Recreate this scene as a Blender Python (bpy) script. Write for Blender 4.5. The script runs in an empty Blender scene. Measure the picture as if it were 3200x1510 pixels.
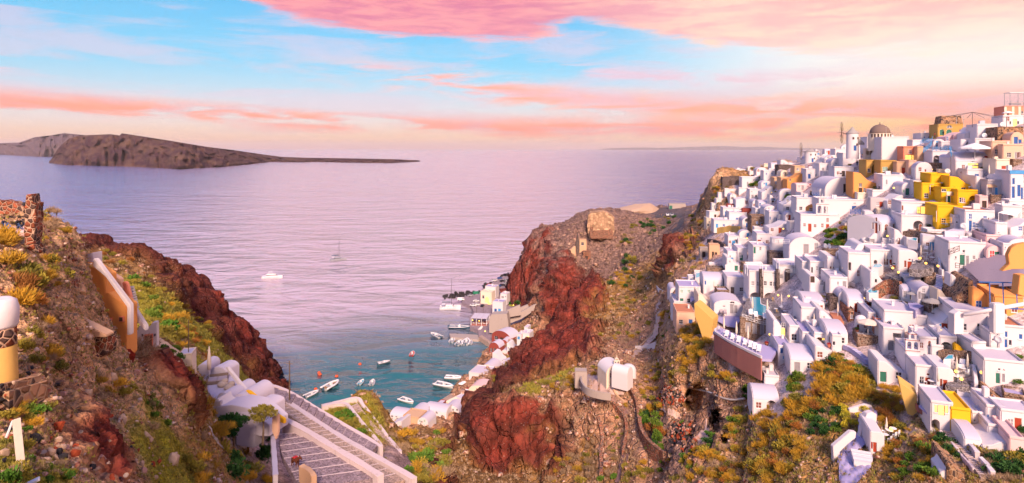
import bpy,bmesh,math,random
import numpy as np
from mathutils import Vector,Matrix
random.seed(7)
S=bpy.context.scene
C=S.collection
PI=math.pi
F=1907.0            # focal length in photo pixels (3200 wide)
HZ=465.0            # photo row of the horizon
CZ=130.0            # eye height above the sea, metres
R=math.radians

# ------------------------------------------------------------------ camera
cam=bpy.data.cameras.new('camera')
cam.sensor_width=36.0
cam.lens=36.0*F/3200.0
cam.shift_y=-(755.0-HZ)/3200.0
cam.clip_start=0.5
cam.clip_end=200000.0
cam_o=bpy.data.objects.new('camera',cam)
C.objects.link(cam_o)
cam_o.location=(0,0,CZ)
cam_o.rotation_euler=(R(90),0,0)
S.camera=cam_o
S.view_settings.view_transform='Standard'
S.view_settings.look='None'
S.view_settings.exposure=0.56
S.view_settings.gamma=1.0
S.view_settings.use_curve_mapping=False
S.cycles.max_bounces=4
S.cycles.diffuse_bounces=2
S.cycles.glossy_bounces=2
S.cycles.use_adaptive_sampling=True
S.cycles.adaptive_threshold=0.03
S.cycles.adaptive_min_samples=12
S.cycles.transmission_bounces=4
S.cycles.volume_bounces=0
S.cycles.use_denoising=True

# ------------------------------------------------------------------ node helper
class NT:
 def __init__(s,tree):
  s.t=tree;s.n=tree.nodes;s.l=tree.links
 def node(s,typ,ins=None,**props):
  n=s.n.new(typ)
  for k,v in props.items():
   setattr(n,k,v)
  for k,v in (ins or {}).items():
   s.put(n.inputs[k],v)
  return n
 def put(s,sock,v):
  if hasattr(v,'is_output') or isinstance(v,bpy.types.NodeSocket):
   s.l.new(v,sock)
  elif isinstance(v,bpy.types.Node):
   s.l.new(v.outputs[0],sock)
  else:
   if isinstance(v,(tuple,list)) and len(v)==3 and sock.type=='RGBA':
    v=(*v,1)
   sock.default_value=v
 def m(s,op,a,b=None,c=None,clamp=False):
  n=s.n.new('ShaderNodeMath');n.operation=op;n.use_clamp=clamp
  s.put(n.inputs[0],a)
  if b is not None:s.put(n.inputs[1],b)
  if c is not None:s.put(n.inputs[2],c)
  return n.outputs[0]
 def vm(s,op,a,b=None):
  n=s.n.new('ShaderNodeVectorMath');n.operation=op
  s.put(n.inputs[0],a)
  if b is not None:s.put(n.inputs[1],b)
  return n.outputs[0]
 def mix(s,f,a,b,mode='MIX'):
  n=s.n.new('ShaderNodeMix');n.data_type='RGBA';n.blend_type=mode
  n.clamp_factor=True
  s.put(n.inputs[0],f);s.put(n.inputs[6],a);s.put(n.inputs[7],b)
  return n.outputs[2]
 def noise(s,vec,scale,detail=4,rough=0.55,dist=0.0,out=0,dim='3D'):
  n=s.n.new('ShaderNodeTexNoise');n.noise_dimensions=dim
  if vec is not None:s.put(n.inputs['Vector'],vec)
  n.inputs['Scale'].default_value=scale;n.inputs['Detail'].default_value=detail
  n.inputs['Roughness'].default_value=rough;n.inputs['Distortion'].default_value=dist
  return n.outputs[out]
 def ramp(s,fac,stops,interp='LINEAR'):
  n=s.n.new('ShaderNodeValToRGB');n.color_ramp.interpolation=interp
  e=n.color_ramp.elements
  while len(e)<len(stops):e.new(0.5)
  for el,(p,c) in zip(e,stops):
   el.position=p;el.color=(*c,1) if len(c)==3 else c
  s.put(n.inputs[0],fac)
  return n.outputs[0]
 def smooth(s,x,a,b):
  n=s.n.new('ShaderNodeMapRange');n.interpolation_type='SMOOTHSTEP'
  s.put(n.inputs[0],x);n.inputs[1].default_value=a;n.inputs[2].default_value=b
  return n.outputs[0]

# ------------------------------------------------------------------ world: sunset sky
SUN_EL,SUN_AZ=33.0,174.0      # soft low sun; azimuth clockwise from +Y (the view direction)
W=bpy.data.worlds.new('World');S.world=W;W.use_nodes=True
W.node_tree.nodes.clear()
w=NT(W.node_tree)
tc=w.node('ShaderNodeTexCoord').outputs['Generated']
sep=w.node('ShaderNodeSeparateXYZ',{0:tc})
sx,sy,sz=sep.outputs
el=w.m('ARCSINE',sz)                                   # elevation, radians
el_d=w.m('MULTIPLY',el,180/PI)
az=w.m('ARCTAN2',sx,sy)
az_d=w.m('MULTIPLY',az,180/PI)
sky=w.node('ShaderNodeTexSky',sky_type='NISHITA',sun_disc=False,sun_elevation=R(SUN_EL),sun_rotation=R(SUN_AZ),altitude=130.0,air_density=1.2,dust_density=2.0,ozone_density=2.0)
nish=w.vm('SCALE',sky.outputs[0]);nish.node.inputs['Scale'].default_value=0.03
# clear-sky colours by elevation (0..90 deg), cool left and warm right
eln=w.m('DIVIDE',w.m('MAXIMUM',el_d,0.0),90.0)
cool=w.ramp(eln,[(0.0,(0.80,0.50,0.50)),(0.010,(0.92,0.62,0.46)),(0.026,(0.74,0.62,0.62)),(0.050,(0.52,0.60,0.70)),(0.085,(0.26,0.56,0.76)),(0.15,(0.18,0.46,0.72)),(0.40,(0.26,0.34,0.66)),(1.0,(0.26,0.30,0.60))])
warm=w.ramp(eln,[(0.0,(0.96,0.58,0.30)),(0.014,(1.0,0.62,0.28)),(0.040,(0.96,0.56,0.42)),(0.066,(0.92,0.74,0.68)),(0.10,(1.0,0.86,0.74)),(0.16,(1.0,0.66,0.44)),(0.40,(0.56,0.44,0.60)),(1.0,(0.28,0.31,0.60))])
wfac=w.m('MULTIPLY',w.smooth(az_d,4.0,38.0),w.smooth(az_d,175.0,110.0))
base=w.mix(wfac,cool,warm)
def nz(fx,fy,seed,det=6,dist=.6):
 c=w.node('ShaderNodeCombineXYZ',{0:w.m('MULTIPLY',az_d,fx),1:w.m('MULTIPLY',el_d,fy),2:seed})
 return w.noise(c.outputs[0],1.0,det,0.58,dist)
n1=nz(0.05,0.34,3.7);n2=nz(0.13,0.95,9.1,7,0.8);n3=nz(0.35,1.9,21.3,7,0.5)
nn=w.m('ADD',w.m('ADD',w.m('MULTIPLY',n1,0.5),w.m('MULTIPLY',n2,0.33)),w.m('MULTIPLY',n3,0.17))
azn=w.m('DIVIDE',w.m('ADD',az_d,60.0),120.0)
def curve(stops):                  # degrees of elevation along azimuth -60..60, kept as degrees / 30
 return w.m('MULTIPLY',w.ramp(azn,[((a+60)/120,(e/30,)*3) for a,e in stops]),30.0)
def band(stops,up,dn,amp,lo,hi):
 e=w.m('SUBTRACT',w.m('ADD',el_d,w.m('MULTIPLY',w.m('SUBTRACT',nn,0.5),amp)),curve(stops))
 m_=w.m('MULTIPLY',w.smooth(e,up,0.1),w.smooth(e,-dn,-0.1))
 return w.m('MULTIPLY',m_,w.smooth(nn,lo,hi))
# grey lilac veil, then coral streaks, then the high bank
veil=w.smooth(w.m('ADD',n1,w.m('MULTIPLY',n2,0.35)),0.60,0.80)
veil=w.m('MULTIPLY',veil,w.m('MULTIPLY',w.smooth(el_d,0.4,2.0),w.smooth(el_d,40.0,10.0)))
c0=w.mix(w.m('MULTIPLY',veil,0.6),base,(0.66,0.50,0.60))
b1=band([(-60,4.2),(-37,3.5),(-21,2.7),(-8,2.2),(60,1.4)],1.5,1.4,4.5,0.40,0.52)
c1=w.mix(b1,c0,w.mix(w.smooth(n2,0.35,0.65),(0.80,0.38,0.42),(1.0,0.38,0.30)))
b2=band([(-60,9.0),(-14,7.2),(-5,6.0),(8,4.4),(22,3.4),(36,3.4),(60,3.6)],1.9,1.9,5.0,0.38,0.50)
b2=w.m('MULTIPLY',b2,w.smooth(az_d,-24.0,-4.0))
c1=w.mix(b2,c1,w.mix(w.smooth(n2,0.38,0.62),(0.82,0.44,0.48),(1.0,0.42,0.32)))
b3=band([(-60,7.5),(-30,6.0),(0,8.2),(20,6.3),(60,5.6)],0.9,0.9,7.0,0.44,0.56)
c1=w.mix(w.m('MULTIPLY',b3,0.7),c1,(0.78,0.46,0.54))
hb=w.m('SUBTRACT',w.m('ADD',el_d,w.m('MULTIPLY',w.m('SUBTRACT',nn,0.5),7.0)),curve([(-60,24),(-30,16),(-24,12.2),(-10.6,9.9),(2,10.0),(6,11.4),(11,10.4),(22,8.2),(40,7.0),(60,6.5)]))
high=w.m('MULTIPLY',w.smooth(hb,-0.25,0.9),w.smooth(el_d,38.0,17.0))
shade=w.smooth(w.m('ADD',w.m('MULTIPLY',n2,.6),w.m('MULTIPLY',n3,.4)),0.40,0.60)
hc_l=w.mix(shade,(0.74,0.20,0.25),(1.0,0.38,0.34))
hc_r=w.mix(shade,(0.98,0.52,0.45),(1.0,0.68,0.50))
c2=w.mix(w.m('MULTIPLY',high,0.95),c1,w.mix(w.smooth(az_d,-2.0,22.0),hc_l,hc_r))
# the western glow
dgx=w.m('DIVIDE',w.m('SUBTRACT',az_d,40.0),15.0);dgy=w.m('DIVIDE',w.m('SUBTRACT',el_d,7.2),2.6)
gl=w.m('EXPONENT',w.m('MULTIPLY',w.m('ADD',w.m('MULTIPLY',dgx,dgx),w.m('MULTIPLY',dgy,dgy)),-1.0))
c3=w.mix(w.m('MULTIPLY',gl,0.7),c2,(1.0,0.90,0.80))
hs=w.node('ShaderNodeHueSaturation',{'Saturation':1.28,'Color':c3})
c4=w.vm('ADD',w.vm('SCALE',hs.outputs[0]),nish)
c4.node.inputs[0].links[0].from_node.inputs['Scale'].default_value=0.66
bg=w.node('ShaderNodeBackground',{0:c4,1:1.0})
w.node('ShaderNodeOutputWorld',{0:bg.outputs[0]})

sun=bpy.data.lights.new('sun','SUN');sun.energy=4.5;sun.angle=R(14);sun.color=(1.0,0.72,0.55)
sun_o=bpy.data.objects.new('sun',sun);C.objects.link(sun_o)
sd=Vector((math.sin(R(SUN_AZ))*math.cos(R(SUN_EL)),math.cos(R(SUN_AZ))*math.cos(R(SUN_EL)),math.sin(R(SUN_EL))))
sun_o.rotation_euler=(-sd).to_track_quat('-Z','Y').to_euler()

# ------------------------------------------------------------------ numpy noise
_rs=np.random.RandomState(11)
_perm=np.concatenate([_rs.permutation(256)]*3).astype(np.int64)
_grad=_rs.normal(size=(256,3));_grad /= np.linalg.norm(_grad,axis=1)[:,None]
def perlin(x,y,z):
 xi=np.floor(x).astype(np.int64);yi=np.floor(y).astype(np.int64);zi=np.floor(z).astype(np.int64)
 xf=x-xi;yf=y-yi;zf=z-zi
 fade=lambda t:t*t*t*(t*(t*6-15)+10)
 u,v,q=fade(xf),fade(yf),fade(zf)
 def g(i,j,k):
  h=_perm[_perm[_perm[(xi+i) & 255]+((yi+j) & 255)]+((zi+k) & 255)] & 255
  gr=_grad[h]
  return gr[...,0]*(xf-i)+gr[...,1]*(yf-j)+gr[...,2]*(zf-k)
 def L(a,b,t):return a+t*(b-a)
 return L(L(L(g(0,0,0),g(1,0,0),u),L(g(0,1,0),g(1,1,0),u),v),L(L(g(0,0,1),g(1,0,1),u),L(g(0,1,1),g(1,1,1),u),v),q)*1.6
def fbm(x,y,z,oct=4,gain=0.5):
 a=1.0;s=0;t=0
 for i in range(oct):
  s=s+a*perlin(x+17.3*i,y-5.1*i,z+9.7*i);t+=a;a *= gain;x=x*2.03;y=y*2.03;z=z*2.03
 return s/t

# ------------------------------------------------------------------ pixel <-> world
def P3(px,py,d):
 """world point at depth d (metres along +Y) seen at photo pixel (px, py)"""
 return Vector(((px-1600.0)/F*d,d,CZ-(py-HZ)/F*d))
def sea_d(py,z=0.0):
 return (CZ-z)*F/(py-HZ)

# ------------------------------------------------------------------ scene helpers
MATS={}
KIDS={}
def link(o,parent=None):
 C.objects.link(o)
 if parent is not None:
  o.parent=parent;KIDS.setdefault(parent.name,[]).append(o)
 return o
def tag(o,label=None,cat=None,group=None,kind=None):
 if label:o['label']=label
 if cat:o['category']=cat
 if group:o['group']=group
 if kind:o['kind']=kind
 return o
def empty(name,loc,rz=0.0,label=None,cat=None,group=None):
 o=bpy.data.objects.new(name,None);link(o)
 o.location=loc;o.rotation_euler=(0,0,rz);o.empty_display_size=0.3
 return tag(o,label,cat,group)
class MB:
 """collects geometry for ONE mesh"""
 def __init__(s):s.v=[];s.f=[]
 def add(s,vs,fs):
  b=len(s.v);s.v.extend([tuple(v) for v in vs]);s.f.extend([tuple(b+i for i in f) for f in fs]);return s
 def box(s,x0,x1,y0,y1,z0,z1,t=0.0):
  vs=[(x0,y0,z0),(x1,y0,z0),(x1,y1,z0),(x0,y1,z0),(x0+t,y0+t,z1),(x1-t,y0+t,z1),(x1-t,y1-t,z1),(x0+t,y1-t,z1)]
  return s.add(vs,[(3,2,1,0),(4,5,6,7),(0,1,5,4),(1,2,6,5),(2,3,7,6),(3,0,4,7)])
 def prism(s,pts,axis,a,b):
  """extrude a closed 2-D outline; axis 'x','y','z' is the extrusion direction from a to b"""
  n=len(pts)
  def mk(p,t):
   return {'y':(p[0],t,p[1]),'x':(t,p[0],p[1]),'z':(p[0],p[1],t)}[axis]
  vs=[mk(p,a) for p in pts]+[mk(p,b) for p in pts]
  fs=[tuple(range(n)),tuple(range(2*n-1,n-1,-1))]+[(i+n,(i+1) % n+n,(i+1) % n,i) for i in range(n)]
  return s.add(vs,fs)
 def lathe(s,prof,n=16,cx=0,cy=0,cz=0):
  vs=[];fs=[]
  for r,z in prof:
   for k in range(n):
    a=2*PI*k/n;vs.append((cx+r*math.cos(a),cy+r*math.sin(a),cz+z))
  for i in range(len(prof)-1):
   for k in range(n):
    fs.append((i*n+k,i*n+(k+1) % n,(i+1)*n+(k+1) % n,(i+1)*n+k))
  fs.append(tuple(range(n-1,-1,-1)));m=(len(prof)-1)*n;fs.append(tuple(range(m,m+n)))
  return s.add(vs,fs)
 def tube(s,pts,r,n=6,taper=None):
  pts=[Vector(p) for p in pts];vs=[];fs=[]
  for i,p in enumerate(pts):
   t=(pts[min(i+1,len(pts)-1)]-pts[max(i-1,0)]).normalized()
   a=t.orthogonal().normalized() if abs(t.z)>.95 else t.cross(Vector((0,0,1))).normalized()
   b=t.cross(a)
   rr=r if taper is None else r+(taper-r)*i/(len(pts)-1)
   for k in range(n):
    an=2*PI*k/n;vs.append(p+a*math.cos(an)*rr+b*math.sin(an)*rr)
  for i in range(len(pts)-1):
   for k in range(n):
    fs.append((i*n+k,i*n+(k+1) % n,(i+1)*n+(k+1) % n,(i+1)*n+k))
  fs.append(tuple(range(n-1,-1,-1)));m=(len(pts)-1)*n;fs.append(tuple(range(m,m+n)))
  return s.add(vs,fs)
 def bar(s,p,q,w_,h_):
  p=Vector(p);q=Vector(q);t=(q-p).normalized()
  a=t.cross(Vector((0,0,1)));a=a.normalized() if a.length>1e-4 else Vector((1,0,0))
  b=a.cross(t).normalized()
  vs=[c+a*sx_*w_/2+b*sy_*h_/2 for c in (p,q) for sx_,sy_ in ((-1,-1),(1,-1),(1,1),(-1,1))]
  return s.add(vs,[(3,2,1,0),(4,5,6,7),(0,1,5,4),(1,2,6,5),(2,3,7,6),(3,0,4,7)])
 def mesh(s,name,smooth=False):
  me=bpy.data.meshes.new(name);me.from_pydata(s.v,[],s.f);me.update()
  if smooth:
   me.polygons.foreach_set('use_smooth',np.ones(len(me.polygons),bool))
  return me
 def build(s,name,mat,parent=None,smooth=False,loc=None,bevel=0.0,angle=None):
  me=s.mesh(name,smooth)
  if bevel>0:
   bm=bmesh.new();bm.from_mesh(me)
   bmesh.ops.recalc_face_normals(bm,faces=bm.faces)
   es=[e for e in bm.edges if len(e.link_faces)==2 and e.calc_face_angle(0)>0.6]
   bmesh.ops.bevel(bm,geom=es,offset=bevel,segments=2,affect='EDGES',clamp_overlap=True)
   bm.to_mesh(me);bm.free()
   me.polygons.foreach_set('use_smooth',np.ones(len(me.polygons),bool))
   me.set_sharp_from_angle(angle=R(50))
  elif smooth and angle:
   me.set_sharp_from_angle(angle=R(angle))
  me.materials.append(MATS[mat] if isinstance(mat,str) else mat)
  o=bpy.data.objects.new(name,me);link(o,parent)
  if loc is not None:o.location=loc
  return o
def inst(name,me,parent=None,loc=(0,0,0),rot=(0,0,0),sc=(1,1,1)):
 o=bpy.data.objects.new(name,me);link(o,parent);o.location=loc;o.rotation_euler=rot
 o.scale=sc if hasattr(sc,'__len__') else (sc,sc,sc)
 return o
def copy_tree(o,parent=None):
 c=o.copy();link(c,parent)
 for ch in KIDS.get(o.name,[]):copy_tree(ch,c)
 return c
# ------------------------------------------------------------------ materials
def pbsdf(name,col,rough=0.8,spec=0.3,build=None,metal=0.0):
 m=bpy.data.materials.new(name);m.use_nodes=True
 t=NT(m.node_tree);b=m.node_tree.nodes['Principled BSDF']
 b.inputs['Base Color'].default_value=(*col,1);b.inputs['Roughness'].default_value=rough
 b.inputs['Specular IOR Level'].default_value=spec;b.inputs['Metallic'].default_value=metal
 if build:build(t,b,col)
 MATS[name]=m
 return m
def wear(amount=0.12,scale=0.6,bump=0.25,fine=9.0,dark=0.75):
 """uneven colour and fine relief, in world space so that copies differ"""
 def f(t,b,col):
  pos=t.node('ShaderNodeNewGeometry').outputs['Position']
  a=t.noise(pos,scale,6,0.62)
  k=t.smooth(a,0.38,0.68)
  dk=tuple(c*dark for c in col)
  t.put(b.inputs['Base Color'],t.mix(t.m('MULTIPLY',k,amount*4 if amount<.25 else 1.0),(*col,1),(*dk,1)))
  if bump:
   n=t.node('ShaderNodeBump',{'Strength':bump,'Distance':0.05,'Height':t.noise(pos,fine,5,0.6)})
   t.put(b.inputs['Normal'],n.outputs[0])
 return f
def plaster(stain=(0.62,0.52,0.46),amount=0.35):
 def f(t,b,col):
  pos=t.node('ShaderNodeNewGeometry').outputs['Position']
  big=t.noise(pos,0.35,5,0.6)
  st=t.node('ShaderNodeMapping',{'Vector':pos,'Scale':(1.6,1.6,0.35)})
  drip=t.noise(st.outputs[0],1.3,6,0.66)
  k=t.m('MULTIPLY',t.smooth(drip,0.52,0.78),t.smooth(big,0.36,0.66))
  c=t.mix(t.m('MULTIPLY',k,amount),(*col,1),(*stain,1))
  oi=t.node('ShaderNodeObjectInfo').outputs['Random']
  c=t.mix(t.m('MULTIPLY',oi,0.16),c,tuple(x*y for x,y in zip(col,(0.93,0.86,0.84))))
  t.put(b.inputs['Base Color'],c)
  n=t.node('ShaderNodeBump',{'Strength':0.30,'Distance':0.06,'Height':t.noise(pos,2.4,6,0.6)})
  t.put(b.inputs['Normal'],n.outputs[0])
 return f
def masonry(mortar=(0.45,0.36,0.30),scale=2.6,k2=None):
 """rubble stonework seen from afar: cells with mortar between, for walls whose stones are too small to build"""
 def f(t,b,col):
  pos=t.node('ShaderNodeNewGeometry').outputs['Position']
  wp=t.vm('ADD',pos,t.vm('SCALE',t.noise(pos,1.5,2,out=1)))
  v=t.node('ShaderNodeTexVoronoi',{'Vector':pos,'Scale':scale},feature='F1')
  e=t.node('ShaderNodeTexVoronoi',{'Vector':pos,'Scale':scale},feature='DISTANCE_TO_EDGE')
  c=t.mix(t.node('ShaderNodeSeparateColor',{0:v.outputs['Color']}).outputs[0],(*[x*0.55 for x in col],1),(*[min(1,x*1.5) for x in col],1))
  if k2:c=t.mix(t.smooth(t.node('ShaderNodeSeparateColor',{0:v.outputs['Color']}).outputs[1],0.62,0.66),c,(*k2,1))
  g=t.smooth(e.outputs['Distance'],0.02,0.10)
  t.put(b.inputs['Base Color'],t.mix(g,(*mortar,1),c))
  n=t.node('ShaderNodeBump',{'Strength':0.8,'Distance':0.15,'Height':t.smooth(e.outputs['Distance'],0.0,0.22)})
  t.put(b.inputs['Normal'],n.outputs[0])
 return f
def facing_var(amount=0.5,c2=(0.2,0.2,0.05)):
 def f(t,b,col):
  oi=t.node('ShaderNodeObjectInfo').outputs['Random']
  pos=t.node('ShaderNodeNewGeometry').outputs['Position']
  a=t.m('ADD',t.m('MULTIPLY',oi,0.6),t.m('MULTIPLY',t.noise(pos,2.2,3),0.7))
  t.put(b.inputs['Base Color'],t.mix(t.m('MULTIPLY',t.smooth(a,0.3,1.0),amount),(*col,1),(*c2,1)))
 return f

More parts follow.
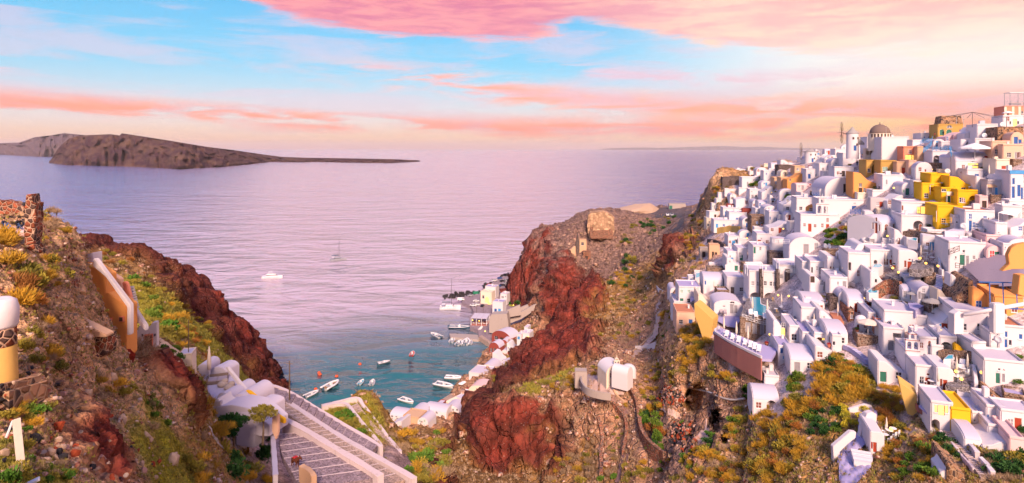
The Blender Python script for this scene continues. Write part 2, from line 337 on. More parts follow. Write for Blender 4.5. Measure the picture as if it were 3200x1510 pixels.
# ------------------------------------------------------------------ the land: one height field
# columns of control points: photo column -> [(distance, photo row or ('z', height), colour class), ...]
# classes: t tan soil, g green slope, o olive scrub earth, r red rock, k dark red rock, d grey rubble, w white-washed ground, p pale earth, a asphalt, b black lava
COLS={
 -250:[(17,1560,'t'),(22,1430,'t'),(26,1240,'t'),(30,1000,'t'),(35,830,'t'),(42,720,'t'),(50,690,'t'),(62,700,'t'),(90,('z',100),'o'),(150,('z',85),'o'),(300,('z',70),'o'),(420,('z',-5),'b')],
 0:[(17,1600,'t'),(21,1480,'g'),(26,1330,'t'),(29,1240,'t'),(33,1010,'t'),(38,830,'t'),(44,735,'t'),(48,705,'t'),(60,690,'t'),(66,700,'t'),(80,('z',105),'o'),(150,('z',85),'o'),(300,('z',70),'o'),(420,('z',-5),'b')],
 130:[(18,1600,'t'),(22,1520,'g'),(26,1420,'t'),(31,1215,'t'),(37,1000,'t'),(42,850,'t'),(48,735,'t'),(55,660,'t'),(62,690,'t'),(90,('z',100),'o'),(150,('z',85),'o'),(300,('z',72),'o'),(420,('z',-5),'b')],
 260:[(20,1620,'t'),(25,1510,'t'),(31,1400,'r'),(37,1220,'t'),(43,1040,'t'),(50,905,'t'),(57,785,'t'),(65,815,'t'),(100,('z',100),'o'),(200,('z',92),'o'),(300,785,'k'),(360,('z',50),'k'),(420,('z',-5),'b')],
 310:[(22,1630,'t'),(27,1515,'t'),(33,1400,'r'),(39,1260,'t'),(45,1125,'t'),(51,1005,'t'),(56,945,'t'),(63,965,'o'),(100,('z',97),'o'),(200,('z',91),'o'),(300,778,'k'),(360,('z',50),'k'),(420,('z',-5),'b')],
 400:[(24,1640,'t'),(30,1520,'t'),(37,1400,'t'),(44,1260,'t'),(51,1150,'t'),(57,1095,'t'),(68,1058,'o'),(85,1025,'o'),(110,985,'g'),(180,900,'g'),(260,830,'o'),(310,790,'k'),(350,('z',50),'k'),(430,('z',-5),'b')],
 520:[(30,1640,'g'),(38,1510,'g'),(46,1390,'g'),(53,1290,'t'),(62,1190,'r'),(74,1110,'o'),(92,1070,'o'),(120,1025,'g'),(180,960,'g'),(250,900,'k'),(300,872,'k'),(330,860,'k'),(370,('z',30),'k'),(440,('z',-5),'b')],
 620:[(38,1640,'t'),(46,1540,'g'),(54,1450,'o'),(62,1360,'o'),(72,1275,'o'),(85,1225,'o'),(96,1195,'o'),(112,1150,'g'),(150,1085,'g'),(220,1015,'g'),(280,955,'k'),(318,908,'k'),(350,('z',40),'k'),(380,('z',12),'k'),(430,('z',-5),'b')],
 720:[(46,1700,'o'),(56,1590,'o'),(66,1500,'o'),(78,1415,'o'),(90,1345,'w'),(100,1290,'w'),(116,1225,'o'),(160,1180,'o'),(230,1120,'g'),(285,1065,'k'),(318,1003,'k'),(335,('z',22),'k'),(365,('z',4),'b'),(402,('z',-4),'b')],
 800:[(50,1720,'c'),(62,1620,'c'),(75,1545,'c'),(90,1440,'c'),(105,1345,'c'),(118,1270,'o'),(150,1250,'o'),(220,1222,'g'),(280,1190,'k'),(305,1155,'k'),(322,('z',20),'k'),(350,('z',5),'b'),(392,('z',-3),'b')],
 900:[(55,1780,'c'),(68,1650,'c'),(80,1570,'c'),(95,1455,'c'),(110,1350,'c'),(118,1300,'o'),(126,1310,'o'),(180,('z',45),'o'),(250,('z',15),'o'),(305,('z',2),'b'),(335,('z',-4),'b')],
 1050:[(60,1800,'c'),(75,1640,'c'),(90,1500,'c'),(105,1425,'c'),(120,1350,'o'),(132,1300,'g'),(140,1282,'g'),(150,1285,'o'),(200,('z',25),'o'),(260,('z',3),'o'),(296,('z',-4),'b')],
 1150:[(60,1800,'c'),(75,1680,'c'),(90,1560,'c'),(105,1480,'c'),(118,1400,'o'),(128,1350,'g'),(138,1300,'g'),(145,1280,'g'),(156,('z',68),'o'),(200,('z',30),'o'),(252,('z',8),'p'),(288,('z',3),'p'),(303,('z',-4),'b')],
 1250:[(65,1800,'o'),(80,1700,'o'),(95,1580,'o'),(110,1470,'c'),(122,1412,'c'),(138,1408,'o'),(170,1400,'o'),(205,1390,'o'),(235,1365,'o'),(258,1345,'p'),(288,('z',3.5),'p'),(301,('z',-4),'b')],
 1350:[(70,1820,'k'),(90,1700,'k'),(110,1600,'k'),(126,1500,'k'),(142,1450,'o'),(175,1420,'o'),(215,1388,'o'),(250,1362,'o'),(275,('z',7),'p'),(296,('z',3),'p'),(309,('z',-4),'b')],
 1450:[(80,1800,'o'),(110,1620,'o'),(130,1530,'o'),(150,1490,'o'),(180,1450,'o'),(215,1410,'o'),(250,1360,'k'),(285,('z',8),'p'),(315,('z',5),'p'),(338,('z',3),'p'),(350,('z',-4),'b')],
 1530:[(85,1800,'o'),(115,1620,'o'),(140,1540,'o'),(168,1490,'o'),(183,1450,'k'),(188,1360,'r'),(194,1290,'r'),(202,1270,'k'),(225,('z',32),'k'),(262,1230,'k'),(300,('z',12),'p'),(345,('z',7),'p'),(382,('z',3),'p'),(394,('z',-4),'b')],
 1600:[(88,1800,'o'),(118,1640,'o'),(140,1550,'o'),(165,1495,'o'),(180,1445,'k'),(185,1340,'r'),(190,1262,'r'),(198,1228,'p'),(206,1212,'o'),(222,('z',40),'k'),(256,1185,'k'),(290,('z',16),'r'),(340,('z',9),'p'),(380,('z',8),'p'),(410,('z',6),'p'),(432,('z',3),'p'),(446,('z',-4),'p'),(480,('z',-3),'a'),(498,('z',3),'a'),(530,('z',10),'r'),(560,('z',3),'a'),(575,('z',-4),'b')],
 1665:[(90,1800,'o'),(120,1650,'o'),(140,1560,'o'),(160,1510,'o'),(176,1450,'o'),(182,1340,'k'),(188,1262,'r'),(195,1215,'p'),(205,1192,'g'),(214,('z',46),'o'),(258,1160,'r'),(288,('z',24),'r'),(325,1095,'r'),(345,('z',12),'p'),(385,('z',10),'p'),(425,('z',12),'p'),(470,('z',10),'p'),(490,('z',12),'r'),(500,880,'r'),(510,815,'r'),(520,765,'d'),(560,748,'d'),(590,('z',40),'d'),(612,('z',-5),'b')],
 1750:[(95,1800,'o'),(120,1670,'o'),(145,1570,'o'),(163,1500,'o'),(174,1440,'k'),(182,1350,'k'),(186,1250,'k'),(190,1205,'p'),(200,1180,'g'),(214,1164,'g'),(225,('z',46),'o'),(262,1128,'r'),(288,1092,'r'),(320,('z',27),'k'),(362,1010,'r'),(380,('z',20),'k'),(402,('z',10),'k'),(412,930,'r'),(425,852,'r'),(450,815,'d'),(482,768,'d'),(520,716,'d'),(560,700,'d'),(600,('z',40),'d'),(640,('z',-5),'b')],
 1830:[(98,1800,'o'),(122,1680,'o'),(142,1580,'o'),(158,1500,'o'),(168,1420,'o'),(174,1330,'p'),(178,1265,'p'),(184,1215,'p'),(196,1180,'p'),(215,1150,'p'),(245,1110,'r'),(285,1060,'r'),(312,('z',36),'k'),(350,945,'r'),(372,905,'r'),(392,('z',36),'k'),(408,('z',26),'k'),(425,880,'k'),(445,848,'d'),(475,790,'d'),(500,715,'d'),(535,672,'d'),(580,668,'d'),(640,('z',30),'d'),(680,('z',-5),'b')],
 1920:[(100,1800,'o'),(122,1660,'o'),(138,1570,'o'),(150,1490,'o'),(160,1410,'p'),(168,1320,'p'),(172,1255,'p'),(176,1202,'p'),(188,1192,'p'),(200,1140,'p'),(220,1110,'p'),(250,1080,'p'),(290,1035,'o'),(330,975,'o'),(360,925,'o'),(392,880,'o'),(425,855,'d'),(455,815,'d'),(482,760,'d'),(510,700,'d'),(545,668,'d'),(590,660,'d'),(640,('z',30),'d'),(680,('z',-5),'b')],
 2050:[(100,1800,'o'),(120,1630,'t'),(134,1530,'t'),(143,1440,'p'),(149,1360,'d'),(158,1285,'d'),(168,1215,'p'),(185,1145,'p'),(205,1090,'o'),(230,1045,'p'),(262,990,'p'),(300,930,'p'),(340,885,'o'),(385,835,'o'),(430,780,'d'),(480,730,'d'),(540,690,'d'),(600,660,'a'),(660,655,'d'),(720,('z',30),'d'),(760,('z',-5),'b')],
 2150:[(88,1800,'t'),(104,1640,'t'),(117,1545,'t'),(127,1455,'p'),(137,1395,'d'),(147,1330,'d'),(152,1270,'p'),(156,1160,'p'),(161,1100,'o'),(172,1040,'o'),(183,1000,'o'),(194,955,'w'),(212,910,'w'),(238,862,'p'),(272,810,'p'),(312,765,'r'),(345,735,'p'),(400,705,'p'),(470,680,'a'),(560,662,'a'),(640,650,'d'),(720,('z',30),'d'),(760,('z',-5),'b')],
 2195:[(84,1800,'t'),(100,1640,'t'),(113,1540,'t'),(123,1450,'t'),(133,1380,'d'),(142,1320,'d'),(146,1250,'p'),(150,1150,'p'),(156,1095,'o'),(168,1035,'o'),(180,985,'o'),(194,920,'w'),(212,885,'w'),(240,840,'p'),(275,795,'p'),(312,755,'p'),(345,715,'t'),(362,672,'t'),(375,660,'o'),(470,668,'p'),(560,655,'d'),(640,648,'d'),(720,('z',30),'d'),(760,('z',-5),'b')],
 2230:[(82,1800,'t'),(98,1640,'t'),(111,1530,'t'),(121,1440,'t'),(130,1360,'p'),(138,1290,'p'),(142,1210,'p'),(146,1130,'p'),(152,1080,'o'),(165,1020,'w'),(180,950,'w'),(198,890,'w'),(220,840,'w'),(250,790,'w'),(285,740,'w'),(315,705,'w'),(335,680,'t'),(346,620,'t'),(352,578,'t'),(372,565,'o'),(410,580,'o'),(440,('z',60),'t'),(560,('z',70),'d'),(700,('z',30),'d'),(760,('z',-5),'b')],
 2320:[(78,1800,'t'),(94,1640,'t'),(107,1520,'t'),(117,1420,'o'),(125,1340,'o'),(131,1260,'p'),(135,1180,'p'),(139,1115,'w'),(150,1088,'w'),(160,1040,'w'),(172,985,'w'),(184,925,'w'),(202,860,'w'),(222,800,'w'),(250,750,'w'),(280,700,'w'),(310,640,'w'),(338,580,'w'),(365,555,'o'),(400,550,'o'),(430,('z',85),'t'),(500,('z',50),'d'),(640,('z',-5),'b')],
 2450:[(70,1800,'o'),(85,1640,'o'),(96,1530,'o'),(106,1430,'o'),(114,1330,'o'),(121,1250,'w'),(127,1180,'w'),(133,1120,'w'),(140,1060,'w'),(150,1000,'w'),(162,935,'w'),(176,865,'w'),(192,800,'w'),(210,740,'w'),(230,680,'w'),(252,630,'w'),(277,580,'w'),(302,540,'w'),(332,515,'w'),(360,508,'o'),(400,515,'o'),(450,('z',80),'t'),(600,('z',-5),'b')],
 2600:[(65,1800,'o'),(80,1620,'o'),(90,1520,'o'),(100,1410,'o'),(108,1300,'o'),(115,1210,'o'),(122,1130,'w'),(132,1045,'w'),(142,965,'w'),(152,885,'w'),(165,805,'w'),(180,735,'w'),(195,670,'w'),(212,610,'w'),(230,565,'w'),(250,525,'w'),(272,500,'w'),(300,495,'w'),(330,('z',122),'o'),(400,('z',100),'o'),(500,('z',50),'o'),(640,('z',-5),'b')],
 2750:[(60,1800,'o'),(75,1640,'o'),(85,1530,'o'),(95,1420,'o'),(103,1320,'o'),(110,1220,'w'),(118,1125,'w'),(126,1030,'w'),(136,935,'w'),(146,845,'w'),(158,762,'w'),(170,690,'w'),(182,622,'w'),(195,565,'w'),(210,515,'w'),(225,480,'w'),(240,468,'w'),(260,475,'w'),(300,('z',126),'w'),(400,('z',110),'o'),(560,('z',50),'o')],
 2900:[(60,1740,'o'),(75,1560,'o'),(84,1460,'o'),(92,1370,'o'),(100,1275,'w'),(107,1185,'w'),(114,1085,'w'),(122,985,'w'),(131,895,'w'),(140,805,'w'),(150,725,'w'),(162,645,'w'),(175,575,'w'),(188,515,'w'),(200,468,'w'),(215,442,'w'),(230,436,'w'),(260,445,'w'),(350,('z',128),'w'),(560,('z',80),'o')],
 3050:[(58,1740,'o'),(72,1570,'o'),(80,1480,'o'),(88,1390,'w'),(96,1285,'w'),(102,1185,'w'),(108,1085,'w'),(115,975,'w'),(122,885,'w'),(130,805,'w'),(140,725,'w'),(150,645,'w'),(162,565,'w'),(175,490,'w'),(188,435,'w'),(200,408,'w'),(220,400,'w'),(260,405,'w'),(350,('z',132),'w'),(560,('z',90),'o')],
 3200:[(55,1740,'o'),(68,1580,'o'),(76,1500,'o'),(84,1400,'w'),(92,1290,'w'),(98,1185,'w'),(104,1065,'w'),(110,955,'w'),(117,855,'w'),(125,775,'w'),(134,695,'w'),(143,615,'w'),(153,525,'w'),(165,450,'w'),(178,400,'w'),(195,372,'w'),(230,370,'w'),(350,('z',138),'w'),(560,('z',95),'o')],
 3500:[(50,1740,'o'),(64,1580,'o'),(72,1500,'o'),(80,1390,'w'),(88,1280,'w'),(94,1170,'w'),(100,1045,'w'),(106,935,'w'),(113,835,'w'),(121,755,'w'),(130,675,'w'),(140,590,'w'),(150,500,'w'),(162,420,'w'),(175,370,'w'),(195,345,'w'),(230,345,'w'),(350,('z',140),'w'),(560,('z',95),'o')],
}
# extra colour-only marks (photo column, distance, class)
PAINT=[(1640,505,'r'),(1640,515,'r'),(1700,500,'r'),(1700,470,'r'),(1622,510,'r'),(1710,440,'r'),(1690,485,'k'),(1720,300,'r'),(1780,330,'r'),(1800,400,'k'),(1850,420,'k'),(1700,360,'r'),(1560,190,'r'),(1700,185,'r'),(1640,184,'r'),(150,24,'g'),(60,22,'g'),(500,42,'g'),(560,50,'g'),(450,40,'g'),(330,38,'t'),(180,33,'t'),(330,30,'r'),(280,33,'r'),(90,24,'g'),
   (1700,208,'g'),(1650,200,'g'),(470,150,'g'),(540,150,'g'),(600,130,'o'),(660,180,'g'),(460,250,'o'),
   (560,320,'k'),(660,310,'k'),(640,285,'k'),(700,300,'r'),(740,300,'r'),(770,300,'r'),(700,265,'k'),
   (2110,590,'a'),(2160,500,'a'),(2175,430,'a'),(2185,395,'a'),(2140,540,'a'),(2060,590,'a'),
   (2000,250,'p'),(1990,300,'p'),(2060,300,'o'),(2100,270,'p'),(2120,330,'r'),(2000,210,'p'),
   (2380,110,'o'),(2420,104,'o'),(2500,100,'o'),(2300,100,'t'),(2250,95,'t'),(2200,100,'t'),(2120,112,'t'),
   (1700,150,'o'),(1800,150,'p'),(1800,140,'p'),(1400,200,'k'),(1480,230,'k'),(1440,200,'o')]
COLR={'t':(0.78,0.46,0.25),'g':(0.31,0.27,0.022),'o':(0.40,0.22,0.075),'r':(0.21,0.040,0.028),'k':(0.13,0.034,0.026),'d':(0.32,0.20,0.16),
  'w':(0.52,0.41,0.40),'p':(0.56,0.30,0.18),'a':(0.11,0.09,0.10),'b':(0.02,0.018,0.018),'c':(0.36,0.25,0.24)}
ROUGH={'t':.9,'g':.5,'o':.7,'r':1.7,'k':1.45,'d':1.1,'w':.05,'p':.8,'a':.03,'b':.9,'c':.03}
KL=1000.0
_pts=[];_py=[];_cls=[]
for cx_,rows in COLS.items():
 for d_,v_,c_ in rows:
  py_=v_ if not isinstance(v_,tuple) else HZ+(CZ-v_[1])/d_*F
  _pts.append((cx_,KL*math.log(d_)));_py.append(py_);_cls.append(c_)
_pts=np.array(_pts);_py=np.array(_py)
_cp=np.array([(p,KL*math.log(d)) for p,d,c in PAINT]);_cc=[c for *_,c in PAINT]
def _phi(r2):return np.sqrt(r2+30.0 ** 2)
_d2=((_pts[:,None]-_pts[None]) ** 2).sum(-1)
_n=len(_pts)
_A=np.zeros((_n+3,_n+3));_A[:_n,:_n]=_phi(_d2) ;_A[:_n,:_n]+=np.eye(_n)*1e-6
_A[:_n,_n]=1;_A[:_n,_n+1:]=_pts/1000;_A[_n:,:_n]=_A[:_n,_n:].T
_wt=np.linalg.solve(_A,np.concatenate([_py,np.zeros(3)]))
def land_py(px,L):
 out=np.empty(px.size);P=np.stack([px.ravel(),L.ravel()],1)
 for i in range(0,len(P),20000):
  q=P[i:i+20000]
  r2=((q[:,None,0]-_pts[None,:,0]) ** 2)+((q[:,None,1]-_pts[None,:,1]) ** 2)
  out[i:i+20000]=_phi(r2) @ _wt[:_n]+_wt[_n]+(q/1000) @ _wt[_n+1:]
 return out.reshape(px.shape)
NCOL,NROW=640,620
_PX=np.linspace(-260,3480,NCOL)
_L0=np.linspace(KL*math.log(17.2),KL*math.log(755),260)
_g0,_l0=np.meshgrid(_PX[::4],_L0,indexing='ij')
_py0=land_py(_g0,_l0)
# resample every column evenly along its own profile, so cliffs get as many rows as slopes
_Lr=np.empty((len(_PX[::4]),NROW))
for i in range(len(_Lr)):
 vis=np.abs(np.diff(np.clip(_py0[i],300,1700)))
 s_=np.concatenate([[0],np.cumsum(vis*1.0+np.diff(_L0)*0.35)])
 _Lr[i]=np.interp(np.linspace(0,s_[-1],NROW),s_,_L0)
for _ in range(3):
 _Lr[1:-1]=(_Lr[:-2]+2*_Lr[1:-1]+_Lr[2:])/4
_LL=np.empty((NCOL,NROW))
for j in range(NROW):
 _LL[:,j]=np.interp(_PX,_PX[::4],_Lr[:,j])
_GP=np.repeat(_PX[:,None],NROW,1)
_GY=land_py(_GP,_LL)
_D=np.exp(_LL/KL)
X=(_GP-1600)/F*_D;Y=_D.copy();Z=CZ-(_GY-HZ)/F*_D
# colour classes: nearest marks, blended, with a wandering border
_allp=np.concatenate([_pts,_cp]);_allc=_cls+_cc
_names=sorted(COLR);_col=np.array([COLR[c] for c in _allc]);_rg=np.array([ROUGH[c] for c in _allc])
_wr=0.0+np.array([1.0]*len(_cls)+[1.0]*len(_cc))
wx=fbm(X/9,Y/9,Z/9,4)*90;wy=fbm(X/9+40,Y/9,Z/9+7,4)*90
Pc=np.stack([(_GP+wx).ravel(),(_LL+wy).ravel()],1)
VC=np.empty((Pc.shape[0],3));VR=np.empty(Pc.shape[0]);CLS=np.empty(Pc.shape[0],int);_ci=np.array(['tgorkdwpabc'.index(c) for c in _allc])
for i in range(0,len(Pc),20000):
 q=Pc[i:i+20000]
 r2=((q[:,None,0]-_allp[None,:,0]) ** 2)+((q[:,None,1]-_allp[None,:,1]) ** 2)+200
 ww=_wr/(r2*r2)
 ww /= ww.sum(1,keepdims=True)
 VC[i:i+20000]=ww @ _col;VR[i:i+20000]=ww @ _rg;CLS[i:i+20000]=_ci[np.argmax(ww,1)]
VR=VR.reshape(X.shape);CLS=CLS.reshape(X.shape)
# relief along the surface normal, by class
gx=np.stack([np.gradient(X,axis=0),np.gradient(Y,axis=0),np.gradient(Z,axis=0)],-1)
gy=np.stack([np.gradient(X,axis=1),np.gradient(Y,axis=1),np.gradient(Z,axis=1)],-1)
N=np.cross(gx,gy);N /= np.linalg.norm(N,axis=-1,keepdims=True)+1e-9
N[N[...,2]<0] *=-1
sc=np.clip(_D/120.0,0.25,2.2)                       # relief is finer on the near bank
n_big=fbm(X/(14*sc),Y/(14*sc),Z/(26*sc),3)
rid=1-np.abs(fbm(X/(6*sc)+9,Y/(6*sc),Z/(10*sc),4))*2.2
n_sm=fbm(X/(2.2*sc),Y/(2.2*sc),Z/(2.2*sc),4)
n_ti=fbm(X/(0.8*sc),Y/(0.8*sc),Z/(0.8*sc),3)
flute=1-np.abs(fbm(X/(8*sc)+3,Y/(8*sc),Z/(50*sc),2))*2.4            # water-worn ribs down the steep faces
steep=np.clip(1.15-N[...,2],0.15,1)
rock=np.clip((VR-1.15)/.25,0,1)
lz_=Z/(4.5*sc)+1.6*n_big+.5*n_sm;saw=lz_-np.floor(lz_);ledge=np.clip(saw*3.2,0,1)-np.clip((saw-.86)*7,0,1)      # broken ledges
crev=np.abs(fbm(X/(7*sc)+31,Y/(7*sc),Z/(26*sc),2))*2.6                  # sharp clefts
disp=sc*rock*(ledge*1.1+np.clip(crev,0,.8)*2.2)+sc*VR*((flute-0.5)*2.6*steep+n_big*1.3+(rid-0.5)*1.1*(1-.6*rock)+(n_sm*1.2+n_ti*0.6)*(1-.55*rock))
fade=np.clip((Z+3)/6.0,0.15,1)
disp *= fade
X+=N[...,0]*disp;Y+=N[...,1]*disp;Z+=N[...,2]*disp
VC *= (1+0.30*fbm(X/3,Y/3,Z/3,3))[...,None].reshape(-1,1)
band=np.sin(Z*0.9+4*n_big+X*0.05)*np.clip(VR-.7,0,1)*steep           # strata in the rock
VC *= (1+0.45*band).reshape(-1,1)
# caves hollowed into the cliff under the hotel (photo column, row, half width, half height, depth)
for cx_,cy_,rx_,ry_,dp_ in ((2170,1252,34,50,10),(2240,1322,17,44,9),(2265,1372,10,20,6)):
 q=((X/Y*F+1600-cx_)/rx_) ** 2+((HZ+(CZ-Z)/Y*F-cy_+np.clip((HZ+(CZ-Z)/Y*F-cy_),0,99)*.3)/ry_) ** 2
 k=np.clip((1.0-q)/.25,0,1)*((Y>118) & (Y<185));g=1+k*dp_/np.sqrt(X*X+Y*Y+(Z-CZ) ** 2)
 X *= g;Y *= g;Z=CZ+(Z-CZ)*g
PXG=X/Y*F+1600;PYG=HZ+(CZ-Z)/Y*F       # projected grid, for placing things on the land

me=bpy.data.meshes.new('ground')
nv=NCOL*NROW
co=np.stack([X.ravel(),Y.ravel(),Z.ravel()],1).astype(np.float32)
ii,jj=np.meshgrid(np.arange(NCOL-1),np.arange(NROW-1),indexing='ij')
a_=(ii*NROW+jj).ravel();quads=np.stack([a_,a_+NROW,a_+NROW+1,a_+1],1).astype(np.int32)
me.vertices.add(nv);me.vertices.foreach_set('co',co.ravel())
nf=len(quads);me.loops.add(nf*4);me.loops.foreach_set('vertex_index',quads.ravel())
me.polygons.add(nf);me.polygons.foreach_set('loop_start',np.arange(nf,dtype=np.int32)*4)
me.update(calc_edges=True)
me.polygons.foreach_set('use_smooth',np.ones(nf,bool))
ca=me.color_attributes.new('soil','FLOAT_COLOR','POINT')
ca.data.foreach_set('color',np.concatenate([np.clip(VC,0,1),VR.reshape(-1,1)],1).astype(np.float32).ravel())
def land_build(t,b,col):
 at=t.node('ShaderNodeAttribute',attribute_name='soil')
 pos=t.node('ShaderNodeNewGeometry').outputs['Position']
 n1=t.noise(pos,0.35,6,0.68);n2=t.noise(pos,2.6,4,0.66);n3=t.noise(pos,9.0,2,0.6)
 k=t.m('ADD',t.m('ADD',t.m('MULTIPLY',n1,0.8),t.m('MULTIPLY',n2,0.8)),t.m('MULTIPLY',n3,0.4))
 rkm=t.smooth(at.outputs['Alpha'],1.1,1.4)
 stk=t.noise(t.node('ShaderNodeMapping',{'Vector':pos,'Scale':(1,1,.22)}).outputs[0],0.55,5,0.6)
 k=t.m('ADD',t.m('MULTIPLY',k,t.m('SUBTRACT',1.0,t.m('MULTIPLY',rkm,0.75))),t.m('MULTIPLY',rkm,t.m('ADD',0.40,t.m('MULTIPLY',stk,0.7))))
 br=t.ramp(t.m('MULTIPLY',k,0.5),[(0.37,(0.22,0.19,0.18)),(0.45,(0.62,0.58,0.56)),(0.50,(1.0,1.0,1.0)),(0.55,(1.4,1.36,1.3)),(0.64,(2.0,1.9,1.8))])
 c=t.mix(1.0,at.outputs['Color'],br,'MULTIPLY')
 # loose pale and dark stones in the soil
 v=t.node('ShaderNodeTexVoronoi',{'Vector':pos,'Scale':1.7},feature='F1')
 sv=t.node('ShaderNodeSeparateColor',{0:v.outputs['Color']})
 st=t.m('MULTIPLY',t.m('LESS_THAN',v.outputs['Distance'],0.20),t.m('GREATER_THAN',sv.outputs[0],0.8))
 stc=t.ramp(sv.outputs[1],[(0.0,(0.10,0.055,0.045)),(0.3,(0.30,0.09,0.05)),(0.6,(0.42,0.29,0.21)),(1.0,(0.62,0.48,0.40))])
 rg=at.outputs['Alpha']
 nz_=t.node('ShaderNodeSeparateXYZ',{0:t.node('ShaderNodeNewGeometry').outputs['True Normal']}).outputs[2]
 ck=t.node('ShaderNodeTexVoronoi',{'Vector':t.vm('ADD',pos,t.noise(pos,0.5,3,out=1)),'Scale':0.33},feature='DISTANCE_TO_EDGE')
 crack=t.smooth(ck.outputs['Distance'],0.0,0.10)
 c=t.mix(t.m('MULTIPLY',st,t.smooth(rg,0.1,0.45)),c,stc)
 t.put(b.inputs['Base Color'],c)
 c=t.mix(t.m('MULTIPLY',t.m('SUBTRACT',1.0,crack),t.m('MULTIPLY',t.smooth(rg,0.5,1.2),0.12)),c,(0.05,0.02,0.015))
 t.put(b.inputs['Base Color'],c)
 h=t.m('ADD',t.m('ADD',t.m('MULTIPLY',n1,2.2),t.m('MULTIPLY',n2,0.5)),t.m('MULTIPLY',t.noise(pos,7.0,3,0.7),0.25))
 bp=t.node('ShaderNodeBump',{'Strength':t.m('SUBTRACT',t.m('MINIMUM',t.m('MULTIPLY',rg,1.2),1.0),t.m('MULTIPLY',rkm,0.25)),'Distance':1.0,'Height':t.m('ADD',h,t.m('MULTIPLY',crack,0.9))})
 t.put(b.inputs['Normal'],bp.outputs[0])
me.materials.append(pbsdf('earth',(0.4,0.25,0.15),0.95,0.1,land_build))
ground=bpy.data.objects.new('ground',me);link(ground);ground['kind']='structure'

def hit(px,py):
 """nearest land point seen at photo pixel (px, py)"""
 c=np.clip((px+260)/(3740.0)*(NCOL-1),0,NCOL-1.001);i=int(c);f=c-i
 prof=PYG[i]*(1-f)+PYG[i+1]*f
 dd=Y[i]*(1-f)+Y[i+1]*f
 idx=np.nonzero(prof <= py)[0]
 if len(idx)==0:j=int(np.argmin(prof));return P3(px,py,float(dd[j]))
 j=idx[0]
 if j==0:return P3(px,py,float(dd[0]))
 t=(prof[j-1]-py)/(prof[j-1]-prof[j]+1e-9)
 return P3(px,py,float(dd[j-1]+(dd[j]-dd[j-1])*t))
def gz(x,y):
 """land height under plan point (x, y)"""
 px=x/y*F+1600
 c=np.clip((px+260)/(3740.0)*(NCOL-1),0,NCOL-1.001);i=int(round(c))
 return float(np.interp(y,np.maximum.accumulate(Y[i]),Z[i]))

# ------------------------------------------------------------------ sea
def sea_build(t,b,col):
 pos=t.node('ShaderNodeNewGeometry').outputs['Position']
 sp=t.node('ShaderNodeSeparateXYZ',{0:pos})
 mp=t.node('ShaderNodeMapping',{'Vector':pos,'Rotation':(0,0,R(18)),'Scale':(0.55,1.0,1.0)})
 v=mp.outputs[0]
 # swell, wind waves, chop
 s0=t.noise(v,0.006,3,0.5);s1=t.noise(v,0.035,2,0.55,0.5);s2=t.noise(v,0.14,3,0.6,0.6);s3=t.noise(v,0.7,2,0.6)
 wind=t.smooth(t.m('DIVIDE',sp.outputs[0],t.m('ADD',sp.outputs[1],300.0)),-0.02,0.27)   # rougher water off the point
 h=t.m('MULTIPLY',t.noise(v,0.011,2,0.5,0.8),16.0)
 h=t.m('ADD',h,t.m('MULTIPLY',s1,t.m('ADD',12.0,t.m('MULTIPLY',wind,3.0))))
 h=t.m('ADD',h,t.m('MULTIPLY',s2,t.m('ADD',2.4,t.m('MULTIPLY',wind,0.8))))
 h=t.m('ADD',h,t.m('MULTIPLY',s3,0.14))
 bp=t.node('ShaderNodeBump',{'Strength':1.0,'Distance':1.0,'Height':h})
 t.put(b.inputs['Normal'],bp.outputs[0])
 # shallow turquoise round the quay; pale sky glitter painted offshore, deep blue at right
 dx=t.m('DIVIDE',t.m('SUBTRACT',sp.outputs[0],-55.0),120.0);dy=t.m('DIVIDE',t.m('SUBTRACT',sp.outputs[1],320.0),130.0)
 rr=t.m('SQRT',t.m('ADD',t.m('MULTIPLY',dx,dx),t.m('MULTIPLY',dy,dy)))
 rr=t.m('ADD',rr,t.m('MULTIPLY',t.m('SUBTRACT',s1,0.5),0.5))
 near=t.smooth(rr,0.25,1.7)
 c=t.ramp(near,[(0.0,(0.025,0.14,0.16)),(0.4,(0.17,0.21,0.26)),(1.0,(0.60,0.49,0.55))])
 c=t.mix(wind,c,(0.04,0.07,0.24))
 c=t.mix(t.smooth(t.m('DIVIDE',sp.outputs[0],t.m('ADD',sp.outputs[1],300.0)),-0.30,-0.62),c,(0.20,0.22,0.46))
 t.put(b.inputs['Base Color'],c)
 t.put(b.inputs['Metallic'],t.m('MULTIPLY',t.m('ADD',0.10,t.m('MULTIPLY',near,0.18)),t.m('SUBTRACT',1.0,wind)))
 t.put(b.inputs['Specular IOR Level'],t.m('SUBTRACT',0.6,t.m('MULTIPLY',wind,0.42)))
 t.put(b.inputs['Roughness'],t.m('ADD',0.08,t.m('MULTIPLY',s0,0.12)))
 b.inputs['IOR'].default_value=1.55
pbsdf('seawater',(0.02,0.06,0.12),0.2,0.5,sea_build)
ss=MB();ss.add([(-90000,-2000,0),(90000,-2000,0),(90000,150000,0),(-90000,150000,0)],[(0,1,2,3)])
sea=ss.build('sea','seawater');sea['kind']='structure'
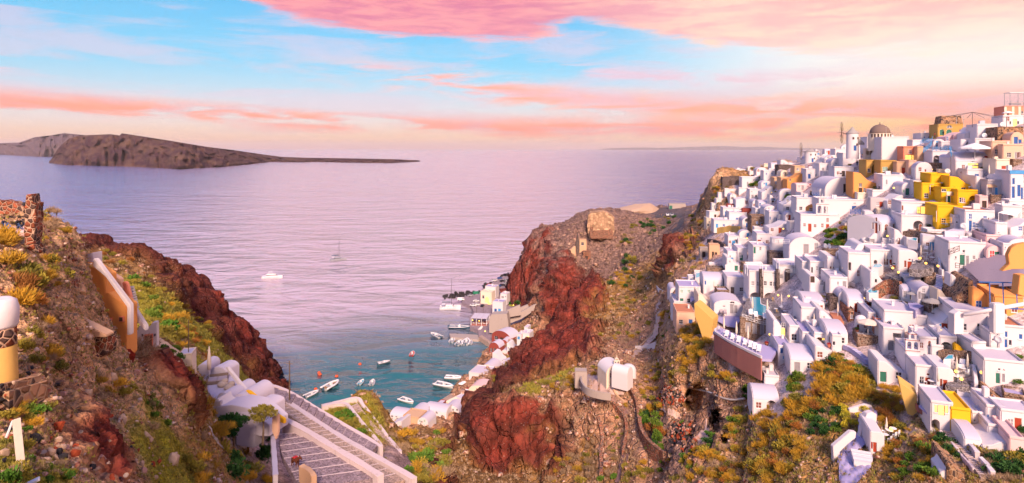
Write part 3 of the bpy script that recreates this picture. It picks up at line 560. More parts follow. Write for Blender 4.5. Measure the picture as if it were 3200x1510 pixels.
# ------------------------------------------------------------------ building materials
def flat(name,col,rough=0.85,spec=0.2,amt=0.12,bump=0.25):
 return pbsdf(name,col,rough,spec,wear(amt,0.6,bump))
pbsdf('white',(0.70,0.635,0.645),0.85,0.2,plaster())
pbsdf('white_roof',(0.58,0.52,0.60),0.85,0.2,plaster(amount=0.28))  # white plaster with the sky's lilac light on roofs put into the colour
pbsdf('cream',(0.78,0.64,0.50),0.88,0.2,plaster((0.55,0.40,0.28)))
pbsdf('peach',(0.76,0.47,0.33),0.88,0.2,plaster((0.50,0.28,0.18)))
pbsdf('pink',(0.78,0.52,0.50),0.88,0.2,plaster((0.5,0.32,0.3)))
pbsdf('tan',(0.62,0.39,0.24),0.9,0.15,plaster((0.36,0.2,0.11),0.6))
pbsdf('ochre',(0.50,0.31,0.09),0.9,0.15,plaster((0.27,0.15,0.05),0.6))
pbsdf('orange',(0.80,0.34,0.10),0.88,0.2,plaster((0.55,0.2,0.07),0.5))
pbsdf('salmon',(0.78,0.28,0.17),0.88,0.2,plaster((0.5,0.15,0.1),0.4))
pbsdf('yellow',(0.83,0.46,0.02),0.85,0.2,plaster((0.6,0.3,0.02),0.4))
pbsdf('yellow_wall',(0.66,0.41,0.12),0.9,0.15,plaster((0.42,0.24,0.08),0.7))
pbsdf('grey_plaster',(0.52,0.46,0.47),0.9,0.15,plaster((0.34,0.28,0.27),0.5))
pbsdf('concrete',(0.40,0.33,0.30),0.92,0.1,plaster((0.22,0.16,0.13),0.7))
pbsdf('lilac_floor',(0.40,0.35,0.56),0.8,0.25,plaster((0.3,0.26,0.36),0.4))
pbsdf('slate_roof',(0.33,0.26,0.31),0.9,0.15,plaster((0.20,0.15,0.16),0.7))
pbsdf('terracotta_floor',(0.52,0.20,0.11),0.85,0.2,plaster((0.36,0.15,0.1),0.5))
pbsdf('red_wall',(0.30,0.065,0.05),0.9,0.15,plaster((0.16,0.04,0.035),0.6))
pbsdf('rosy_wall',(0.42,0.17,0.14),0.92,0.1,plaster((0.26,0.1,0.08),0.8))
pbsdf('stone_wall',(0.21,0.125,0.085),0.95,0.1,masonry((0.42,0.32,0.25),2.4))
pbsdf('dark_stone',(0.10,0.07,0.065),0.95,0.1,masonry((0.25,0.19,0.17),2.2))
pbsdf('rubble_wall',(0.34,0.18,0.10),0.95,0.1,masonry((0.45,0.29,0.18),1.7,(0.09,0.06,0.05)))
pbsdf('red_stone',(0.28,0.085,0.045),0.95,0.1,masonry((0.50,0.32,0.22),2.6,(0.10,0.06,0.05)))
pbsdf('crazy_paving',(0.22,0.18,0.18),0.9,0.15,masonry((0.75,0.70,0.72),1.3))
pbsdf('slate_paving',(0.16,0.135,0.14),0.9,0.2,masonry((0.34,0.3,0.3),1.4))
for nm,col in dict(brown_wood=(0.22,0.055,0.03),red_wood=(0.36,0.045,0.02),dark_wood=(0.07,0.04,0.03),grey_wood=(0.30,0.27,0.29),blue_wood=(0.025,0.10,0.33),sky_blue=(0.07,0.30,0.60),green_wood=(0.03,0.15,0.10),pale_green=(0.25,0.40,0.30),white_wood=(0.80,0.77,0.78),teak=(0.30,0.17,0.09),red_paint=(0.55,0.03,0.03),straw=(0.5,0.33,0.14)).items():
 pbsdf(nm,col,0.55,0.35,wear(0.1,1.2,0.15))
pbsdf('glass_dark',(0.035,0.03,0.04),0.12,0.6)
pbsdf('shadow_recess',(0.30,0.25,0.26),0.9,0.1,wear())
pbsdf('canvas',(0.72,0.60,0.50),0.9,0.1,wear(0.1,2,0.2))
pbsdf('white_canvas',(0.82,0.77,0.76),0.9,0.1,wear(0.06,2,0.2))
pbsdf('grey_canvas',(0.34,0.31,0.30),0.9,0.1,wear(0.1,2,0.2))
pbsdf('steel',(0.45,0.43,0.44),0.35,0.5,None,0.8)
pbsdf('dark_iron',(0.045,0.04,0.045),0.5,0.4)
def glow(name,col,strength):
 m=bpy.data.materials.new(name);m.use_nodes=True
 b=m.node_tree.nodes['Principled BSDF']
 b.inputs['Base Color'].default_value=(*col,1);b.inputs['Emission Color'].default_value=(*col,1);b.inputs['Emission Strength'].default_value=strength
 MATS[name]=m
glow('lit_pane',(1.0,0.60,0.14),1.0)
glow('lamp_glow',(1.0,0.55,0.10),1.8)
def pool_build(t,b,col):
 pos=t.node('ShaderNodeNewGeometry').outputs['Position']
 t.put(b.inputs['Normal'],t.node('ShaderNodeBump',{'Strength':0.25,'Distance':0.05,'Height':t.noise(pos,3.0,3)}).outputs[0])
pbsdf('pool_water',(0.05,0.46,0.60),0.08,0.5,pool_build)
pbsdf('pool_teal',(0.02,0.30,0.42),0.08,0.5,pool_build)

# ------------------------------------------------------------------ house builder
VIEWS={'V1':(2150,450,3.04),'V2':(2650,280,3.04),'V3':(2650,640,3.04),'V4':(2050,780,2.895),'V5':(2600,1000,2.385),'V6':(2200,1100,2.967),'V7':(1300,800,2.432),'V8':(1550,550,2.703),'V9':(600,1050,2.644),'U':(0,0,1.0),'O':(0,0,0.805),'VA':(0,550,2.534),'VB':(0,1000,2.384),'VC':(1700,1000,2.384)}
TMP=bpy.data.scenes.new('cutting')
def cut(me,cutter_mb):
 """boolean difference of two meshes, returned as a new mesh"""
 a=bpy.data.objects.new('a',me);cm=cutter_mb.mesh('c');b=bpy.data.objects.new('b',cm)
 bm=bmesh.new();bm.from_mesh(cm);bmesh.ops.recalc_face_normals(bm,faces=bm.faces);bm.to_mesh(cm);bm.free()
 TMP.collection.objects.link(a);TMP.collection.objects.link(b)
 md=a.modifiers.new('m','BOOLEAN');md.object=b;md.operation='DIFFERENCE';md.solver='EXACT';md.use_self=True
 TMP.view_layers[0].update();dg=TMP.view_layers[0].depsgraph
 if dg is None:
  with bpy.context.temp_override(scene=TMP,view_layer=TMP.view_layers[0]):dg=bpy.context.evaluated_depsgraph_get()
 out=bpy.data.meshes.new_from_object(a.evaluated_get(dg),depsgraph=dg)
 bpy.data.objects.remove(a);bpy.data.objects.remove(b);bpy.data.meshes.remove(cm)
 return out
OPK={  # kind: (frame material or None, pane material, recess depth, arched, part name)
 'W':('white_wood','brown_wood',.16,0,'window'),'w':('white_wood','grey_wood',.16,0,'window'),'k':('white_wood','glass_dark',.2,0,'window'),'b':('white_wood','blue_wood',.16,0,'window'),'s':('white_wood','sky_blue',.16,0,'window'),
 'g':('white_wood','pale_green',.16,0,'window'),'R':('white_wood','red_paint',.1,0,'window'),'L':('brown_wood','lit_pane',.18,0,'window'),
 'D':('cream','red_wood',.2,0,'door'),'d':('white_wood','grey_wood',.2,0,'door'),'B':('white_wood','blue_wood',.2,0,'door'),'S':('white_wood','sky_blue',.2,0,'door'),'G':('white_wood','green_wood',.2,0,'door'),'E':('brown_wood','lit_pane',.2,0,'door'),'K':('dark_wood','dark_wood',.3,0,'door'),
 'a':('white_wood','brown_wood',.16,1,'window'),'j':('white_wood','glass_dark',.2,1,'window'),'q':('white_wood','blue_wood',.16,1,'window'),'l':('brown_wood','lit_pane',.25,1,'door'),'e':('white_wood','brown_wood',.2,1,'door'),'f':('white_wood','green_wood',.2,1,'door'),
 'A':(None,None,2.6,1,'alcove'),'N':(None,None,1.6,1,'alcove'),'O':(None,None,1.8,0,'alcove')}
def outline(x0,x1,z0,z1,arched,n=9):
 if not arched:return [(x0,z0),(x1,z0),(x1,z1),(x0,z1)]
 r=(x1-x0)/2;c=(x0+x1)/2;ry=min(r,(z1-z0)*.75);zs=z1-ry
 return [(x0,z0),(x1,z0)]+[(c+r*math.cos(PI*k/n),zs+ry*math.sin(PI*k/n)) for k in range(n+1)]
def mapx(o,yaw,u):            # local x along the facade of the ray with slope u
 cx,cy=o.x,o.y
 return (u*cy-cx)/(math.cos(yaw)-u*math.sin(yaw))
MULLION_MIN=0.9
def opening(parent,kind,x0,x1,z0,z1,y=0.0,ax='y',sgn=-1):
 """a framed pane or leaf set back in its cut"""
 fm,pm,dep,arched,nm=OPK[kind]
 if pm is None:return
 def put(mb,name,mat,par):
  if ax=='x':      # side wall at local x = y, facing -x
   mb.v=[(y+v[1],-v[0],v[2]) for v in mb.v]
  else:
   mb.v=[(v[0],y+v[1],v[2]) for v in mb.v]
  return mb.build(name,mat,par)
 o=outline(x0,x1,z0,z1,arched)
 t=min(0.06,(x1-x0)*.09)
 inn=outline(x0+t,x1-t,z0+(0 if nm=='door' else t),z1-t,arched)
 pn=MB();pn.prism(inn,'y',dep-.05,dep+.03)
 leaf=put(pn,nm,pm,parent)
 fr=MB();n=len(o)
 vs=[(p[0],dep-.10,p[1]) for p in o]+[(p[0],dep-.10,p[1]) for p in inn]+[(p[0],dep+.02,p[1]) for p in inn]
 fs=[(i,(i+1) % n,n+(i+1) % n,n+i) for i in range(n)]+[(n+i,n+(i+1) % n,2*n+(i+1) % n,2*n+i) for i in range(n)]
 fr.add(vs,fs)
 if nm=='window' and x1-x0>.55:
  c=(x0+x1)/2;fr.box(c-.03,c+.03,dep-.09,dep-.04,z0+t,z1-t)
  if z1-z0>MULLION_MIN:m=(z0+z1)/2;fr.box(x0+t,x1-t,dep-.085,dep-.045,m-.03,m+.03)
 put(fr,'frame',fm,leaf)
 if nm=='window':
  sl=MB();sl.box(x0-.08,x1+.08,-.10,.05,z0-.10,z0-.005);put(sl,'sill','white_wood',leaf)
 elif not arched and x1-x0>.5:
  h=MB();h.box(x1-t-.16,x1-t-.10,dep-.10,dep-.05,z0+(z1-z0)*.45,z0+(z1-z0)*.52);put(h,'handle','dark_iron',leaf)
HOUSES=[];AR=random.Random(3)
def parse(ops):
 out=[]
 for tkn in ops.split():
  k,r=tkn.split(':');out.append((k,*[float(q) for q in r.split(',')]))
 return out
def H(view,x0,x1,yt,yb,label,ops='',sops='',yaw=None,L=6.0,roof='flat',mat='white',rmat=None,rise=None,d=None,name='house',cat='house',group=None,found=2.5,para=0.35,extra=None,dz=0.0):
 ox,oy,k=VIEWS[view]
 fx=lambda v:ox+v/k
 fy=lambda v:oy+v/k
 X0,X1,YT,YB=fx(x0),fx(x1),fy(yt),fy(yb)
 cx=(X0+X1)/2
 p=P3(cx,YB,d) if d else hit(cx,YB)
 dd=p.y
 if yaw is None:yaw=-0.55*math.atan((cx-1600)/F)
 else:yaw=R(yaw)
 t0=mapx(p,yaw,(X0-1600)/F);t1=mapx(p,yaw,(X1-1600)/F)
 h=(YB-YT)/F*dd
 if view in 'V1 V2 V3 V4 V5 V6' and roof != 'round' and h>3.2:h=3.2+(h-3.2)*.72     # the roof behind the front edge shows above it
 root=empty(name,p+Vector((0,0,dz)),yaw,label,cat,group)
 root['d']=dd
 if roof not in ('round',) and L>=5 and view in 'V1 V2 V3 V4 V5 V6':
  # run the building back until the slope meets its roof
  bx,by=-math.sin(yaw),math.cos(yaw);q=L
  while q<(10 if view in 'V1 V2 V3 V4' else 7) and gz(p.x+bx*q,p.y+by*q)<p.z+h-(.4 if roof=='flat' else 1.2):q+=.5
  L=q
 mb=MB();wd=t1-t0
 rm=rmat or ('white_roof' if mat=='white' else mat)
 if roof in ('barrel',):
  rs=rise if rise else min(wd/2,h*.55);c=(t0+t1)/2
  o=[(t0,-found),(t1,-found)]+[(c+wd/2*math.cos(PI*q/14),h-rs+rs*math.sin(PI*q/14)) for q in range(15)]
  mb.prism(o,'y',0,L)
 elif roof=='barrel_x':
  rs=rise if rise else h*.35
  o=[(0,-found),(L,-found)]+[(L/2+L/2*math.cos(PI*q/14),h-rs+rs*math.sin(PI*q/14)) for q in range(15)]
  mb.prism(o,'x',t0,t1)
 elif roof=='gable':
  rs=rise or h*.25
  mb.prism([(t0,-found),(t1,-found),(t1,h-rs),((t0+t1)/2,h),(t0,h-rs)],'y',0,L)
 elif roof=='round':
  r=wd/2
  mb.lathe([(r*1.02,-found),(r,h*.3),(r*.985,h)],28,(t0+t1)/2,r,0)
 elif roof=='slopeR':       # parapet falling to the right
  mb.prism([(t0,-found),(t1,-found),(t1,h*.45),(t0+wd*.6,h*.62),(t0+wd*.3,h*.95),(t0,h)],'y',0,L)
 elif roof=='slopeL':
  mb.prism([(t0,-found),(t1,-found),(t1,h),(t1-wd*.3,h*.95),(t1-wd*.6,h*.62),(t0,h*.45)],'y',0,L)
 elif roof=='shoulder':     # rounded right shoulder
  q=min(wd*.3,h*.8)
  mb.prism([(t0,-found),(t1,-found),(t1,h-q)]+[(t1-q+q*math.cos(PI/2*i/8),h-q+q*math.sin(PI/2*i/8)) for i in range(1,9)]+[(t0,h)],'y',0,L)
 else:
  mb.box(t0,t1,0,L,-found,h,0.05)
 # bevel the shell, then cut the openings
 me=mb.mesh('wall')
 bm=bmesh.new();bm.from_mesh(me);bmesh.ops.recalc_face_normals(bm,faces=bm.faces)
 es=[e for e in bm.edges if e.calc_face_angle(0)>0.6]
 bmesh.ops.bevel(bm,geom=es,offset=min(.14,wd*.06),segments=2,affect='EDGES',clamp_overlap=True)
 bm.to_mesh(me);bm.free()
 todo=[];ct=MB()
 po=parse(ops)
 if view in 'V1 V2 V3 V4 V5 V6 V7' and len([q for q in po if q[3]>6])<2 and h>2.3 and wd>2.6 and 'wall' not in mat and 'stone' not in mat and roof != 'round':
  ks=AR.choice(['Dkk','Bkb','dkk','KWk','Sbb','Gkg','Nkk','DWW','NWk']);mpx=F/dd*k;lo=yb-2.05*mpx;n_=max(1,min(4,int(wd/1.9)));xs=[x0+(x1-x0)*(i+.5+AR.uniform(-.15,.15))/n_ for i in range(n_)];dr=AR.randrange(n_)
  for i,q in enumerate(xs):po.append((ks[0],q-(.5 if ks[0] != 'N' else 1.0)*mpx,lo-(0 if ks[0] != 'N' else .3*mpx),(1.0 if ks[0] != 'N' else 2.0)*mpx,(2.05 if ks[0] != 'N' else 2.4)*mpx) if i==dr else (ks[1],q-.45*mpx,lo+.15*mpx,.9*mpx,1.2*mpx))
  if h>5.2:
   for q in xs:po.append((ks[2],q-.36*mpx,lo-2.7*mpx,.72*mpx,1.0*mpx))
 for kk,ax_,ay_,aw_,ah_ in po:
  a=mapx(p,yaw,(fx(ax_)-1600)/F);b=mapx(p,yaw,(fx(ax_+aw_)-1600)/F)
  dm=dd+(a+b)/2*math.sin(yaw)
  zt=CZ-(fy(ay_)-HZ)/F*dm-p.z;zb=CZ-(fy(ay_+ah_)-HZ)/F*dm-p.z
  if kk in 'DdBSGEKle' and zb<.35:zb=0.02
  if OPK[kk][1]:q=(b-a)*.12;a -= q;b+=q
  a=max(a,t0+.12);b=min(b,t1-.12);zt=min(zt,h-.15)
  if b-a<.2 or zt-zb<.2:continue
  yy=0.0
  if roof=='barrel_x':
   rs=rise if rise else h*.35
   zt=min(zt,h-rs+.2)
  if roof=='round':
   r=wd/2;m_=((a+b)/2-(t0+t1)/2);yy=r-math.sqrt(max(r*r-m_*m_,.01))+.12
  todo.append((kk,a,b,zb,zt,yy,'y'))
  dep=OPK[kk][2]
  ct.prism(outline(a,b,zb,zt,OPK[kk][3]),'y',yy-.6,yy+dep)
 for kk,ax_,ay_,aw_,ah_ in parse(sops):     # left side wall: local x = t0, runs back along local y
  yw2=yaw+PI/2
  o2=Vector((p.x+t0*math.cos(yaw),p.y+t0*math.sin(yaw),p.z))
  a=mapx(o2,yw2,(fx(ax_)-1600)/F);b=mapx(o2,yw2,(fx(ax_+aw_)-1600)/F)
  if a>b:a,b=b,a
  dm=o2.y+(a+b)/2*math.sin(yw2)
  zt=CZ-(fy(ay_)-HZ)/F*dm-p.z;zb=CZ-(fy(ay_+ah_)-HZ)/F*dm-p.z
  if kk in 'DdBSGEKle' and zb<.4:zb=0.02
  a=max(a,.15);b=min(b,L-.15);zt=min(zt,h-.15)
  if b-a<.2 or zt-zb<.2:continue
  todo.append((kk,-b,-a,zb,zt,t0,'x'))
  c2=MB();c2.prism(outline(-b,-a,zb,zt,OPK[kk][3]),'y',-.6,OPK[kk][2])
  ct.add([(t0+v[1],-v[0],v[2]) for v in c2.v],c2.f)
 if ct.v:
  me2=cut(me,ct)
  if len(me2.vertices)>8:me=me2
 me.polygons.foreach_set('use_smooth',np.ones(len(me.polygons),bool));me.set_sharp_from_angle(angle=R(40))
 me.materials.clear();me.materials.append(MATS[mat])
 wall=bpy.data.objects.new('wall',me);link(wall,root)
 for kk,a,b,zb,zt,yy,ax_ in todo:opening(root,kk,a,b,zb,zt,yy,ax_)
 # roof pieces
 if roof=='flat' and para>0:
  pr=MB();q=.22
  for bx_ in ((t0+.05,t1-.05,.02,q),(t0+.05,t1-.05,L-q,L-.02),(t0+.05,t0+q,q,L-q),(t1-q,t1-.05,q,L-q)):
   pr.box(bx_[0],bx_[1],bx_[2],bx_[3],h-.05,h+para)
  pr.build('parapet',mat,root,bevel=.05)
  fl=MB();fl.box(t0+q+.01,t1-q-.01,q+.01,L-q-.01,h-.03,h+.03);fl.build('roof',rm,root)
 elif roof=='barrel' :
  rs=rise if rise else min(wd/2,h*.55);c=(t0+t1)/2;r_=MB();vs=[];fs=[]
  for q in range(15):
   an=PI*(.04+.92*q/14)
   for yy in (.35,L-.1):vs.append((c+(wd/2+.04)*math.cos(an),yy,h-rs+(rs+.04)*math.sin(an)))
  fs=[(2*q,2*q+1,2*q+3,2*q+2) for q in range(14)]
  r_.add(vs,fs);r_.build('roof',rm,root,smooth=True)
 elif roof=='barrel_x':
  rs=rise if rise else h*.35;r_=MB();vs=[]
  for q in range(15):
   an=PI*(.04+.92*q/14)
   for xx in (t0+.15,t1-.15):vs.append((xx,L/2+(L/2+.04)*math.cos(an),h-rs+(rs+.04)*math.sin(an)))
  r_.add(vs,[(2*q,2*q+2,2*q+3,2*q+1) for q in range(14)]);r_.build('roof',rm,root,smooth=True)
 elif roof=='round':
  r=wd/2;pr=MB();c=(t0+t1)/2
  pr.lathe([(r*.97,h-.02),(r*.97,h+.04),(0.01,h+.05)],28,c,r,0);pr.build('roof',rm,root)
 if roof=='flat' and L>=4 and wd>2.4 and view[0]=='V' and mat in ('white','cream','pink','peach'):
  q=AR.random();inf=dict(t0=t0,t1=t1,L=L,h=h,root=root)
  if q<.45:chimney(inf,AR.uniform(.2,.8),AR.uniform(.3,.8),.5,AR.uniform(.6,1.1))
  if .3<q<.7:
   m=MB();a=t0+wd*AR.uniform(.3,.6);b=L*AR.uniform(.5,.7);m.box(a,a+min(1.4,wd*.3),b,b+1.2,h+.031,h+AR.uniform(.8,1.6));m.build('roof_hatch',mat,root,bevel=.06)
 inf=dict(root=root,p=p,yaw=yaw,t0=t0,t1=t1,h=h,L=L,d=dd,wall=wall)
 if extra:extra(inf)
 HOUSES.append(inf)
 return inf
def chimney(inf,u=.7,v=.5,s=.5,hh=.9,mat='white'):
 m=MB();x=inf['t0']+(inf['t1']-inf['t0'])*u;y=inf['L']*v
 m.box(x-s/2,x+s/2,y-s/2,y+s/2,inf['h']-.3,inf['h']+hh);m.box(x-s/2-.08,x+s/2+.08,y-s/2-.08,y+s/2+.08,inf['h']+hh+.002,inf['h']+hh+.12)
 m.build('chimney',mat,inf['root'],bevel=.03)
def belfry(inf,u=.5,w_=1.8,hh=2.6,y=.05,trim='red_wall',mat='white',tiers=2):
 """pierced bell gable on the roof edge"""
 x=inf['t0']+(inf['t1']-inf['t0'])*u;z=inf['h']-.1;me_=MB();th=.5
 o=[(x-w_/2,z),(x+w_/2,z),(x+w_/2,z+hh*.58),(x+w_*.28,z+hh*.62),(x+w_*.28,z+hh*.88),(x,z+hh),(x-w_*.28,z+hh*.88),(x-w_*.28,z+hh*.62),(x-w_/2,z+hh*.58)]
 me_.prism(o,'y',y,y+th);m=me_.mesh('belfry')
 bm=bmesh.new();bm.from_mesh(m);bmesh.ops.recalc_face_normals(bm,faces=bm.faces);bm.to_mesh(m);bm.free()
 ct=MB()
 for cx_,zz,ww,h2 in ((x-w_*.24,z+hh*.12,w_*.3,hh*.38),(x+w_*.24,z+hh*.12,w_*.3,hh*.38),(x,z+hh*.64,w_*.26,hh*.24)):
  ct.prism(outline(cx_-ww/2,cx_+ww/2,zz,zz+h2,1),'y',y-1,y+th+1)
 m=cut(m,ct);m.materials.clear();m.materials.append(MATS[mat])
 b=bpy.data.objects.new('belfry',m);link(b,inf['root'])
 if trim:
  t=MB()
  for zz,ww in ((z+hh*.56,w_+.1),(z+.12,w_+.1),(z+hh*.87,w_*.62)):t.box(x-ww/2,x+ww/2,y-.05,y+th+.05,zz,zz+.09)
  t.build('trim',trim,b)
 cr=MB();cr.box(x-.04,x+.04,y+.2,y+.28,z+hh-.05,z+hh+.6);cr.box(x-.2,x+.2,y+.21,y+.27,z+hh+.3,z+hh+.38);cr.build('cross',mat,b)
 for cx_ in (x-w_*.24,x+w_*.24):
  bl=MB();bl.lathe([(.16,0),(.13,.08),(.09,.22),(.02,.28)],10,cx_,y+th/2,z+hh*.26);bl.build('bell','dark_iron',b,smooth=True)
# ------------------------------------------------------------------ the village, far to near
# --- far end of the ridge (view V1)
H('V1',325,515,308,395,'dark stone house with a small arched door on the far cliff edge','K:390,350,22,45',mat='dark_stone',L=9)
H('V1',402,455,252,292,'small orange block on top of the dark stone house',mat='orange',L=5,d=372)
H('V1',425,522,288,312,'low tan wall block above the dark stone house',mat='tan',L=5,d=366)
H('V1',458,545,246,275,'low white house behind the orange block at the far cliff','k:470,255,14,12',L=6,d=385)
H('V1',650,762,222,282,'white house with round arched window on the far slope','a:660,240,18,25 d:712,248,12,28 w:738,252,14,14',roof='barrel',L=8)
H('V1',512,692,312,402,'long white flat house with a row of narrow windows below the stone cliff','w:618,334,18,18 w:642,334,18,18 w:664,334,18,18 d:560,360,14,40',L=7)
H('V1',718,862,258,318,'wide white flat house with small blue windows behind the orange building','b:738,275,14,18 b:790,272,14,18 d:830,280,14,36',L=7)
H('V1',790,885,178,225,'pale vaulted house on the far ridge left of the small windmill','d:820,200,12,24 w:850,198,12,14',roof='barrel_x',L=7)
H('V1',880,1002,150,212,'white ridge house with sloping parapet near the small windmill','w:905,180,12,14 w:950,175,12,14',roof='slopeR',L=7)
H('V1',860,990,206,255,'dark rubble retaining house on the far ridge',mat='dark_stone',L=5)
H('V1',1072,1112,130,175,'tiny white annex at the foot of the small windmill','d:1085,145,12,28',L=5)
H('V1',1212,1300,112,150,'low white dwelling right of the small windmill','b:1230,120,14,14 w:1265,122,12,14',roof='barrel',L=6)
H('V1',1300,1400,105,160,'white stepped house between the two windmills','w:1320,120,12,16',roof='slopeL',L=6)
H('V1',820,885,322,405,'orange tan house front with two pale shutters','w:828,350,14,30 w:852,352,14,30',mat='tan',L=8)
H('V1',882,1000,325,402,'ochre house part with dark doorway in the orange building','K:915,358,28,42',mat='tan',L=8)
H('V1',942,1122,262,392,'tall orange gabled wall with one dark window','k:1090,315,20,22 k:965,330,10,22',mat='orange',roof='slopeL',L=9)
H('V1',1012,1112,215,268,'small tan block with slit window behind the orange gable','k:1045,228,10,24',mat='tan',L=6)
H('V1',880,960,250,312,'pale curved house beside the tan block','w:900,270,14,16',roof='barrel',L=6,mat='cream')
H('V1',586,715,428,522,'big blank white cube house on the mid ridge','w:600,445,12,14',L=8)
H('V1',700,806,392,505,'white sloping house right of the blank cube','k:735,425,14,14 L:790,455,12,16',roof='slopeL',L=7)
H('V1',398,460,463,560,'small white vaulted chapel at the far village edge','N:405,505,36,40 w:418,480,10,12',roof='barrel',L=6)
H('V1',455,620,506,592,'white house with a bright red door between red shutters','D:567,538,24,50 W:544,538,16,32 W:597,540,14,32 W:571,507,12,16',roof='gable',L=8)
H('V1',612,690,530,605,'narrow white vaulted house next to the red door house','W:622,568,16,30 w:640,540,12,14',roof='barrel',L=7)
H('V1',672,792,540,610,'vaulted house with stone front and arched blue window','q:672,557,22,34 B:706,575,22,34',roof='barrel_x',mat='white',L=6)
H('V1',725,850,588,655,'small white vault with blue trim beside the blue steps','w:760,605,16,18 b:735,610,12,18',roof='barrel',L=7)
H('V1',366,518,574,628,'long dark red garden wall house',mat='red_wall',L=3,para=.1)
H('V1',516,622,616,664,'short dark red wall block under the red door house',mat='red_wall',L=3,para=.1)
H('V1',332,490,604,692,'white house with one tall dark door near the cliff path','B:352,640,14,54 w:400,640,14,20 w:445,640,14,20',L=6)
H('V1',640,722,620,690,'small white flat house with big grey window panes','w:644,645,24,32 w:690,650,14,24',L=5)
H('V1',770,872,645,742,'white corner house with a blue shutter by the blue steps','b:772,690,14,30 B:838,700,16,40',L=6)
H('V1',390,562,650,735,'white flat house with three blue openings','b:455,700,20,36 b:498,705,12,26 b:404,718,14,14',L=6)
H('V1',515,602,694,795,'white vault with a deep open arch','A:540,702,52,90',roof='barrel',L=6)
H('V1',602,772,690,790,'brown stone house with blue window frames','b:648,735,16,26 b:688,745,16,28 b:730,740,16,30',mat='stone_wall',L=6)
H('V1',245,522,728,800,'long white terrace wall house with small round hole','k:420,758,10,10',L=5)
H('V1',175,250,702,792,'cream house end at the outermost village corner','k:198,735,12,12',mat='cream',L=7)
H('V1',380,486,878,962,'small white cube house with a bright blue door alone on the slope','S:420,917,28,44',L=5)
# --- church with bell gable and the masses round it
H('V1',1300,1612,292,482,'largest white barrel vaulted hall below the orange ruin','K:1478,380,20,90 w:1508,415,22,40','',yaw=-8,roof='barrel',rise=4.5,L=13,found=1)
H('V1',1250,1482,402,522,'white double gabled house with two blue windows','b:1285,447,17,30 b:1350,453,17,24',roof='barrel',rise=1.2,L=6)
H('V1',1575,1672,228,470,'crumbling orange plaster house with barred window','K:1632,375,24,42 K:1640,425,30,45',mat='orange',roof='slopeR',L=8)
H('V1',1240,1672,512,690,'long white house with a blue door and blue balcony','B:1560,588,38,78 w:1573,557,20,16',L=8)
H('V1',1130,1540,562,662,'tan plaster parapet house behind the bell gable',mat='orange',roof='barrel',rise=2.0,L=2.5,found=1)
inf=H('V1',1068,1446,655,838,'white church front with two red doors and a striped bell gable','D:1143,757,28,76 W:1097,752,20,34 W:1197,762,22,32 D:1313,762,27,72 W:1267,755,20,40 W:1366,768,20,42 W:1316,703,20,40',name='church',cat='church',L=9,found=3)
belfry(inf,.56,3.6,6.2)
H('V1',905,1035,482,645,'tall stepped white wall house left of the church','',roof='slopeL',L=7)
H('V1',1030,1245,500,648,'high blank white house behind the church','',L=8)
H('V1',770,965,745,850,'white house with stepped roof edge below the brown stone house','w:765,790,12,24',roof='slopeL',L=7)
H('V1',962,1272,856,1060,'big white vault with grey double door left of the green garden','d:1100,952,42,100 w:1203,940,30,64',roof='barrel',rise=3.2,L=10)
H('V1',795,968,900,1045,'round white tower house with railed roof terrace','A:765,955,5,5',roof='round')
H('V1',652,800,852,965,'white house with a small dark round window under the terrace','j:808,860,5,5 w:690,890,14,20',L=6)
H('V1',618,772,950,1135,'tall white house with a green door at the top of the steps','G:620,960,22,80 k:680,980,16,28',L=7)
H('V1',470,562,988,1110,'narrow white house with pale shutter above the pool','w:486,1030,22,48',L=6)
H('V1',375,470,1020,1132,'plain white house at the edge of the scrub','k:395,1060,12,14',L=6)
H('V1',770,936,1035,1138,'grey brown masonry parapet house above the hotel',mat='dark_stone',L=4,para=.2)
H('V1',1290,1490,1010,1065,'low rubble terrace wall under the green garden',mat='stone_wall',L=3,para=.05)
H('V1',1320,1560,1060,1215,'white terrace house with two satellite dishes','w:1380,1110,14,20',roof='slopeR',L=6)
H('V1',1490,1672,880,1216,'large white house with arched pool niche','A:1495,1120,60,80',roof='slopeL',L=8)
H('V1',1120,1245,240,330,'white flat house under the stair on the upper ridge','g:1160,270,14,16',L=7)
H('V1',1390,1580,222,310,'pinkish white flat house above the great vault','k:1430,272,30,18',L=8)
H('V1',1360,1480,130,225,'white vaulted house near the upper stair','w:1400,180,14,16 w:1440,182,12,16',roof='barrel',L=8)
H('V1',1470,1640,85,190,'white ridge house with two grey windows left of the great windmill','w:1552,125,14,24 w:1595,125,14,24',L=8)
H('V1',1398,1490,50,130,'white house with two arches beneath the great windmill','A:1408,78,36,44 A:1452,82,32,36',L=8)
# --- upper right (view V2)
H('V2',180,584,446,560,'long white church body under the grey dome','f:370,492,26,52 f:412,492,34,56 f:456,494,28,50 j:560,490,20,36',name='church',cat='church',L=11)
H('V2',245,336,506,568,'small tan block in front of the domed church',mat='tan',L=5)
H('V2',165,292,562,662,'cream arcade house with three bell arches','N:170,580,34,40 N:208,580,34,40 N:248,580,34,40 j:225,630,46,28',mat='cream',L=4)
H('V2',290,525,526,662,'blank white wall house with one small window right of the bells','k:415,577,18,26',roof='slopeL',L=8)
H('V2',525,657,528,692,'salmon house with arched red window and lit doors','a:575,567,28,38 L:548,622,22,46 E:575,620,28,66 L:610,622,22,46',mat='salmon',L=7)
H('V2',657,718,532,690,'tan side house joined to the salmon front','',mat='tan',L=6)
H('V2',172,312,665,804,'olive ochre house with deep arched entrance','A:228,714,76,84',mat='ochre',L=7)
H('V2',310,462,668,812,'olive ochre house with a pale green shutter','g:333,735,38,45',mat='ochre',L=7)
H('V2',462,576,690,802,'tan blank house right of the ochre house','',mat='tan',L=6)
H('V2',576,652,672,800,'orange tan narrow house behind the white round vault','',mat='peach',L=6)
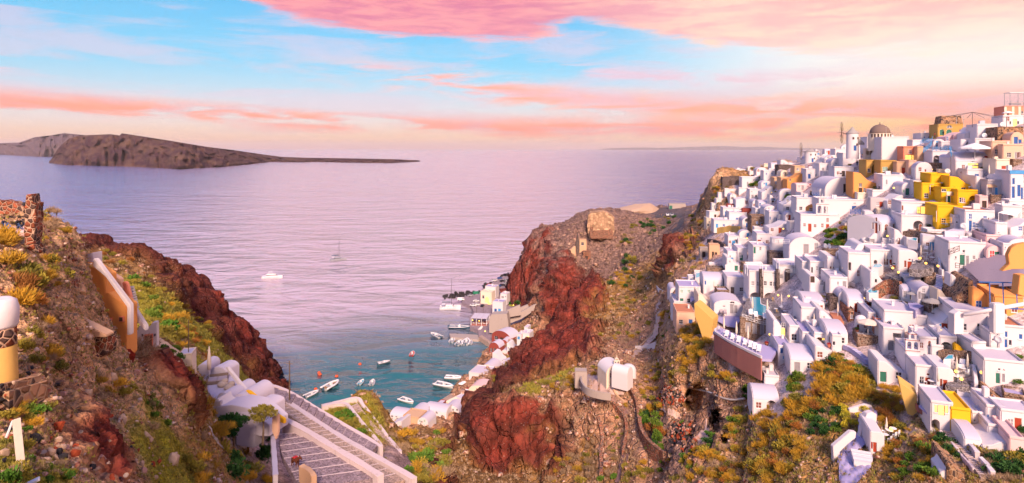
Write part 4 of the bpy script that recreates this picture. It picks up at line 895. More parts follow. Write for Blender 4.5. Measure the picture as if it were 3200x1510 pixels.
H('V2',50,275,742,985,'weathered orange house with a curved gable and dark windows','k:108,890,22,36 K:104,935,28,44 k:148,935,18,40',mat='orange',roof='slopeR',L=8)
H('V2',640,802,662,862,'tall white round-fronted vault with two brown windows','W:672,738,24,40 W:728,757,15,26',roof='barrel',L=9,yaw=-26)
H('V2',800,992,584,700,'white house with one tan framed window and blue rails','w:893,617,38,58',L=7)
H('V2',810,925,470,545,'little white vault above the blue railing','w:840,505,16,18',roof='barrel',L=7)
H('V2',690,815,420,480,'white terrace house with blue railings below the ridge','b:720,445,14,20 b:760,445,14,20',L=6)
inf=H('V2',850,1096,330,436,'ochre ridge house with green doors and dark stone roof','f:875,378,36,56 f:938,378,44,56 j:944,334,40,30',mat='ochre',L=9)
m=MB();m.box(inf['t0']+1,inf['t1'],.3,8,inf['h']+.02,inf['h']+3.2,.5);m.build('upper_storey','rubble_wall',inf['root'])
H('V2',930,1112,400,488,'pink sloping stair house under the ochre ridge house','K:920,440,6,6 q:925,445,28,40',mat='pink',roof='slopeL',L=6)
H('V2',1108,1232,332,478,'white house with a sloping stair wall','G:1165,400,30,44',roof='slopeL',L=6)
H('V2',1225,1428,320,478,'big white cube house with small green shutters on the ridge','g:1308,392,22,42 k:1355,398,13,16',L=9)
H('V2',1070,1220,470,572,'white house with a deep rounded niche','A:1122,485,84,84 e:1186,512,18,52',roof='slopeR',L=7)
H('V2',1205,1372,470,580,'plain white house with a satellite dish beside the niche','w:1235,510,5,5',L=7)
H('V2',970,1062,588,788,'narrow white house left of the lit terrace','W:1004,655,14,26',roof='barrel',rise=1.2,L=8)
H('V2',1022,1342,566,772,'wide lilac vault house over the lit parasol terrace','W:1083,715,26,40 j:1172,650,42,26 E:1150,700,80,62',roof='barrel_x',rise=3.0,L=8)
H('V2',1365,1548,476,665,'peach house with arched windows and a dark arched door','j:1450,520,26,36 k:1400,568,26,44 K:1446,560,30,84 j:1493,562,25,46',mat='peach',L=7)
H('V2',1545,1672,400,520,'upper peach house with a blue shutter','B:1620,473,28,48',mat='peach',roof='barrel',rise=2.0,L=7)
H('V2',1470,1672,520,668,'peach house front with a narrow arched door','e:1608,590,30,74',mat='peach',L=4)
inf=H('V2',1480,1672,152,278,'terracotta building with pale pilasters on the hilltop','j:1634,200,36,28',mat='salmon',L=9)
for u in (0.02,.40,.72):
 m=MB();x=inf['t0']+(inf['t1']-inf['t0'])*u;m.box(x,x+.7,-.10,.02,-1,inf['h']);m.build('pilaster','cream',inf['root'])
H('V2',1470,1672,252,352,'white cafe house with lit doorways under the terracotta building','W:1505,255,28,44 E:1570,282,32,60 j:1536,300,12,30 k:1610,300,14,28',L=6,cat='cafe')
H('V2',1422,1672,348,478,'rough brown stone retaining house under the cafe terrace','',mat='rubble_wall',L=6,para=.05)
H('V2',785,968,792,968,'upper bright yellow house with flat roof','k:775,930,24,18',mat='yellow',L=8)
H('V2',965,1226,800,1000,'bright yellow house with a falling curved parapet','',mat='yellow',roof='slopeR',L=7)
H('V2',700,886,882,1052,'lower left bright yellow house with brown bench niche','O:770,925,40,40',mat='yellow',L=7)
H('V2',885,1042,930,1085,'yellow courtyard wall house under a shade sail','k:890,935,40,35',mat='yellow',L=5)
H('V2',1040,1238,960,1098,'yellow house whose roof carries two white loungers','W:1082,1032,28,42',mat='yellow',L=7)
H('V2',845,1096,1092,1300,'lowest bright yellow house with a shaded terrace','',mat='yellow',L=7)
H('V2',1325,1535,866,1002,'taupe house with a tan awning','d:1340,930,30,52 S:1398,930,26,62 k:1300,900,14,20',mat='grey_plaster',L=7)
H('V2',1400,1538,806,892,'small grey white vault behind the taupe house','w:1380,840,16,30',roof='barrel_x',L=6)
inf=H('V2',1540,1672,728,1052,'white house with bright blue trim and blue doors','B:1562,840,22,60 B:1558,920,26,110 B:1610,905,28,110 B:1645,930,27,120',L=8)
m=MB();m.box(inf['t0']-.04,inf['t1']+.04,-.06,.3,inf['h']-.5,inf['h']+.36);m.build('blue_cornice','sky_blue',inf['root'])
H('V2',325,522,812,935,'white house with notched parapet right of the ochre steps','w:360,855,15,48 g:468,865,28,40',L=7)
H('V2',512,624,880,1005,'white vaulted house with a green shutter','g:522,950,16,30',roof='barrel',L=7)
H('V2',618,700,868,1005,'narrow white house with a blue shutter left of the yellow house','b:620,880,18,52',L=6)
H('V2',372,525,1000,1115,'white terrace house with an arched recess','A:388,1050,40,52',roof='slopeL',L=6)
H('V2',490,572,790,882,'white sloped wall house above the notched parapet','',roof='slopeR',L=6)
H('V2',1130,1290,765,875,'white terrace block under the lit parasol','',L=5)
H('V2',1405,1540,668,800,'cream retaining house with a plastered corner','',mat='cream',L=6)
H('V2',1215,1340,800,985,'white sloping stair house right of the yellow house','k:1170,890,6,6',roof='slopeR',L=5)
# --- middle right (view V3)
H('V2',505,872,1072,1216,'white house with three glowing window bays and a round fanlight','L:658,1115,26,64 E:695,1110,52,92 L:757,1118,26,66 a:706,1076,34,28 W:485,1105,5,5 W:512,1100,14,50',L=8,found=1)
H('V3',505,842,102,252,'white arched porch house below the glowing windows','A:620,152,96,118 e:676,180,28,76',L=7)
H('V3',316,492,90,294,'white vaulted house with a row of red doors on its end','a:352,180,30,62 a:430,168,27,60',"W:228,168,14,64 D:253,172,26,102 W:290,188,14,62 W:258,120,18,40",roof='barrel_x',rise=2.0,L=5.5,yaw=22)
H('V3',150,285,262,400,'white porch house with a shadowed arch','A:160,318,70,84',roof='slopeL',L=5)
H('V3',440,568,225,380,'white garden house with a small red arched door','e:470,315,24,60 k:435,320,14,14',roof='slopeR',L=5)
H('V3',0,212,412,735,'large white house with red doors beside the deep pool niche','A:-20,545,52,80 D:125,630,38,98 W:88,622,22,62 W:178,637,20,62 W:133,592,22,22',L=7)
H('V3',210,480,420,620,'white house with a tall red door behind the clear pool','D:398,520,42,102 W:345,512,35,62 W:410,480,24,26 N:245,525,34,40',L=6)
H('V3',478,664,405,645,'white house with a rounded shoulder and red shutters','W:535,530,20,66 D:568,540,36,100 a:576,512,18,18',roof='shoulder',L=6)
H('V3',212,402,600,862,'curved white garden wall house with two red doors','N:255,705,22,36 D:303,765,16,90 W:388,780,22,40',roof='slopeR',L=5)
H('V3',1020,1150,118,248,'white cube house with a tall blue door','B:1085,155,26,88 k:1030,158,12,18',L=6)
H('V3',1108,1400,40,260,'white house with blue windows and terracotta coloured roof','b:1150,85,26,52 b:1288,105,30,48 B:1150,150,26,98 b:1185,165,26,52 b:1215,175,26,20',L=7,rmat='terracotta_floor')
H('V3',1400,1520,170,350,'white house under a draped canopy with green curtains','w:1425,260,14,14',L=6)
H('V3',1140,1300,220,330,'white stair house with a pale stepped wall','',roof='slopeL',L=4)
H('V3',955,1315,330,605,'white house with a green glass door beside the stone stair','G:1065,475,42,98 k:1090,430,20,26 d:1122,485,24,78 w:1185,482,24,40 k:1020,490,10,24',L=7)
H('V3',1318,1474,392,540,'small pink vaulted house with red shutters','R:1350,435,38,72 R:1332,345,5,5',mat='pink',roof='barrel',rise=1.2,L=6)
H('V3',1310,1470,300,400,'pink white house with an arched iron gate','R:1332,345,28,30 k:1408,320,22,40',mat='pink',L=5)
H('V3',1470,1560,380,530,'white utility house with an air conditioner','w:1490,400,12,18',L=5)
H('V3',520,668,786,905,'small white vault with one grey window','w:528,820,30,66',roof='barrel_x',L=6)
H('V3',660,836,758,955,'white vault with a grey door and tall grey shutters','d:700,838,38,120 w:670,825,20,72 w:742,870,20,62 w:708,795,24,42',roof='barrel',L=8)
H('V3',630,700,700,790,'little white block with a red shutter over the double vaults','R:572,745,5,5 W:650,740,20,30',L=4)
H('V3',535,635,690,795,'white lean-to house with a red shutter','W:573,738,44,42',L=4)
H('V3',828,1000,1050,1230,'peach white rounded house with one small blue window','s:870,1130,18,34',mat='white',roof='slopeL',L=7)
H('V3',975,1110,650,860,'pale house wall on the stair bend','',roof='slopeR',L=4)
H('V3',1030,1192,655,1010,'rough rubble house end under the mauve roof','',mat='rubble_wall',roof='slopeL',L=6)
H('V3',1182,1445,782,1010,'bright orange ruin wall below the mauve roof','',mat='orange',roof='slopeR',L=4)
H('V3',1385,1672,875,1060,'orange house with a blue pergola frame','',mat='orange',L=6)
H('V3',1010,1460,1010,1230,'white house with a thick round handrail wall','k:1230,1130,20,40',L=6)
H('V3',340,662,1000,1230,'large white flat house with an air box on its roof','w:350,1110,32,95',L=8)
H('V3',0,165,850,1025,'white vault with a single grey window by the red steps','w:92,960,28,34',roof='barrel_x',L=7)
H('V3',0,62,1005,1110,'red stone house with a white framed window','w:24,1045,20,34',mat='red_stone',L=6)
inf=H('V3',75,200,1108,1230,'round white chapel with small arched windows','a:90,1140,22,38 a:155,1135,25,42',roof='round',name='chapel',cat='chapel')
m=MB();r=(inf['t1']-inf['t0'])/2;m.lathe([(r*.95,0),(r*.9,r*.28),(r*.7,r*.55),(r*.4,r*.75),(.03,r*.84)],24,(inf['t0']+inf['t1'])/2,r,inf['h']);m.build('dome','white',inf['root'],smooth=True)
H('V3',190,270,1030,1200,'white chapel annex with a bright blue window','s:208,1110,30,56',L=5)
H('V3',250,345,1095,1230,'red orange painted gate house by the chapel','K:265,1150,6,6',mat='salmon',L=4)
# --- hotel (view V4)
H('V4',840,1112,150,440,'hotel front with grey panel, small windows and arched pool bay','w:978,175,24,42 w:1053,185,24,42 w:865,285,24,42 w:915,290,24,40 k:978,285,22,40 k:1030,290,20,40 w:1060,292,24,40 A:848,388,96,140 A:978,392,100,80',name='hotel',cat='hotel',L=9,found=3,d=173)
H('V4',1110,1325,84,420,'tall hotel wing with rows of small windows and a balcony','w:1125,222,20,42 w:1168,232,20,42 w:1252,255,22,25 w:1243,140,24,52 w:1290,168,24,46 w:1215,280,24,44 d:1242,290,34,62 w:1288,295,24,44 j:1138,325,34,46 l:1128,412,52,120 A:1215,402,92,100',name='hotel',cat='hotel',L=9,found=3,d=172)
H('V4',1320,1445,105,260,'hotel side wing with a deep porch','w:1400,160,14,52',L=8)
H('V4',1392,1562,112,240,'white annex with a grey door right of the hotel','w:1450,150,18,40 d:1480,160,36,64 k:1405,160,14,52',L=6)
H('V4',1550,1737,60,220,'white house with a reclining terrace above the annex','',roof='slopeR',L=6)
H('V4',1570,1737,242,425,'white house with two grey doors on the steps','d:1690,285,30,88 w:1640,290,14,30',L=6)
H('V4',1392,1582,225,400,'white sloping house with grey doors and a dark panel','w:1488,275,22,48 d:1515,290,26,88 w:1545,310,16,52 K:1395,230,36,70',roof='slopeR',L=6)
H('V4',1570,1648,442,548,'dark stone box house with a roof unit','',mat='dark_stone',L=4)
H('V4',1652,1800,370,500,'white vault with a plain front at the bend','w:1690,430,16,24',roof='barrel',L=7)
H('V4',1332,1530,432,575,'white vault with a fan window under a slatted awning','j:1343,502,32,32',roof='barrel_x',L=6)
H('V4',1312,1500,520,700,'white house with pale doors over the lower terrace','w:1365,600,22,42 d:1410,610,36,84',L=5)
H('V4',1478,1645,545,720,'white house with sloping wall and grey shutters','w:1482,625,22,48 w:1510,600,20,42',roof='slopeR',L=5)
H('V4',1545,1737,695,880,'white house with one dark shuttered window above the flower pots','k:1582,825,42,52 L:1505,790,5,5',roof='barrel_x',L=6)
H('V4',760,1062,585,815,'stone front hotel lodge with glowing lamps and pale doors','d:815,660,36,88 d:878,668,30,96 d:945,670,30,104 w:1000,700,36,60',mat='stone_wall',name='hotel_lodge',cat='hotel',L=1.2,para=.0)
H('V4',430,605,222,365,'white house with blue and green windows left of the hotel','b:440,280,13,40 g:552,315,20,32 g:588,322,14,24',roof='barrel_x',L=6)
H('V4',640,805,240,400,'white house front with a stone band and lattice rail','w:690,410,5,5',L=6)
H('V4',650,805,312,392,'dark stone band under the lattice terrace','',mat='dark_stone',L=1.2,para=0,d=186)
H('V4',382,500,385,560,'cream white stair house above the yellow wall','',roof='slopeR',L=6,mat='cream')
H('V4',525,785,442,605,'white arched house with a pair of grey doors','d:672,495,32,84 d:706,505,28,70 w:605,505,20,20 j:672,470,36,20',roof='barrel',rise=1.5,L=6)
H('V4',128,198,332,458,'small white vault with a sky blue door on the path','S:138,392,32,62',roof='barrel',L=5)
H('V4',292,350,252,305,'small white cube with a blue door above the path','B:305,262,22,42',L=4)
H('V4',205,405,318,500,'low white terrace house with lilac deck','b:215,500,6,6 k:258,318,20,20',L=7,rmat='lilac_floor')
H('V4',160,250,455,620,'white outermost house foot beside the yellow scrub','b:180,530,18,30',L=5)
H('V4',640,760,60,200,'pale stepped house above the hotel pool','w:660,100,14,20',roof='slopeR',L=6)
H('V4',185,356,560,695,'peach planter wall house with bare soil roof','',mat='peach',L=6,rmat='terracotta_floor',para=.15)
H('V4',1062,1210,612,850,'white house with a lit doorway below the pool','k:1138,665,28,42 E:1135,705,32,100',roof='slopeR',L=6)
H('V4',1205,1300,690,850,'white house with a dark casement by the steps','k:1230,765,40,58',L=5)
H('V4',1322,1470,760,870,'low white garden wall house with lilac courtyard','',L=5,rmat='lilac_floor')
H('V4',1430,1560,765,895,'white courtyard house glowing within','L:1505,800,30,24',L=5)
H('V4',1215,1440,935,1110,'white vault end above the dry slope','',roof='barrel_x',rise=1.6,L=6)
H('V4',1105,1232,880,1020,'white house with a blue door and a tiny blue shutter','S:1098,885,5,5 B:1125,890,24,50 s:1147,963,22,32',L=5,rmat='lilac_floor')
H('V4',1440,1660,880,1010,'white retaining house under the flower pots','',roof='slopeR',L=5)
H('V6',452,700,360,555,'white house with a rounded arch roof over the cave cliff','',roof='barrel_x',rise=1.8,L=7)
H('V6',560,700,230,320,'white terrace block with dark edged little pool','',L=5)
# --- lower right (view V5)
H('V5',0,75,120,240,'white house with a barred window at the village foot','k:0,160,22,30',L=6)
H('V5',340,560,300,470,'big plain white house over the dry garden','w:550,330,5,5',roof='slopeR',L=7)
H('V5',380,545,55,230,'white house with an open front and a wooden chair','O:455,100,60,90 k:553,122,5,5',L=7)
inf=H('V5',545,660,225,390,'white house with a red striped bell gable','W:495,335,5,5',L=5)
belfry(inf,.5,2.2,3.6)
H('V5',645,785,120,320,'white house with two red arched windows in mid slope','a:658,165,22,46 a:718,155,20,46',L=6)
H('V5',738,835,200,320,'white cubic wing with a small red door','e:753,265,20,50',L=5)
H('V5',800,935,125,285,'white porch house with a tall red door in mid slope','A:810,165,85,110 e:912,160,20,72',L=5)
H('V5',620,790,340,520,'white house with a red door above the second yellow wall','D:697,430,34,78 k:657,422,28,52 W:707,398,20,18',L=6)
H('V5',780,908,345,530,'white shouldered house with a narrow red shutter, lower slope','W:806,440,16,58 D:830,447,28,82',roof='shoulder',L=6)
H('V5',735,908,605,830,'white house with three glowing windows near the foot of the stair','L:767,637,19,52 E:797,637,40,74 L:845,640,19,54 a:806,608,24,18 A:742,742,62,86',L=6)
H('V5',882,1038,665,845,'yellow house beside the long stair','k:925,815,14,30',mat='yellow',L=6)
H('V5',915,1030,185,290,'yellow terrace house in mid slope','',mat='yellow',roof='slopeR',L=5)
H('V5',1040,1150,700,815,'white house with a blue door near the stair head','B:1098,742,22,66 k:1060,745,10,14',L=5)
H('V5',1148,1300,655,815,'white house with blue shutters low on the slope','b:1155,705,16,24 b:1262,708,22,34 B:1152,755,20,56 k:1180,750,20,40',L=6)
H('V5',1175,1290,105,230,'white cube house with a dark blue door on the upper terrace','B:1235,145,20,66 k:1195,140,10,16',L=5)
H('V5',1240,1440,48,210,'white house with terracotta deck and blue windows','b:1290,85,18,44 b:1395,105,24,40 B:1288,145,18,62 k:1320,150,18,40',L=6,rmat='terracotta_floor')
H('V5',1130,1440,305,480,'white house with a green doorway low on the stone stair','G:1222,395,30,72 k:1240,362,14,16 d:1268,402,18,60',L=6)
H('V5',985,1120,858,975,'white barrel vault house at the stair foot','',roof='barrel_x',L=6)
H('V5',1118,1310,905,985,'low white house with a stepped roof at the lower edge','w:1150,940,14,18',roof='slopeL',L=6)
H('V5',1320,1440,890,990,'pinkish low house in the corner of the village','',mat='pink',L=6)
H('V5',1160,1330,800,900,'white terrace wall house behind the corner houses','',L=6)
H('V5',285,392,835,990,'small white house with red doors beside the lilac walkway','D:283,910,19,50 D:308,912,24,66',roof='shoulder',L=5)
H('V5',1190,1330,560,680,'rubble house end under the lower mauve roof','',mat='rubble_wall',roof='slopeR',L=5)
H('V5',860,1000,1080,1216,'white and rubble house at the bottom edge','',mat='rubble_wall',roof='slopeR',L=5)
H('V5',805,880,1085,1190,'small white house with a speckled top at the bottom edge','',roof='slopeL',L=4)
# ------------------------------------------------------------------ generic makers
def vx(view,x,y):
 ox,oy,k=VIEWS[view]
 return ox+x/k,oy+y/k
def at(view,x,y,d=None):
 a,b=vx(view,x,y)
 return P3(a,b,d) if d else hit(a,b)
def slab(view,pts,d,thick,mat,name,label=None,cat=None,yaw=0.0,parent=None,bevel=0.06,group=None,rough=0.0):
 """thick upright piece whose front outline is given, standing at distance d"""
 q=[vx(view,*p) for p in pts]
 mx=sum(p[0] for p in q)/len(q);by=max(p[1] for p in q)
 o=P3(mx,by,d);yw=R(yaw);out=[]
 for x,y in q:
  t=mapx(o,yw,(x-1600)/F);dm=d+t*math.sin(yw)
  out.append((t,CZ-(y-HZ)/F*dm-o.z))
 if rough:                       # broken, uneven outline
  new=[]
  for i,p in enumerate(out):
   a=out[(i+1) % len(out)];ln=math.hypot(a[0]-p[0],a[1]-p[1]);k=max(1,int(ln/(rough*2.2)))
   for j in range(k):
    f=j/k;jt=rough*(0 if j==0 else 1)
    new.append((p[0]+(a[0]-p[0])*f+random.uniform(-jt,jt)*.6,p[1]+(a[1]-p[1])*f+random.uniform(-jt,jt)*.6))
  out=new
 m=MB();m.prism(out,'y',0,thick)
 me=m.mesh(name);bm=bmesh.new();bm.from_mesh(me);bmesh.ops.recalc_face_normals(bm,faces=bm.faces)
 if bevel:bmesh.ops.bevel(bm,geom=[e for e in bm.edges if e.calc_face_angle(0)>.5],offset=bevel,segments=2,affect='EDGES',clamp_overlap=True)
 bm.to_mesh(me);bm.free()
 me.polygons.foreach_set('use_smooth',np.ones(len(me.polygons),bool));me.set_sharp_from_angle(angle=R(40))
 me.materials.append(MATS[mat]);ob=bpy.data.objects.new(name,me);link(ob,parent)
 mw=Matrix.Translation(o) @ Matrix.Rotation(yw,4,'Z')
 ob.matrix_world=mw
 if parent is not None:
  pm=Matrix.Translation(parent.location) @ parent.rotation_euler.to_matrix().to_4x4()
  ob.matrix_parent_inverse=pm.inverted();ob.matrix_basis=mw
 if label:tag(ob,label,cat,group)
 return ob
def ribbon(pts,h,th,drop=1.2):
 """closed wall mesh along 3-D ground points"""
 pts=[Vector(p) for p in pts];m=MB();vs=[];n=len(pts)
 for i,p in enumerate(pts):
  t=pts[min(i+1,n-1)]-pts[max(i-1,0)];t.z=0;t.normalize();s_=Vector((-t.y,t.x,0))*th/2
  j_=Vector((0,0,h+(math.sin(p.x*3.1)+math.sin(p.y*4.7))*min(.05,h*.06)));s_ *= 1+.1*math.sin(p.y*2.3+p.x)
  vs+=[p-s_-Vector((0,0,drop)),p+s_-Vector((0,0,drop)),p+s_+j_,p-s_+j_]
 fs=[(3,2,1,0),tuple(range(4*n-4,4*n))]
 for i in range(n-1):
  for k in range(4):
   fs.append((i*4+k,i*4+(k+1) % 4,(i+1)*4+(k+1) % 4,(i+1)*4+k))
 return m.add(vs,fs)
def densify(pts,step=1.2):
 out=[Vector(pts[0])]
 for a,b in zip(pts[:-1],pts[1:]):
  a=Vector(a);b=Vector(b);k=max(1,int((b-a).length/step))
  out+=[a.lerp(b,j/k) for j in range(1,k+1)]
 return out
def smooth_line(pts,it=2):
 pts=[Vector(p) for p in pts]
 for _ in range(it):
  q=[pts[0]]
  for a,b in zip(pts[:-1],pts[1:]):q+=[a.lerp(b,.25),a.lerp(b,.75)]
  pts=q+[pts[-1]]
 return pts
def wallrun(view,pts,h,th,mat,label,cap=None,name='low_wall',cat='wall',d=None,group=None,drop=1.2):
 if d or len(pts[0])>2:P=smooth_line([at(view,*p[:2],p[2] if len(p)>2 else d) for p in pts])
 else:
  q=densify(smooth_line([Vector((p[0],p[1],0)) for p in pts]),9.0);P=[at(view,t.x,t.y) for t in q]
  for _ in range(3):P=[P[0]]+[(a+b*2+c_)/4 for a,b,c_ in zip(P[:-2],P[1:-1],P[2:])]+[P[-1]]
 c=sum(P,Vector())/len(P)
 if cap is None:
  o=ribbon([p-c for p in P],h,th,drop).build(name,mat,loc=c,bevel=.05)
  return tag(o,label,cat,group)
 root=empty(name,c,0,label,cat,group)
 ribbon([p-c for p in P],h,th,drop).build('wall_body',mat,root)
 ribbon([p-c+Vector((0,0,h)) for p in P],.14,th+.12,-.004).build('coping',cap,root,bevel=.04)
 return root
def sub_flat(view,pts,mat,name,label=None,cat=None,z=None,d=None,th=.25,parent=None,kind=None,lift=.1,squash=1.0):
 """level slab (terrace, deck, pool) whose outline is seen at the given pixels; z = its height"""
 q=[]
 if squash != 1.0:my_=sum(p[1] for p in pts)/len(pts);pts=[(p[0],my_+(p[1]-my_)*squash) for p in pts]
 if z is None:
  x=sum(p[0] for p in pts)/len(pts);y=sum(p[1] for p in pts)/len(pts);z=at(view,x,y,d).z+lift
 for p in pts:
  a,b=vx(view,*p);dd=(CZ-z)*F/max(b-HZ,1.0);q.append(P3(a,b,dd))
 c=sum(q,Vector())/len(q)
 m=MB();m.prism([(p.x-c.x,p.y-c.y) for p in q],'z',-th,0)
 me=m.mesh(name);bm=bmesh.new();bm.from_mesh(me);bmesh.ops.recalc_face_normals(bm,faces=bm.faces);bm.to_mesh(me);bm.free()
 me.materials.append(MATS[mat]);o=bpy.data.objects.new(name,me);link(o)
 o.location=(c.x,c.y,z)
 if parent is not None:
  KIDS.setdefault(parent.name,[]).append(o);o.parent=parent
  o.matrix_parent_inverse=(Matrix.Translation(parent.location) @ parent.rotation_euler.to_matrix().to_4x4()).inverted()
 return tag(o,label,cat,None,kind)
def in_poly(x,y,poly):
 c=False;j=len(poly)-1
 for i in range(len(poly)):
  if (poly[i][1]>y) != (poly[j][1]>y) and x<(poly[j][0]-poly[i][0])*(y-poly[i][1])/(poly[j][1]-poly[i][1])+poly[i][0]:c=not c
  j=i
 return c
def drape(view,poly,mat,name,label,cat,step=7.0,lift=.25):
 """surface laid on the land inside a photo outline"""
 q=[vx(view,*p) for p in poly];x0=min(p[0] for p in q);x1=max(p[0] for p in q);y0=min(p[1] for p in q);y1=max(p[1] for p in q)
 nx,ny=int((x1-x0)/step)+2,int((y1-y0)/step)+2;idx={};m=MB();vs=[];c=hit((x0+x1)/2,(y0+y1)/2)
 def g(i,j):
  if (i,j) not in idx:idx[(i,j)]=len(vs);vs.append(hit(x0+i*step,y0+j*step)-c+Vector((0,0,lift)))
  return idx[(i,j)]
 fs=[(g(i,j),g(i,j+1),g(i+1,j+1),g(i+1,j)) for i in range(nx) for j in range(ny) if in_poly(x0+(i+.5)*step,y0+(j+.5)*step,q)]
 m.add(vs,fs);o=m.build(name,mat,loc=c,smooth=True);return tag(o,label,cat)
# ------------------------------------------------------------------ vegetation
def leafmat(name,c1,c2,amt=.8):
 pbsdf(name,c1,0.8,0.15,facing_var(amt,c2))
leafmat('golden_leaf',(0.56,0.30,0.03),(0.36,0.23,0.03));leafmat('olive_leaf',(0.36,0.28,0.04),(0.13,0.13,0.03));leafmat('green_leaf',(0.07,0.17,0.02),(0.16,0.22,0.03))
leafmat('dark_leaf',(0.025,0.085,0.02),(0.05,0.12,0.03));leafmat('rust_leaf',(0.40,0.15,0.03),(0.26,0.12,0.04));leafmat('grey_leaf',(0.42,0.28,0.17),(0.28,0.19,0.11));leafmat('yellow_flower',(0.62,0.50,0.04),(0.35,0.36,0.05));leafmat('red_flower',(0.5,0.05,0.06),(0.3,0.04,0.03));leafmat('grass_blade',(0.24,0.27,0.03),(0.36,0.26,0.06));leafmat('bark',(0.12,0.08,0.05),(0.2,0.14,0.1))
def tuft_mesh(name,mat,n=420,blade=.34,width=.05,seed=0,tall=.8,lump=5,broad=False):
 """uneven dome of leaf blades, unit radius"""
 rnd=random.Random(seed);m=MB()
 cl=[(rnd.uniform(-.5,.5),rnd.uniform(-.5,.5),rnd.uniform(.15,.5)*tall,rnd.uniform(.35,.6)) for _ in range(lump)]
 for i in range(n):
  cx_,cy_,cz_,r=cl[i % lump]
  th=rnd.uniform(0,2*PI);u=rnd.uniform(-.35,1);q=math.sqrt(1-u*u) if abs(u)<1 else 0
  dv=Vector((q*math.cos(th),q*math.sin(th),u*tall+.12));rr=r*rnd.uniform(.55,1.0)
  p=Vector((cx_,cy_,cz_))+dv*rr
  if p.z<0.02:p.z=rnd.uniform(.02,.2)
  t=(dv+Vector((rnd.uniform(-.5,.5),rnd.uniform(-.5,.5),rnd.uniform(0,.7)))).normalized()
  s_=t.cross(Vector((rnd.uniform(-1,1),rnd.uniform(-1,1),rnd.uniform(-1,1)))).normalized()*width*rnd.uniform(.6,1.4)
  ln=blade*rnd.uniform(.6,1.2)
  a=p-t*ln*.5;b=p+t*ln*.5
  if broad:m.add([a,p+s_,b,p-s_],[(0,1,2,3)])
  else:m.add([a-s_*.7,a+s_*.7,b],[(0,1,2)])
 me=m.mesh(name);me.materials.append(MATS[mat]);return me
STEM=MB();
for k in range(5):
 a=2*PI*k/5;STEM.tube([(0,0,-.25),(.1*math.cos(a),.1*math.sin(a),.15),(.35*math.cos(a),.35*math.sin(a),.5)],.035,5,.012)
STEM_ME=STEM.mesh('stem');STEM_ME.materials.append(MATS['bark'])
TUFTS={}
for nm,mt,kw in (('golden','golden_leaf',dict(n=520,blade=.36,width=.035)),('olive','olive_leaf',dict(n=460,blade=.24,width=.05,broad=True)),('green','green_leaf',dict(n=420,blade=.26,width=.085,broad=True)),
     ('dark','dark_leaf',dict(n=520,blade=.22,width=.07,broad=True,tall=1.2)),('rust','rust_leaf',dict(n=460,blade=.34,width=.035)),('grey','grey_leaf',dict(n=460,blade=.40,width=.022)),('yellow','yellow_flower',dict(n=420,blade=.16,width=.07,broad=True,tall=1.0)),('red','red_flower',dict(n=260,blade=.2,width=.09,broad=True))):
 TUFTS[nm]=[tuft_mesh(nm+'_foliage',mt,seed=s_*7+len(nm),lump=4+s_,**kw) for s_ in range(4)]
def shrub(p,r,kind,label,group,tall=1.0,name=None,sink=.12):
 o=inst(name or kind+'_shrub',random.choice(TUFTS[kind]),None,(p[0],p[1],p[2]-r*sink),(random.uniform(-.12,.12),random.uniform(-.12,.12),random.uniform(0,6.28)),(r*random.uniform(.85,1.2),r*random.uniform(.85,1.2),r*tall*random.uniform(.85,1.15)))
 tag(o,label,'shrub',group)
 inst('stem',STEM_ME,o)
 return o
MASS={'olive':[],'golden':[]}
def scatter(view,poly,n,kinds,rmin,rmax,where,tall=1.0):
 """n shrubs of mixed kinds on the land inside a photo region"""
 xs=[p[0] for p in poly];ys=[p[1] for p in poly];k=0;tries=0
 while k<n and tries<n*40:
  tries+=1
  x=random.uniform(min(xs),max(xs));y=random.uniform(min(ys),max(ys))
  if not in_poly(x,y,poly):continue
  kd=random.choice(kinds);col=dict(golden='golden dry',olive='olive green',green='fresh green',dark='dark green',rust='rust brown',grey='grey withered',yellow='yellow flowering',red='red flowering')[kd]
  p=at(view,x,y);r_=random.uniform(rmin,rmax)*1.2
  if r_*F/p.y<14.5 and kd in ('olive','golden'):MASS[kd].append((p,r_))          # too small to tell apart
  else:shrub(p,r_,kd,f'{("small ", "", "large ")[min(2, int(3 * (r_ / 1.2 - rmin) / (rmax - rmin + 1e-6)))]}{col} shrub {where}',f'{col} shrubs {where}',tall)
  k+=1
# ------------------------------------------------------------------ furniture and small things
def proto_parasol_closed():
 r=empty('closed_parasol',(0,0,0))
 MB().tube([(0,0,0),(0,0,2.9)],.04,8).build('pole','white_wood',r)
 MB().lathe([(.05,0.9),(.16,1.0),(.19,1.5),(.12,2.3),(.03,2.95)],8).build('folded_canopy','canvas',r,smooth=True)
 MB().lathe([(.32,0),(.32,.1),(.06,.14)],12).build('base','white_wood',r);return r
def proto_parasol_open(mat,nm='open_parasol'):
 r=empty(nm,(0,0,0))
 MB().tube([(0,0,0),(0,0,2.6)],.045,8).build('pole','white_wood',r)
 m=MB();n=8;vs=[(0,0,2.75)];
 for rr,z in ((.8,2.5),(1.65,2.2),(1.68,2.02)):
  vs+=[(rr*math.cos(2*PI*k/n),rr*math.sin(2*PI*k/n),z) for k in range(n)]
 fs=[(0,1+k,1+(k+1) % n) for k in range(n)]
 for q in range(2):fs+=[(1+q*n+k,1+(q+1)*n+k,1+(q+1)*n+(k+1) % n,1+q*n+(k+1) % n) for k in range(n)]
 m.add(vs,fs);m.build('canopy',mat,r)
 for k in range(n):
  a=2*PI*(k+.0)/n;MB().bar((0,0,2.65),(1.63*math.cos(a),1.63*math.sin(a),2.17),.025,.025).build('rib','dark_wood',r)
 MB().lathe([(.34,0),(.34,.1),(.06,.14)],12).build('base','grey_wood',r);return r
